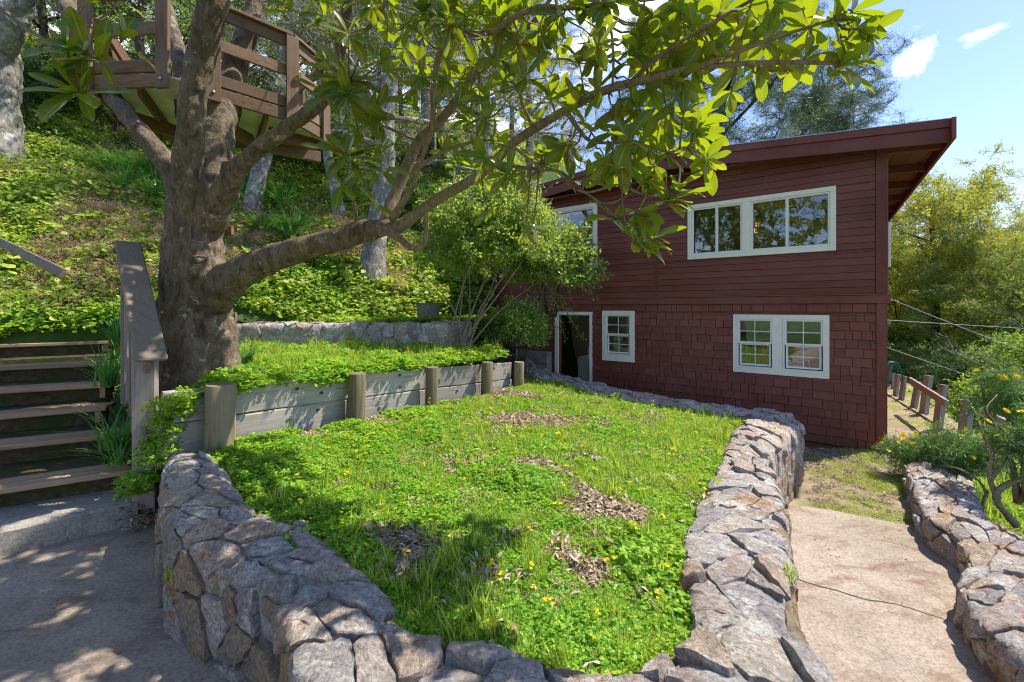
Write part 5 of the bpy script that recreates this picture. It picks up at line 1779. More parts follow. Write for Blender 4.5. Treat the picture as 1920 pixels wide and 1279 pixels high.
to = link('trunk', mesh('trunk', V, F, M['bark']), mag)
rm = to.modifiers.new('join', 'REMESH'); rm.mode = 'VOXEL'; rm.voxel_size = .019; rm.use_smooth_shade = True
sm = to.modifiers.new('relax', 'SMOOTH'); sm.factor = .6; sm.iterations = 5
tx1 = bpy.data.textures.new('bark_lumps', 'CLOUDS'); tx1.noise_scale = .16; tx1.noise_depth = 4
dp1 = to.modifiers.new('lumps', 'DISPLACE'); dp1.texture = tx1; dp1.strength = .045; dp1.mid_level = .5
# knot hole rim on the burl
V, F = tube([Vector(P(372 + 14 * math.cos(a), 487 + 6 * math.sin(a), 4.095)) - mb_ for a in [2 * math.pi * k / 14 for k in range(15)]], [.012] * 15, 8)
link('knot', mesh('knot', V, F, M['bark'], True), mag)

BR = [
    # main bough A
    [PR(715, 428, 3.8, .075), PR(748, 424, 3.72, .055), PR(785, 400, 3.62, .048), PR(825, 370, 3.5, .044), PR(870, 346, 3.35, .040), PR(912, 318, 3.2, .037), PR(940, 290, 3.12, .035), PR(965, 266, 3.02, .033), PR(1005, 240, 2.9, .031), PR(1060, 207, 2.75, .028), PR(1120, 175, 2.6, .026), PR(1180, 156, 2.47, .023), PR(1240, 143, 2.35, .021), PR(1300, 128, 2.25, .017), PR(1380, 120, 2.15, .013), PR(1470, 117, 2.0, .010), PR(1565, 119, 1.88, .007)],
    # curled loop below
    [PR(725, 428, 3.72, .060), PR(755, 452, 3.68, .030), PR(776, 467, 3.65, .024), PR(795, 456, 3.62, .022), PR(800, 425, 3.6, .020), PR(798, 400, 3.58, .018), PR(813, 378, 3.53, .018), PR(850, 352, 3.45, .016)],
    # bough B up through the middle
    [PR(722, 418, 3.8, .06), PR(738, 370, 3.85, .055), PR(760, 318, 3.85, .050), PR(785, 265, 3.8, .046), PR(822, 230, 3.75, .042), PR(862, 180, 3.65, .038), PR(895, 135, 3.55, .034), PR(930, 104, 3.4, .028), PR(968, 72, 3.3, .024), PR(1010, 30, 3.2, .018), PR(1050, -30, 3.1, .012)],
    # thin riser
    [PR(735, 412, 3.7, .035), PR(770, 355, 3.5, .028), PR(782, 317, 3.4, .024), PR(803, 262, 3.3, .022), PR(812, 215, 3.2, .020), PR(812, 165, 3.1, .019), PR(826, 95, 3.0, .019), PR(848, 68, 2.95, .019), PR(915, 62, 2.8, .018), PR(960, 35, 2.7, .018), PR(1010, 14, 2.6, .018), PR(1060, 15, 2.5, .015), PR(1120, 8, 2.4, .012), PR(1180, -10, 2.3, .008)],
    [PR(783, 315, 3.4, .018), PR(830, 285, 3.3, .014), PR(880, 268, 3.2, .012), PR(925, 262, 3.1, .008)],
    [PR(930, 305, 3.15, .022), PR(965, 312, 3.0, .015), PR(1010, 318, 2.85, .012), PR(1050, 322, 2.75, .010), PR(1090, 355, 2.65, .009), PR(1125, 380, 2.55, .008), PR(1153, 405, 2.5, .005)],
    [PR(1050, 322, 2.75, .008), PR(1062, 343, 2.7, .007), PR(1100, 361, 2.6, .007), PR(1162, 346, 2.45, .007), PR(1200, 363, 2.35, .006), PR(1250, 370, 2.3, .005)],
    [PR(1105, 378, 2.6, .006), PR(1150, 380, 2.5, .006), PR(1185, 362, 2.42, .005)],
    [PR(1165, 352, 2.5, .004), PR(1175, 430, 2.42, .005), PR(1200, 456, 2.35, .004)],
    [PR(1060, 207, 2.75, .018), PR(1100, 260, 2.7, .012), PR(1130, 268, 2.6, .010), PR(1190, 268, 2.5, .008), PR(1253, 285, 2.42, .006), PR(1290, 275, 2.4, .004)],
    [PR(1180, 156, 2.47, .014), PR(1230, 110, 2.4, .012), PR(1290, 70, 2.3, .011), PR(1350, 35, 2.2, .010), PR(1410, 0, 2.1, .008), PR(1450, -20, 2.0, .006)],
    [PR(1300, 128, 2.25, .012), PR(1360, 108, 2.15, .010), PR(1440, 75, 2.05, .009), PR(1520, 50, 1.95, .007), PR(1565, 35, 1.9, .005)],
    [PR(1148, 165, 2.55, .007), PR(1150, 110, 2.5, .008), PR(1145, 50, 2.45, .008), PR(1135, -20, 2.4, .009)],
    [PR(640, 80, 3.8, .03), PR(665, 70, 3.7, .022), PR(700, 42, 3.6, .018), PR(725, 0, 3.5, .014)],
    [PR(598, 193, 3.9, .03), PR(640, 150, 3.6, .02), PR(652, 160, 3.2, .010), PR(655, 150, 3.0, .006)],
    [PR(760, 318, 3.8, .016), PR(720, 320, 3.5, .012), PR(670, 325, 3.2, .009), PR(648, 298, 3.0, .006)],
    [PR(660, 440, 3.9, .02), PR(668, 400, 3.8, .012), PR(655, 350, 3.5, .010), PR(648, 310, 3.1, .006)],
    # twig cluster entering at the top left
    [PR(-60, -20, 2.7, .016), PR(0, 15, 2.65, .013), PR(50, 55, 2.6, .011), PR(88, 78, 2.55, .010), PR(105, 115, 2.5, .009), PR(130, 150, 2.5, .007), PR(150, 172, 2.5, .005)],
    [PR(60, -30, 2.9, .012), PR(110, 22, 2.8, .010), PR(160, 45, 2.75, .008), PR(200, 68, 2.7, .006), PR(225, 72, 2.7, .004)],
    [PR(105, 115, 2.5, .006), PR(145, 108, 2.5, .005), PR(160, 95, 2.5, .004)],
    [PR(1000, 240, 2.9, .012), PR(975, 180, 2.8, .009), PR(985, 145, 2.7, .006)],
    [PR(785, 265, 3.8, .014), PR(700, 230, 3.7, .010), PR(700, 250, 3.5, .006)],
    [PR(850, 190, 3.6, .02), PR(900, 215, 3.4, .012), PR(910, 222, 3.2, .006)],
]
skel = []
for i, rows in enumerate(BR):
    V, F = limb_mesh([rows], 10 if i < 4 else 7, .10, .045, i * 1.7)
    o = link('branch', mesh('branch', V, F, M['bark_br'], True), mag)
    for r in spline(rows, .06): skel.append(r)
for rows in TRK[4:10]:
    for r in spline(rows, .08): skel.append(r)
skel = np.array(skel)

# leaf shapes, obovate with a fold and a droop
def mag_leaf(seed):
    r_ = random.Random(seed)
    prof = [(0, .05), (.08, .10), (.25, .30), (.45, .44), (.62, .50), (.78, .47), (.90, .32), (.97, .14), (1.0, .02)]
    V = []; F = []
    curl = r_.uniform(.05, .28); fold = r_.uniform(.10, .28)
    for i, (t, wv) in enumerate(prof):
        zc_ = -curl * t * t
        for k, f in enumerate((-1, -.5, 0, .5, 1)):
            wav = .012 * math.sin(t * 14 + f * 2 + seed) * abs(f)
            V.append((t, wv * .36 * f, zc_ + fold * abs(f) * wv * .40 + wav))
    for i in range(len(prof) - 1):
        for k in range(4):
            F.append((i * 5 + k, (i + 1) * 5 + k, (i + 1) * 5 + k + 1, i * 5 + k + 1))
    # stalk
    b = len(V)
    V += [(-.12, -.006, .01), (-.12, .006, .01), (.0, .008, 0), (.0, -.008, 0)]
    F.append((b, b + 1, b + 2, b + 3))
    return V, F
LV = [mag_leaf(s) for s in range(6)]
LM = []
for V, F in LV:
    me = mesh('leaf', V, F, M['mag'], True); LM.append(me)
    MIDA = np.array([abs(k - 2) / 2 for i in range(9) for k in range(5)] + [0, 0, 0, 0], np.float32)
    ALGA = np.array([t_ for t_ in (0, .08, .25, .45, .62, .78, .90, .97, 1.0) for k in range(5)] + [0] * 4, np.float32)
    for nm_, ar_ in (('mid', MIDA), ('along', ALGA)):
        at_ = me.attributes.new(nm_, 'FLOAT', 'POINT'); at_.data.foreach_set('value', ar_)

def frame_mat(p, d, n, L):
    d = d.normalized(); s_ = n.cross(d)
    if s_.length < 1e-4: s_ = Vector((1, 0, 0))
    s_.normalize(); n2 = d.cross(s_)
    return Matrix(((d.x * L, s_.x * L, n2.x * L, p.x), (d.y * L, s_.y * L, n2.y * L, p.y), (d.z * L, s_.z * L, n2.z * L, p.z), (0, 0, 0, 1)))

rosettes = []   # (point, axis, leaf count, leaf length)
def ros(px, py, Y, n=9, L=.15, ax=None):
    rosettes.append((P(px, py, Y), ax, n, L))
RL = [(1575, 122, 1.88, 11, .165), (1590, 75, 1.95, 9, .15), (1565, 35, 1.92, 10, .15), (1520, 48, 2.0, 8, .15), (1625, 60, 1.85, 7, .13), (1510, 108, 2.0, 7, .15), (1600, 20, 1.9, 6, .14),
      (1470, 118, 2.05, 5, .15), (1440, 78, 2.1, 8, .15), (1405, 22, 2.1, 8, .15), (1455, 8, 2.05, 8, .15), (1425, 130, 2.15, 7, .15), (1385, 118, 2.2, 6, .14), (1390, 60, 2.2, 7, .15), (1372, 175, 2.3, 7, .15),
      (1350, 25, 2.25, 9, .15), (1330, 95, 2.3, 8, .15), (1300, 60, 2.35, 9, .15), (1300, 132, 2.35, 7, .14), (1275, 20, 2.4, 9, .15), (1262, 100, 2.4, 8, .15), (1320, 225, 2.5, 9, .10), (1326, 302, 2.5, 11, .10), (1300, 250, 2.5, 9, .11),
      (1253, 285, 2.42, 9, .15), (1250, 370, 2.3, 15, .19), (1275, 350, 2.3, 7, .17), (1209, 336, 2.4, 9, .15), (1153, 406, 2.5, 9, .15), (1196, 402, 2.45, 11, .175), (1202, 457, 2.35, 14, .155), (1228, 445, 2.4, 7, .14), (1165, 315, 2.5, 4, .15), (1100, 330, 2.6, 7, .13), (1068, 340, 2.7, 5, .13),
      (985, 148, 2.6, 10, .17), (1010, 60, 2.6, 9, .16), (1050, 30, 2.5, 9, .16), (1095, 25, 2.45, 9, .16), (1190, 60, 2.45, 9, .15), (1225, 30, 2.4, 9, .15), (1085, 115, 2.6, 9, .15), (1130, 110, 2.55, 7, .15), (1180, 95, 2.5, 8, .15),
      (1215, 165, 2.5, 8, .14), (1150, 205, 2.6, 8, .14), (1195, 215, 2.6, 8, .14), (1120, 238, 2.7, 9, .15), (1060, 270, 2.8, 9, .15), (1000, 300, 2.9, 8, .14), (1030, 185, 2.8, 8, .15), (1250, 215, 2.5, 7, .14), (1075, 190, 2.7, 8, .15),
      (911, 222, 3.1, 9, .16), (925, 262, 3.1, 7, .14), (880, 170, 3.3, 7, .15), (860, 60, 2.9, 7, .15), (940, 30, 2.8, 8, .15), (900, 20, 2.9, 8, .15), (845, 10, 3.0, 7, .15), (980, 330, 3.0, 6, .13), (915, 395, 3.1, 6, .13), (1000, 425, 3.0, 7, .12), (985, 440, 3.1, 5, .12), (1020, 300, 2.9, 8, .14),
      (655, 150, 3.0, 14, .25), (648, 290, 3.0, 15, .26), (715, 315, 3.1, 10, .22), (690, 205, 3.2, 9, .22), (640, 345, 3.1, 7, .17), (700, 380, 3.3, 6, .15), (610, 175, 3.1, 6, .17), (790, 22, 2.8, 9, .19), (760, 45, 2.9, 7, .17), (815, 5, 2.8, 7, .17), (670, 240, 3.2, 8, .17), (740, 270, 3.3, 7, .15),
      (780, 165, 3.5, 7, .15), (775, 200, 3.5, 7, .15), (830, 280, 3.4, 6, .14), (840, 120, 3.3, 7, .15), (540, 15, 3.2, 5, .16), (520, 0, 3.2, 4, .16), (700, 120, 3.6, 6, .15), (735, 90, 3.6, 6, .15),
      (150, 174, 2.5, 11, .26), (160, 95, 2.5, 6, .18), (128, 100, 2.5, 6, .19), (228, 72, 2.7, 5, .21), (185, 112, 2.55, 6, .24), (240, 0, 2.9, 4, .15), (165, 0, 2.8, 3, .15)]
for (px, py, Y, n, L) in RL: ros(px, py, Y, n, L, (.15, -.8, .3) if ((px < 760 and py > 85) or (px, py) in ((985, 148), (911, 222))) else None)
rr = random.Random(21)
def near_skel(p, mx=1.0):
    d = np.linalg.norm(skel[:, :3] - np.array(p), axis=1)
    i = int(np.argmin(d)); return i, d[i]
# fill of the middle of the crown
cnt = 0
while cnt < 112:
    px = rr.uniform(600, 1345); py = rr.uniform(-30, 340)
    lim = 330 if px < 1130 else 330 - (px - 1130) * .12
    if py > lim: continue
    if px < 820 and py > 150 and rr.random() < .55: continue
    Y = rr.uniform(2.35, 3.7) if px < 1100 else rr.uniform(2.2, 2.9)
    p = P(px, py, Y)
    if near_skel(p)[1] > .75: continue
    rosettes.append((p, None, rr.randint(6, 10), rr.uniform(.125, .175))); cnt += 1
n_vis = len(rosettes)
# crown above the picture: it throws the dappled shade on the patio, the wall and the stairs
def frame_free(p):
    if p.y < .25: return True
    py = HY - (p.z - CH) / p.y * FP; px = CX + p.x / p.y * FP
    return py < -70 or px < -120
over = 0
while over < 300:
    x_ = rr.uniform(-4.8, 1.5); y_ = rr.uniform(.2, 5.6); z_ = rr.uniform(3.3, 5.6)
    p = Vector((x_, y_, z_))
    if not frame_free(p): continue
    # where its shadow falls on the patio level
    sh = p - SUNV * ((z_ - .3) / SUNV.z)
    if sh.x > -.75 or sh.y > 5.2: 
        if rr.random() < .9: continue
    if sh.x < -5.5: continue
    rosettes.append((p, None, rr.randint(7, 11), rr.uniform(.15, .19))); over += 1

aimed = 0  # extra clusters added up the sun line to shade trunk, stairs and two leaf groups
while aimed < 170:
    q_ = Vector((rr.uniform(-4.8, -2.3), rr.uniform(2.6, 5.0), rr.uniform(.2, 3.6)))
    z_ = rr.uniform(3.9, 6.2)
    if aimed % 3 == 0: q_ = (P(150, 140, 2.5) if aimed % 2 else P(665, 240, 3.0)) + Vector((rr.uniform(-.3, .3), rr.uniform(-.3, .3), rr.uniform(-.3, .3)))
    p = q_ + SUNV * ((z_ - q_.z) / SUNV.z)
    ppy = HY - (p.z - CH) / p.y * FP; ppx = CX + p.x / p.y * FP
    if not (frame_free(p) or (ppy < 150 and ppx > 600 and rr.random() < .25)): continue
    rosettes.append((p, None, rr.randint(7, 10), rr.uniform(.15, .19))); aimed += 1

leafT = []      # transforms
twigs = []
for ri, (p, ax, n, L) in enumerate(rosettes):
    i, dd = near_skel(p)
    s0 = Vector(skel[i][:3])
    dirv = (p - s0)
    if dirv.length < .05: dirv = Vector((.3, -.3, .2))
    # attach a little way back along the parent
    if ax is None:
        a = (dirv.normalized() + Vector((rr.uniform(-.4, .4), rr.uniform(-.5, .2), rr.uniform(-.1, .6)))).normalized()
    else: a = Vector(ax).normalized()
    if dd < (1.0 if ri < n_vis else 0):
        mid = s0.lerp(p, .5) + Vector((0, 0, -.06 * dd + rr.uniform(-.03, .03)))
        twigs.append(([s0, s0.lerp(mid, .5) + Vector((0, 0, -.02)), mid, mid.lerp(p, .5) + Vector((0, 0, .01)), p], [.0075, .0062, .0052, .0045, .004]))
    elif ri >= n_vis:
        q = p - a * .25 + Vector((0, 0, .15))
        twigs.append(([q, q.lerp(p, .5), p], [.008, .006, .004]))
    t1 = a.orthogonal().normalized(); t2 = a.cross(t1)
    ph = rr.uniform(0, 6.28)
    for k in range(n):
        ang = ph + k * 2.4
        el = rr.uniform(.0, .75) if k > 2 else rr.uniform(.7, 1.1)
        d = (t1 * math.cos(ang) + t2 * math.sin(ang)) * math.cos(el) + a * math.sin(el)
        d = (d + Vector((0, 0, -.18))).normalized()
        nn = (a * .8 + Vector((0, 0, .5)) + Vector((rr.uniform(-.3, .3), rr.uniform(-.3, .3), 0))).normalized()
        ln = L * rr.uniform(.55, 1.32)
        leafT.append((ri, k, p + a * rr.uniform(-.035, .01), d, nn, ln))
V = []; F = []
for pts_, rad_ in twigs:
    v, f = tube([q - mb_ for q in pts_], rad_, 5, 0)
    b = len(V); V += v; F += [tuple(i + b for i in t) for t in f]
tagp(link('twigs', mesh('twigs', V, F, M['bark_br'], True), mag), kind='stuff')
# the 300 leaves that show largest are parts; the rest is one mass of foliage
def show(t):
    q = t[2]
    if t[0] >= n_vis or q.y < .3: return -1
    return t[5] / q.y
order = sorted(range(len(leafT)), key=lambda i: -show(leafT[i]))
big = set(order[:300])
Vs = []; Fs = []; Rs = []
off = 0
LVn = [(np.array(v, float), f) for v, f in LV]
for i, (ri, k, p, d, nn, ln) in enumerate(leafT):
    Mx_ = frame_mat(p - mb_, d, nn, ln)
    q = rr.randrange(6)
    if i in big:
        o = link('leaf', LM[q], mag); o.matrix_local = Mx_
    else:
        A = np.array(Mx_)
        v, f = LVn[q]
        Vs.append(v @ A[:3, :3].T + A[:3, 3]); Fs.append(np.array(f) + off); off += len(v)
        Rs.append(np.full(len(f), rr.random()))
me = mesh('foliage', np.vstack(Vs), np.vstack(Fs), M['mag'], True)
at = me.attributes.new('rnd', 'FLOAT', 'FACE'); at.data.foreach_set('value', np.concatenate(Rs).astype(np.float32))
for nm_, ar_ in (('mid', MIDA), ('along', ALGA)):
    at_ = me.attributes.new(nm_, 'FLOAT', 'POINT'); at_.data.foreach_set('value', np.tile(ar_, len(Vs)))
tagp(link('foliage', me, mag), kind='stuff')
print('magnolia leaves', len(leafT))
# pale furry buds on the left twigs
for k, (px, py, Y) in enumerate(((162, 82, 2.5), (160, 78, 2.52), (232, 50, 2.7))):
    p = P(px, py, Y)
    V, F = tube([(0, 0, -.05), (0, 0, -.02), (0, 0, .02), (0, 0, .055), (0, 0, .075)], [.006, .013, .015, .009, .002], 8)
    o = link('bud', mesh('bud', V, F, leaf_mat('bud_skin', [(.35, .42, .2), (.45, .5, .3)], (.4, .5, .2), .2) if k == 0 else bpy.data.materials['bud_skin'], True), mag)
    o.location = p - mb_; o.rotation_euler = (rr.uniform(-.3, .3), rr.uniform(-.3, .3), 0)

# ---------------------------------------------------------------- treehouse
DZ = 4.07
th = empty('treehouse', (-3.6, 5.2, DZ), 0, 'brown timber treehouse platform with railings in the fork of the magnolia', 'treehouse')
tb = Vector((-3.6, 5.2, DZ))
def tP(px, Y): return Vector(((px - CX) / FP * Y, Y, 0))
A = tP(168, 4.52); A2 = tP(312, 4.46); B = tP(398, 4.72); Cc = tP(546, 5.30); D_ = tP(606, 5.88); E = tP(560, 6.4); F_ = tP(335, 5.95); G_ = tP(222, 5.15)
deck = [A, A2, B, Cc, D_, E, F_, G_]
m = MB(); m.prism([(p.x - tb.x, p.y - tb.y) for p in deck], .115, .135); m.build('deck_underside', M['ply'], th)
# deck boards on top
def clip_line(poly, y):
    xs = []
    for i in range(len(poly)):
        a, b = poly[i], poly[(i + 1) % len(poly)]
        if (a.y > y) != (b.y > y): xs.append(a.x + (b.x - a.x) * (y - a.y) / (b.y - a.y))
    return (min(xs), max(xs)) if len(xs) >= 2 else None
y = 4.52
while y < 6.85:
    c0 = clip_line(deck, y + .01); c1 = clip_line(deck, y + .12)
    if c0 and c1:
        x0, x1 = max(c0[0], c1[0]), min(c0[1], c1[1])
        MB().box(x0 - tb.x, y - tb.y, .136, x1 - tb.x, y + .132 - tb.y, .160, .003).build('deck_board', M['wood_red'], th)
    y += .138
def bm_(name, a, b, z, wd, ht, mat=M['wood_red'], dz=0):
    a = Vector((a.x, a.y, z)) - tb; b = Vector((b.x, b.y, z + dz)) - tb
    o = MB().beam(a, b, wd, ht, (0, 0, 1), .004).build(name, mat, th); return o
for (a, b) in ((A, A2), (B, Cc), (Cc, D_), (D_, E), (E, F_), (F_, G_), (G_, A)):
    bm_('rim_board', a, b, DZ + .075, .04, .14)
# rails on the three sides that show
def off(a, b, k):
    d = (b - a).normalized(); n = Vector((d.y, -d.x, 0)); return n * k
for (a, b, zs) in ((A, A2, (4.30, 4.70, 5.08)), (B, Cc, (4.30, 4.70, 5.06)), (Cc, D_, (4.30, 4.70, 5.06)), (G_, A, (4.30, 4.70)), (D_, E, (4.30, 4.70, 5.06)), (F_, G_, (4.7,))):
    o_ = off(a, b, .028)
    for z in zs: bm_('rail', a - o_ * 0 , b - o_ * 0, z, .035, .13)
wp = wood_mat('treehouse_post_wood', (.09, .05, .03), (.24, .14, .085), 2, (.18, .12, .085))
for (c, a, b, h) in ((A, A, A2, 1.2), (A2, A, A2, 1.25), (B, B, Cc, .98), (Cc, B, Cc, 1.05), (D_, Cc, D_, .98), (E, D_, E, 1.0), (G_, G_, A, 1.1), (F_, F_, G_, 1.0)):
    o_ = off(a, b, .045)
    p = c + o_
    d = (b - a).normalized()
    o = MB().box(-.072, -.02, -.03, .072, .02, h, .004).build('post', wp, th)
    o.location = (p.x - tb.x, p.y - tb.y, 0); o.rotation_euler = (0, 0, math.atan2(d.y, d.x))
    V, F = tube([(0, -.036, .06), (0, -.034, .06), (0, -.02, .06)], [.006, .016, .017], 10)
    link('bolt', mesh('bolt', V, F, M['metal'], True), o)
# cap on the right rail
bm_('rail_cap', B + Vector((0, 0, 0)), Cc, 5.15, .12, .035); bm_('rail_cap', Cc, D_, 5.15, .12, .035)
# diagonal braces and joists beneath
bm_('brace', tP(185, 4.7), tP(268, 5.3), 4.98, .04, .13, dz=-.50)
for (a, b) in ((tP(200, 4.6), tP(250, 5.2)), (tP(262, 4.6), tP(320, 5.7)), (tP(405, 4.85), tP(390, 5.9)), (tP(450, 5.0), tP(432, 6.0)), (tP(500, 5.2), tP(482, 6.1)), (tP(545, 5.5), tP(533, 6.2))):
    bm_('joist', a, b, DZ + .045, .04, .135)
bm_('beam', tP(240, 5.0), tP(335, 5.45), DZ - .07, .09, .15); bm_('beam', tP(380, 4.95), tP(470, 5.7), DZ - .07, .09, .15)
bm_('beam', tP(472, 5.8), tP(600, 6.35), DZ - .07, .09, .15); bm_('beam', tP(505, 5.55), tP(590, 5.95), DZ - .03, .06, .16)
# climbing boards on the trunk
lad = empty('tree_ladder', (-3.0, 4.6, 2), 0, 'short brown boards nailed up the right side of the magnolia trunk as rungs', 'ladder')
for (px, py) in ((441, 312), (436, 372), (434, 434), (438, 596)):
    p = P(px - 22, py, 4.62)
    o = MB().box(-.13, -.02, -.05, .15, .02, .05, .004).build('rung', M['wood_red'], lad)
    o.location = p - Vector((-3.0, 4.6, 2)); o.rotation_euler = (0, R(-2), R(rr.uniform(-8, 8)))

# ---------------------------------------------------------------- other trees
def grow(base, tip, r0, r1, bend, nbr, blen, rr_, sub=True, sag=.0):
    """trunk rows and branch rows, plus end points for foliage"""
    pts = []
    ax = (tip - base); L = ax.length; ax.normalize()
    s1 = ax.orthogonal().normalized(); s2 = ax.cross(s1)
    K = 9
    b1, b2 = rr_.uniform(-1, 1) * bend, rr_.uniform(-1, 1) * bend
    for i in range(K):
        t = i / (K - 1)
        w_ = math.sin(t * math.pi) * L
        pts.append(base + ax * L * t + (s1 * b1 + s2 * b2) * w_ + Vector((rr_.uniform(-1, 1), rr_.uniform(-1, 1), 0)) * r0 * .25 * (t > 0))
    rows = [(*p, r0 + (r1 - r0) * (i / (K - 1)) ** .8 + (r0 * .3 if i == 0 else 0)) for i, p in enumerate(pts)]
    brs = []; ends = []
    for k in range(nbr):
        t = .30 + .70 * (k + rr_.random()) / nbr
        i = min(K - 2, int(t * (K - 1))); f = t * (K - 1) - i
        p = pts[i].lerp(pts[i + 1], f)
        a = k * 2.4 + rr_.uniform(-.4, .4)
        d = Vector((math.cos(a), math.sin(a), rr_.uniform(.1, .9) - sag)).normalized()
        l = blen * (1.15 - .6 * t) * rr_.uniform(.7, 1.2)
        q1 = p + d * l * .5 + Vector((0, 0, .05 * l)); q2 = p + d * l + Vector((rr_.uniform(-.1, .1), rr_.uniform(-.1, .1), rr_.uniform(-.1, .15) - sag * .3)) * l
        r_ = (r0 + (r1 - r0) * t) * .5
        brs.append([(*p, r_), (*q1, r_ * .6), (*q2, r_ * .22)])
        ends += [q1, q1.lerp(q2, .5), q2]
        if sub:
            for j in range(3):
                u = rr_.uniform(.35, .9); p3 = p.lerp(q2, u)
                d3 = (d + Vector((rr_.uniform(-1, 1), rr_.uniform(-1, 1), rr_.uniform(-.5, .8)))).normalized()
                q3 = p3 + d3 * l * .5
                brs.append([(*p3, r_ * .35), (*p3.lerp(q3, .5), r_ * .25), (*q3, r_ * .12)])
                ends += [p3.lerp(q3, .6), q3]
    ends.append(pts[-1])
    return rows, brs, ends

def tree(name, label, base, tip, r0, r1, temps, ncl, spread, csc, bark, nbr=12, blen=2.0, bend=.06, group=None, seed=0, cat='tree', sag=0.0, bias=None, minz=None, flat=.8):
    rr_ = random.Random(seed + 500)
    rg = np.random.default_rng(seed + 900)
    root = empty(name, tuple(base), 0, label, cat, group)
    rows, brs, ends = grow(base, tip, r0, r1, bend, nbr, blen, rr_, sag=sag)
    def tm(rows_, n): 
        s_ = spline(rows_, .3); return tube([Vector(r[:3]) - base for r in s_], [max(.004, r[3]) for r in s_], n, .12, seed)
    V, F = tm(rows, 12)
    link('trunk', mesh('trunk', V, F, bark, True), root)
    m = MB()
    for b in brs:
        v, f = tube([Vector(r[:3]) - base for r in b], [max(.003, r[3]) for r in b], 5, 0); m.add(v, f)
    tagp(m.build('limbs', bark, root, True), kind='stuff')
    if ncl:
        E_ = np.array([tuple(e) for e in ends])
        i = rg.integers(0, len(E_), ncl)
        pos = E_[i] + rg.normal(size=(ncl, 3)) * np.array([spread, spread, spread * flat])
        if minz is not None: pos = pos[pos[:, 2] > minz]
        pos = pos - np.array(tuple(base))
        rot = rg.normal(size=(len(pos), 3)) * .5; rot[:, 2] = rg.uniform(0, 6.28, len(pos))
        scatter('crown', temps, pos, rot, rg.uniform(.6, 1.3, len(pos)) * csc, root)
    return root

def hillz(x, y): return float(H_hill(np.array(x), np.array(y)))
def onhill(px, Y, dz=0):
    x = (px - CX) / FP * Y
    return Vector((x, Y, hillz(x, Y) + dz))

# large pale oak at the far left edge
b = onhill(0, 9.6, -.3)
o = empty('oak_tree', tuple(b), 0, 'massive pale smooth-barked oak trunk at the left edge of the hillside', 'tree')
rows1 = [(b.x - .05, b.y, b.z - .3, .62), (b.x - .1, b.y, b.z + .6, .48), (b.x - .15, b.y, b.z + 1.6, .42), (b.x - .05, b.y - .1, b.z + 2.6, .44), (b.x - .25, b.y - .1, b.z + 3.6, .42), (b.x - .6, b.y, b.z + 5.5, .34), (b.x - .8, b.y, b.z + 8, .25)]
rows2 = [(b.x - .1, b.y - .1, b.z + 2.5, .30), (b.x + .5, b.y - .3, b.z + 3.0, .26), (b.x + 1.0, b.y - .5, b.z + 3.5, .22), (b.x + 1.8, b.y - .8, b.z + 4.6, .18), (b.x + 3.0, b.y - .8, b.z + 6.2, .12)]
V = []; F = []
for q, rw in enumerate((rows1, rows2)):
    s_ = spline(rw, .12); v, f = tube([Vector(r[:3]) - b for r in s_], [r[3] for r in s_], 20, .16, q)
    n_ = len(V); V += v; F += [tuple(i + n_ for i in t) for t in f]
t_ = link('trunk', mesh('trunk', V, F, M['bark_pale'], True), o)
rm = t_.modifiers.new('join', 'REMESH'); rm.mode = 'VOXEL'; rm.voxel_size = .045; rm.use_smooth_shade = True
dp2 = t_.modifiers.new('lumps', 'DISPLACE'); dp2.texture = tx1; dp2.strength = .09; dp2.mid_level = .5
rg = np.random.default_rng(3)
pos = np.array([[rows1[-1][0], rows1[-1][1], rows1[-1][2]]]) + rg.normal(size=(70, 3)) * np.array([1.9, 1.6, 1.3]) + np.array([0, 0, .5]) - np.array(tuple(b))
scatter('crown', T['oakb'], pos, zrot(len(pos), .5), rg.uniform(1, 2, len(pos)), o)

# pale trees on the hill that can be told apart
tr_specs = [
    ('oak_tree', 'pale lichen-covered oak forking just right of the treehouse', onhill(697, 9.3, -.2), P(745, -120, 9.9), .27, .14, 'oakb', 190, .7, 1.0, 'bark_pale', 12, 2.0),
    ('oak_tree', 'slim pale oak leaning left below the treehouse', onhill(468, 10.4, -.2), P(560, -40, 11.2), .22, .12, 'oakb', 150, .8, 1.1, 'bark_pale', 11, 2.2),
    ('oak_tree', 'thin grey tree standing between the two pale oaks', onhill(640, 11.3, -.2), P(628, -150, 11.5), .16, .08, 'oakb', 130, .8, 1.1, 'bark_pale', 10, 2.0),
    ('oak_tree', 'dark-stemmed tree directly behind the fork of the magnolia', onhill(285, 11.6, -.2), P(300, -160, 12.4), .14, .07, 'oakg', 170, .9, 1.2, 'bark_dark', 11, 2.3),
    ('oak_tree', 'grey tree with fine silvery twigs above the green shrub', onhill(905, 13.0, -.2), P(880, -80, 13.5), .24, .10, 'oakb', 330, .9, 1.15, 'bark_pale', 16, 2.8),
    ('oak_tree', 'grey twiggy tree rising behind the crown of the magnolia', onhill(790, 14.5, -.2), P(800, -200, 15.0), .26, .10, 'oakb', 360, 1.0, 1.25, 'bark_pale', 16, 3.2),
    ('oak_tree', 'grey-green tree just left of where the house roof begins', P(1010, 470, 17.0), P(985, -10, 17.0), .24, .08, 'oakb', 230, .8, 1.2, 'bark_pale', 14, 2.6),
]
for i, (nm, lb, b, tp_, r0, r1, tk, ncl, spd, cs, bk, nb, bl) in enumerate(tr_specs):
    tree(nm, lb, b, tp_, r0, r1, T[tk], ncl, spd, cs, M[bk], nb, bl, .05, seed=i * 7 + 1)
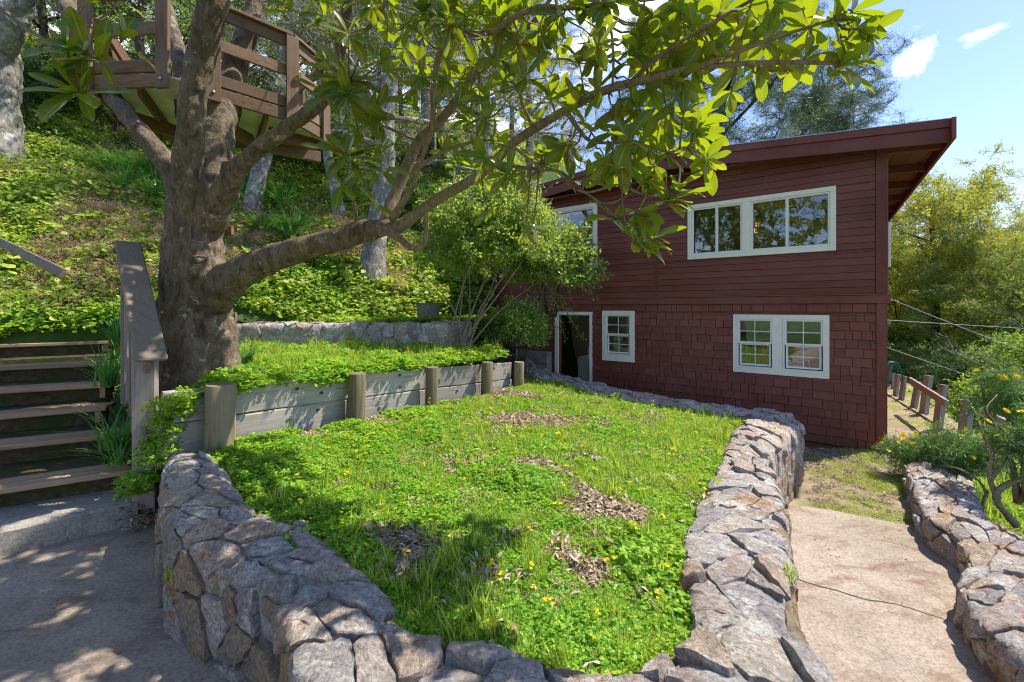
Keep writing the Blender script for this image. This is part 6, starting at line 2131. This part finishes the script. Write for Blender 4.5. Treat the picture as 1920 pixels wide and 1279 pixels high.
# forest standing behind on the slope
rr = random.Random(77)
fcount = 0
kinds = [('oakb', 'bark_pale'), ('oakg', 'bark_dark'), ('midb', 'bark_dark'), ('oakg', 'bark_pale')]
frow = [(20, 13.5), (95, 12.5), (170, 14), (235, 13), (330, 15), (400, 14), (470, 16), (545, 14.5), (600, 18), (690, 17), (750, 19), (840, 18), (60, 20), (200, 21), (360, 22), (520, 23), (660, 24), (800, 25), (900, 22), (-60, 16), (-150, 12), (960, 27)]
for i, (px, Y) in enumerate(frow):
    b = onhill(px, Y, -.3)
    h = rr.uniform(6.0, 8.5)
    tk, bk = kinds[i % 4]
    t_ = tree('hillside_tree', 'one of the leafy trees filling the hillside behind the treehouse', b, b + Vector((rr.uniform(-1, 1), 0, h)), rr.uniform(.10, .2), .05, T[tk], 115, 1.0, rr.uniform(1.0, 1.4), M[bk], 13, 2.7, .08, 'trees filling the hillside', seed=i + 40)
    fcount += 1
# understorey bushes on the slope
def bush(name, label, c, rx, ry, rz, temps, n, sc, seed, group=None, stems=6, bark=None, cat='shrub', shell=.5, drop=0.0):
    rg = np.random.default_rng(seed)
    root = empty(name, tuple(c), 0, label, cat, group)
    d = rg.normal(size=(n, 3)); d /= np.linalg.norm(d, axis=1, keepdims=True); d[:, 2] = np.where(d[:, 2] < -.3, -d[:, 2], d[:, 2])
    rad = shell + (1 - shell) * rg.random(n)[:, None] ** .7
    lump = 1 + .22 * np.sin(d[:, :1] * 5 + seed) * np.cos(d[:, 1:2] * 4 + seed) + .12 * rg.normal(size=(n, 1))
    pos = d * rad * lump * np.array([rx, ry, rz]) + np.array([0, 0, rz * .9])
    scatter('foliage', temps, pos, rg.normal(size=(n, 3)) * .6, rg.uniform(.7, 1.25, n) * sc, root)
    m = MB()
    for k in range(stems):
        a = rg.uniform(0, 6.28); e = np.array([math.cos(a) * rx * .75, math.sin(a) * ry * .75, rz * rg.uniform(1.0, 1.6)])
        pts_ = [Vector((math.cos(a) * .06, math.sin(a) * .06, -.15)), Vector(tuple(e * np.array([.35, .35, .45]) + rg.normal(size=3) * .05)), Vector(tuple(e))]
        s_ = spline([(*p, .022 - .007 * i) for i, p in enumerate(pts_)], .2)
        v, f = tube([Vector(r[:3]) for r in s_], [max(.004, r[3]) for r in s_], 6, .1); m.add(v, f)
    m.build('stems', bark or M['bark_dark'], root, True)
    return root
for i, (px, Y) in enumerate([(60, 11.5), (120, 13), (200, 12), (275, 13.2), (350, 12.6), (420, 14), (560, 13), (600, 15), (740, 12.5), (800, 14), (860, 12), (150, 16), (500, 17), (680, 19), (300, 18), (30, 16), (880, 15)]):
    b = onhill(px, Y, 0)
    bush('hillside_bush', 'one of the tangled bushes growing under the hillside trees', b, 1.2, 1.0, rr.uniform(.8, 1.3), T['midb'] if i % 3 else T['darkb'], 60, .95, i + 5, 'bushes on the hillside')

# pines behind the house
tree('pine_tree', 'tall open grey-green pine rising behind the roof, left of the slope of its crown', Vector((9.3, 23, -.8)), P(1385, 0, 23.5), .38, .12, T['pineb'], 620, .8, 1.15, M['bark_dark'], 26, 5.0, .03, seed=3, sag=.15, flat=.45)
tree('pine_tree', 'dense grey-green pine whose low crown slopes down to the right behind the roof', Vector((18.2, 28, -1)), P(1545, 165, 28), .36, .10, T['pineb'], 850, .7, 1.15, M['bark_dark'], 34, 5.2, .03, seed=8, sag=.2, flat=.45)
tree('pine_tree', 'faint pine behind the leaves above the ridge of the roof', Vector((9.5, 30, 0)), P(1235, 60, 30), .36, .10, T['pineb'], 260, .9, 1.2, M['bark_dark'], 22, 4.2, .03, seed=15, sag=.2, flat=.45)

# trees across the valley on the right
def rt(px, py, Y): return P(px, py, Y)
tree('acacia_tree', 'large acacia covered in yellow blossom beside the house corner', P(1775, 800, 17.5), P(1750, 372, 17.5), .24, .07, T['acab'], 520, .72, 1.15, M['bark_dark'], 20, 3.3, .05, seed=31, flat=.7)
tree('acacia_tree', 'second yellow-flecked acacia nearer the right edge', P(1905, 900, 15.0), P(1890, 520, 15.5), .2, .06, T['acag'], 330, .75, 1.05, M['bark_dark'], 18, 2.8, .05, seed=35, flat=.7)
tree('valley_tree', 'green tree behind the crossing cables at the right edge', P(2020, 900, 13.5), P(1990, 470, 13.5), .2, .06, T['acag'], 260, .8, 1.05, M['bark_dark'], 16, 2.6, .05, seed=37)
for i, (px, py, Y, rx, rz, tk, lb) in enumerate([
        (1700, 690, 21.0, 2.6, 2.0, 'darkb', 'dark bush in the shade under the yellow acacia next to the house'),
        (1785, 705, 15.0, 1.6, 1.2, 'acag', 'yellow-green bush directly behind the rail fence'),
        (1865, 720, 11.5, 1.5, 1.0, 'darkb', 'dark bush behind the bare grey branches'),
        (1965, 700, 10.0, 1.2, 1.1, 'midb', 'leafy bush at the right edge behind the fence'),
        (1700, 620, 24, 3.0, 3.0, 'darkb', 'tall dark bush behind the lowest cable'),
        (1745, 745, 15, 1.3, .9, 'darkb', 'low dark bush just past the broken rail'),
        (1890, 775, 8.8, .8, .6, 'midb', 'low green bush right of the fence posts')]):
    c = P(px, py, Y); c.z -= rz
    bush('valley_bush', lb, c, rx, rx, rz, T[tk], 130, .8, 60 + i, None)
# distant rows of trees falling into the valley
for i in range(26):
    Y = 22 + i * 2.6; px = 1690 + (i * 67) % 420
    b = Vector(((px - CX) / FP * Y, Y, 0)); b.z = hillz(b.x, b.y) - .3
    top = P(px, 470 + (i * 31) % 60, Y).z
    if top - b.z < 2: continue
    c = Vector((b.x, b.y, (top + b.z) / 2 - 1))
    bush('distant_tree', 'one of the distant trees filling the valley on the right', Vector((b.x, b.y, b.z)), 3.0, 2.6, (top - b.z) * .55, T['darkb'] if i % 2 else T['acag'], 150, 2.6, 90 + i, 'trees filling the valley', stems=3, cat='tree')

# ---------------------------------------------------------------- shrubs by the house
c = Vector(tuple(P(905, 640, 7.3))); c.z = 1.0
sb_ = bush('leafy_shrub', 'tall airy bright green shrub with many thin stems left of the house', c + Vector((.2, .35, .75)), 1.2, .95, 1.2, T['shrubb'], 560, 1.05, 7, stems=0)
m = MB()
rg = np.random.default_rng(12)
for k in range(11):
    bx_ = P(rg.uniform(835, 880), 660, 7.0); bx_.z = .95
    ex_ = P(rg.uniform(790, 1050), rg.uniform(380, 520), rg.uniform(6.9, 7.9))
    mid_ = bx_.lerp(ex_, .45) + Vector((rg.normal() * .08, 0, .12))
    s_ = spline([(*bx_, .020), (*mid_, .013), (*ex_, .006)], .12)
    v, f = tube([Vector(r[:3]) - sb_.location for r in s_], [max(.003, r[3]) for r in s_], 6, .1); m.add(v, f)
m.build('stems', M['bark_br'], sb_, True)
bush('leafy_shrub', 'arching green shrub spilling over the left end of the house wall', P(1035, 520, 8.0) - Vector((0, 0, .6)), .85, .6, .80, T['shrubb'], 300, 1.0, 9, stems=7)
bush('leafy_shrub', 'darker green shrub crouching at the foot of the house left end', P(975, 640, 7.8) - Vector((0, 0, .35)), .55, .5, .55, T['shrubb'], 170, .9, 11, stems=5)
# drooping twigs over the doorway
m = []
tw_end = [(1085, 600), (1110, 540), (1150, 520), (1060, 640), (1040, 610), (1095, 640), (1000, 640), (1120, 560), (1075, 570), (1030, 580), (1012, 610)]
droop_root = empty('drooping_branches', tuple(P(1020, 520, 7.9)), 0, 'loose leafy sprays hanging in front of the doorway from the arching shrub', 'branches')
base_ = P(1020, 520, 7.9); ml = []
for (px, py) in tw_end:
    e = P(px, py, 7.75); s0 = P(rr.uniform(1000, 1050), rr.uniform(500, 540), 7.9)
    s_ = spline([(*s0, .007), (*(s0.lerp(e, .5) + Vector((0, 0, .12))), .005), (*e, .002)], .06)
    for r_ in s_[4:]:
        for q in range(5): ml.append(np.array(r_[:3]) + rg.normal(size=3) * .035)
    v, f = tube([Vector(r[:3]) - base_ for r in s_], [max(.0015, r[3]) for r in s_], 4, 0)
    link('twig', mesh('twig', v, f, M['bark_br'], True), droop_root)
ml = np.array(ml) - np.array(tuple(base_))
dl = rand_dirs(len(ml)); dl[:, 2] -= .4
ss = rng.uniform(.028, .05, len(ml))
tagp(link('leaves', geo_mesh('leaves', [(*leaves_geo(ml, dl, rand_dirs(len(ml), .8), ss, ss * .6, .12), M['shrub'])]), droop_root), kind='stuff')

# strap-leaved clumps
def strap_clump(label, loc, n, h, seed, group=None, name='agapanthus_clump', w_=.016):
    global rng
    keep = rng; rng = np.random.default_rng(seed)
    V, F, rn, mt = t_blades(n, .10, h, w_, M['strap'], lean=1.1, segs=5)
    rng = keep
    o = link(name, geo_mesh(name, [(V, F, rn, mt)]))
    o.location = loc; return tagp(o, label, 'plant', group)
sp = []
for i in range(26):
    if i < 12: px, Y = rr.uniform(185, 300), rr.uniform(9.2, 10.6)
    else: px, Y = rr.uniform(455, 585), rr.uniform(9.6, 11.6)
    p = onhill(px, Y, .02)
    strap_clump('agapanthus clump with drooping strap leaves on the slope left of the trunk' if i < 12 else 'agapanthus clump with arching strap leaves on the slope between the trunk and the pale oak', p, 70, .85, i, 'agapanthus clumps left of the trunk' if i < 12 else 'agapanthus clumps right of the trunk', w_=.024)
# strappy grass beside the stairs
sgl = ['long-bladed grass clump drooping over the middle stair treads', 'strap-leaved clump rising beside the handrail at stair top', 'narrow-leaved clump beside the lower stair ends', 'strap-leaved clump hugging the right side of the stairs halfway up',
       'iris-like clump at the right foot of the magnolia trunk']
for i, (px, py, Y, h) in enumerate([(215, 830, 3.75, .50), (222, 640, 5.1, .62), (222, 860, 3.6, .30), (200, 715, 4.4, .55), (455, 672, 4.75, .38)]):
    strap_clump(sgl[i], P(px, py, Y) - Vector((0, 0, .05)), 60 if i != 2 else 34, h, 70 + i, None, 'strap_leaf_plant', .009)

# weeds between stairs and rail
x = rng.uniform(-4.6, -3.1, 60); t = (x + 3.1) / -1.5
y = 3.75 + t * 1.35 + rng.normal(size=60) * .06
zz = .25 + t * 1.0
scatter('stair_side_weeds', T['clover'], np.stack([x, y, zz], 1), zrot(60, .4), rng.uniform(.8, 1.5, 60))
x, y = sample_poly([(-3.5, 3.5), (-2.75, 3.4), (-2.75, 3.6), (-3.4, 3.95)], 160)
scatter('stair_foot_litter', T['litter'], np.stack([x, y, np.full(len(x), .02)], 1), zrot(len(x), .3), rng.uniform(.9, 1.6, len(x)))
# loose fallen leaves, large enough to pick out
fallen = [(235, 925, .01, .16, 'curled brown magnolia leaf standing against the concrete step'), (265, 940, .0, .17, 'brown fallen leaf lying at the foot of the handrail post'), (50, 1060, 0, .06, 'small dark leaf at the left edge of the patio'),
          (58, 1055, 0, .05, None), (105, 1142, 0, .04, 'tiny brown leaf alone on the patio'), (725, 790, .47, .14, 'reddish brown leaf in the grass by the plank wall'), (1368, 883, .43, .07, 'orange-brown leaf lying on top of the right stone wall'), (15, 1060, 0, .06, None)]
lm_b = flat_mat('brown_leaf', (.30, .13, .06), .6, noise_amt=.3, nsc=30)
for i, (px, py, z, L, lb) in enumerate(fallen):
    if not lb: continue
    p = G(px, py, z)
    me = mesh('fallen_leaf', LV[i % 6][0], LV[i % 6][1], lm_b, True)
    o = link('fallen_leaf', me); o.matrix_world = frame_mat(p + Vector((0, 0, .03)), Vector((math.cos(i * 2.1), math.sin(i * 2.1), .25)), Vector((.2, -.3, 1)), L)
    tagp(o, lb, 'leaf')

# ---------------------------------------------------------------- rail fence on the right
FU = 1.0
fence = empty('rail_fence', tuple(inhouse(FU, 0, -.4).to_translation()), 0, 'broken-down timber fence of uneven posts running back past the house', 'fence')
fbv = inhouse(FU, 0, -.4).to_translation()
PO = [(1670, 1662, 677, 725, 11.6, .09), (1684, 1677, 702, 742, 10.4, .09), (1696, 1688, 705, 748, 9.9, .09), (1722, 1711, 715, 762, 9.1, .10), (1741, 1731, 704, 769, 8.6, .12), (1768, 1757, 721, 797, 7.5, .115), (1817, 1803, 743, 840, 6.45, .125)]
for (pt, pb_, yt, yb, Y, wd) in PO:
    a = P(pb_, yb + 14, Y); b = P(pt, yt, Y)
    MB().beam(a - fbv, b - fbv, wd * .8, wd, (0, 1, 0), .006).build('post', M['wood_fence'], fence)
wf = wood_mat('fence_rail_wood', (.20, .16, .125), (.42, .36, .30), 0, (.33, .29, .25))
a = P(1706, 713, 8.7); b = P(1775, 757, 6.9)
MB().beam(a - fbv, b - fbv, .045, .13, (0, 0, 1), .006).build('rail', wf, fence)
a = P(1838, 772, 6.2); b = P(1985, 835, 4.9)
MB().beam(a - fbv, b - fbv, .05, .10, (0, 0, 1), .006).build('rail', wf, fence)
a = P(1655, 736, 11.0); b = P(1777, 812, 7.35); c = P(1850, 862, 6.1)
ke = MB().beam(Vector((0, 0, 0)), b - a, .05, .12, (0, 0, 1), .006).build('timber_edging', wf); ke.location = a; tagp(ke, 'long low timber edging the dirt path past the house', 'edging')
ke = MB().beam(Vector((0, 0, 0)), c - b, .05, .12, (0, 0, 1), .006).build('timber_edging', wf); ke.location = b; tagp(ke, 'near length of timber edging disappearing into the daisy bush', 'edging')

# hose reel
hp_ = P(1673, 700, 11.4)
hs = empty('hose_reel', tuple(hp_), 0, 'coil of green garden hose hanging beside the end fence post', 'hose')
for k in range(7):
    pts_ = [Vector(((.15 + .012 * k) * math.cos(a), .03 * (k % 3) - .03, (.24 + .012 * k) * math.sin(a))) for a in [2 * math.pi * i / 20 for i in range(21)]]
    V, F = tube(pts_, [.012] * 21, 6); link('hose_loop', mesh('hose_loop', V, F, M['hose'], True), hs)
MB().box(-.05, -.05, -.9, .05, .0, .02, .004).build('bracket_post', M['wood_fence'], hs)

# daisy bushes with yellow flowers
def daisy(nm_label, c, rx, rz, n, seed, nf):
    root = bush('daisy_bush', nm_label, c, rx, rx * .9, rz, T['fernb'], n, 1.0, seed, None, stems=9, bark=M['bark_br'], shell=.3)
    rg = np.random.default_rng(seed + 1)
    for k in range(nf):
        a = rg.uniform(0, 6.28); e = rg.uniform(.15, 1.3)
        p = Vector((math.cos(a) * rx * math.cos(e) * 1.05, math.sin(a) * rx * math.cos(e) * 1.05, rz * .9 + rz * math.sin(e) * 1.12 + .04))
        f = bpy.data.objects.new('flower', FLM); COL.objects.link(f); f.parent = root
        f.location = p; f.rotation_euler = (rg.normal() * .6, rg.normal() * .6, rg.uniform(0, 6)); s_ = rg.uniform(.8, 1.25); f.scale = (s_, s_, s_)
    return root
fl_parts = []
a = np.arange(9) * 2 * math.pi / 9
d = np.stack([np.cos(a), np.sin(a), np.full(9, .15)], 1)
fl_parts.append((*leaves_geo(np.zeros((9, 3)), d, np.tile([0, 0, 1.], (9, 1)), np.full(9, .032), np.full(9, .015), .1), M['yellow_fl']))
Vt, Ft = tube([(0, 0, -.01), (0, 0, .004), (0, 0, .007)], [.004, .009, .003], 7)
Ft = np.array([t for f in Ft if len(f) == 4 for t in ((f[0], f[1], f[2]), (f[0], f[2], f[3]))])
fl_parts.append((np.array([tuple(v) for v in Vt]), Ft, np.full(len(Ft), .2), M['acacia_fl']))
fl_parts.append(tubes_geo([([(0, 0, -.09), (0, 0, -.005)], [.0015, .0012])], 3, M['grass']))
FLM = geo_mesh('flower', fl_parts)
daisy('feathery green daisy bush with small yellow flowers in front of the fence', P(1735, 862, 5.3) - Vector((0, 0, .27)), .42, .27, 120, 3, 26)
daisy('second low daisy bush spreading right of the first, over the timber edging', P(1800, 858, 4.9) - Vector((0, 0, .22)), .34, .26, 90, 13, 10)
daisy('tall leggy daisy bush with yellow flowers at the right edge of the photo', P(1872, 765, 4.4) - Vector((0, 0, .28)), .26, .34, 42, 17, 13)
daisy('daisy bush cut off by the right edge, above the gnarled woody stems', P(1925, 855, 3.9) - Vector((0, 0, .30)), .28, .34, 80, 23, 14)
# gnarled stems
gn = empty('gnarled_shrub', tuple(P(1890, 985, 3.9)), 0, 'gnarled grey-brown woody stems twisting up behind the right stone border', 'shrub')
gb = P(1890, 985, 3.9)
for rows in ([PR(1905, 985, 3.85, .030), PR(1872, 945, 3.85, .026), PR(1868, 925, 3.85, .026), PR(1895, 905, 3.85, .022), PR(1925, 895, 3.85, .018)],
             [PR(1872, 935, 3.87, .024), PR(1858, 905, 3.9, .020), PR(1856, 870, 3.95, .018), PR(1862, 850, 3.95, .014), PR(1845, 820, 4.0, .010), PR(1835, 790, 4.05, .007)],
             [PR(1858, 900, 3.9, .015), PR(1880, 870, 3.9, .012), PR(1895, 845, 3.95, .009), PR(1905, 800, 4.0, .006)],
             [PR(1850, 930, 4.0, .012), PR(1838, 905, 4.2, .010), PR(1800, 880, 4.5, .009), PR(1760, 872, 4.8, .007)],
             [PR(1862, 850, 3.95, .010), PR(1885, 815, 4.0, .008), PR(1850, 770, 4.1, .006), PR(1870, 740, 4.2, .004)],
             [PR(1838, 975, 4.1, .016), PR(1845, 935, 4.1, .012), PR(1852, 920, 4.0, .010)]):
    s_ = spline(rows, .04); V, F = tube([Vector(r[:3]) - gb for r in s_], [r[3] for r in s_], 8, .25); link('stem', mesh('stem', V, F, M['bark_br'], True), gn)
# bare grey branches
br_ = empty('bare_branches', tuple(P(1930, 730, 6.0)), 0, 'leafless silvery branches reaching in from the right edge above the fence', 'branches')
bb = P(1930, 730, 6.0)
rr = random.Random(5)
def bare_branch(p0, p1, r0, depth):
    mid = p0.lerp(p1, .5) + Vector((rr.uniform(-.06, .06), rr.uniform(-.1, .1), rr.uniform(-.05, .05)))
    s_ = spline([(*p0, r0), (*mid, r0 * .75), (*p1, r0 * .4)], .08)
    V, F = tube([Vector(r[:3]) - bb for r in s_], [max(.0015, r[3]) for r in s_], 5, 0)
    link('branch' if depth < 1 else 'twig', mesh('branch', V, F, M['bark_pale'], True), br_)
    if depth < 2:
        for k in range(7 if depth == 0 else 4):
            t = rr.uniform(.2, .95); q = p0.lerp(p1, t); L = (p1 - p0).length * rr.uniform(.18, .36)
            d = ((p1 - p0).normalized() + Vector((rr.uniform(-.4, .2), rr.uniform(-.5, .5), rr.uniform(-.3, .9)))).normalized()
            bare_branch(q, q + d * L, r0 * .45, depth + 1)
bare_branch(P(1990, 750, 6.0), P(1770, 655, 6.4), .014, 0)
bare_branch(P(1960, 740, 6.1), P(1825, 655, 6.3), .010, 0)
bare_branch(P(2000, 640, 6.5), P(1885, 600, 6.7), .008, 1)

# ground plants beyond the right border and fence
x = rng.uniform(4.0, 12, 2600); y = rng.uniform(2.6, 13, 2600)
u_ = -hsu(x, y)
k = (u_ > 1.12) & ~((y < 4.9) & (x / y < 1.12))
x, y = x[k], y[k]
scatter('slope_weeds', T['clover'] + T['cover'], np.stack([x, y, H_ground(x, y)], 1), zrot(len(x), .3), rng.uniform(1.0, 1.8, len(x)) * .7, pick=rng.integers(0, 5, len(x)))
x, y = sample_poly([(4.15, 3.2), (5.0, 3.4), (6.6, 5.3), (5.3, 5.2), (4.7, 4.3)], 120)
scatter('border_weeds', T['clover'] + T['grass'], np.stack([x, y, np.full(len(x), -.43)], 1), zrot(len(x), .2), rng.uniform(.8, 1.3, len(x)))

# trees behind the photographer, mirrored in the window panes
for i, (x_, y_, h_) in enumerate(((-7.5, -4.5, 7.5), (-4.0, -9.0, 8.5), (-11, 0.0, 7.0), (-1.5, -11, 6))):
    b = Vector((x_, y_, -.5))
    tree('garden_tree', 'one of the trees behind the photographer mirrored in the house windows', b, b + Vector((0, 0, h_)), .2, .06, T['midb'], 150, .8, 1.25, M['bark_dark'], 14, 2.4, .05, 'trees mirrored in the windows', seed=200 + i)
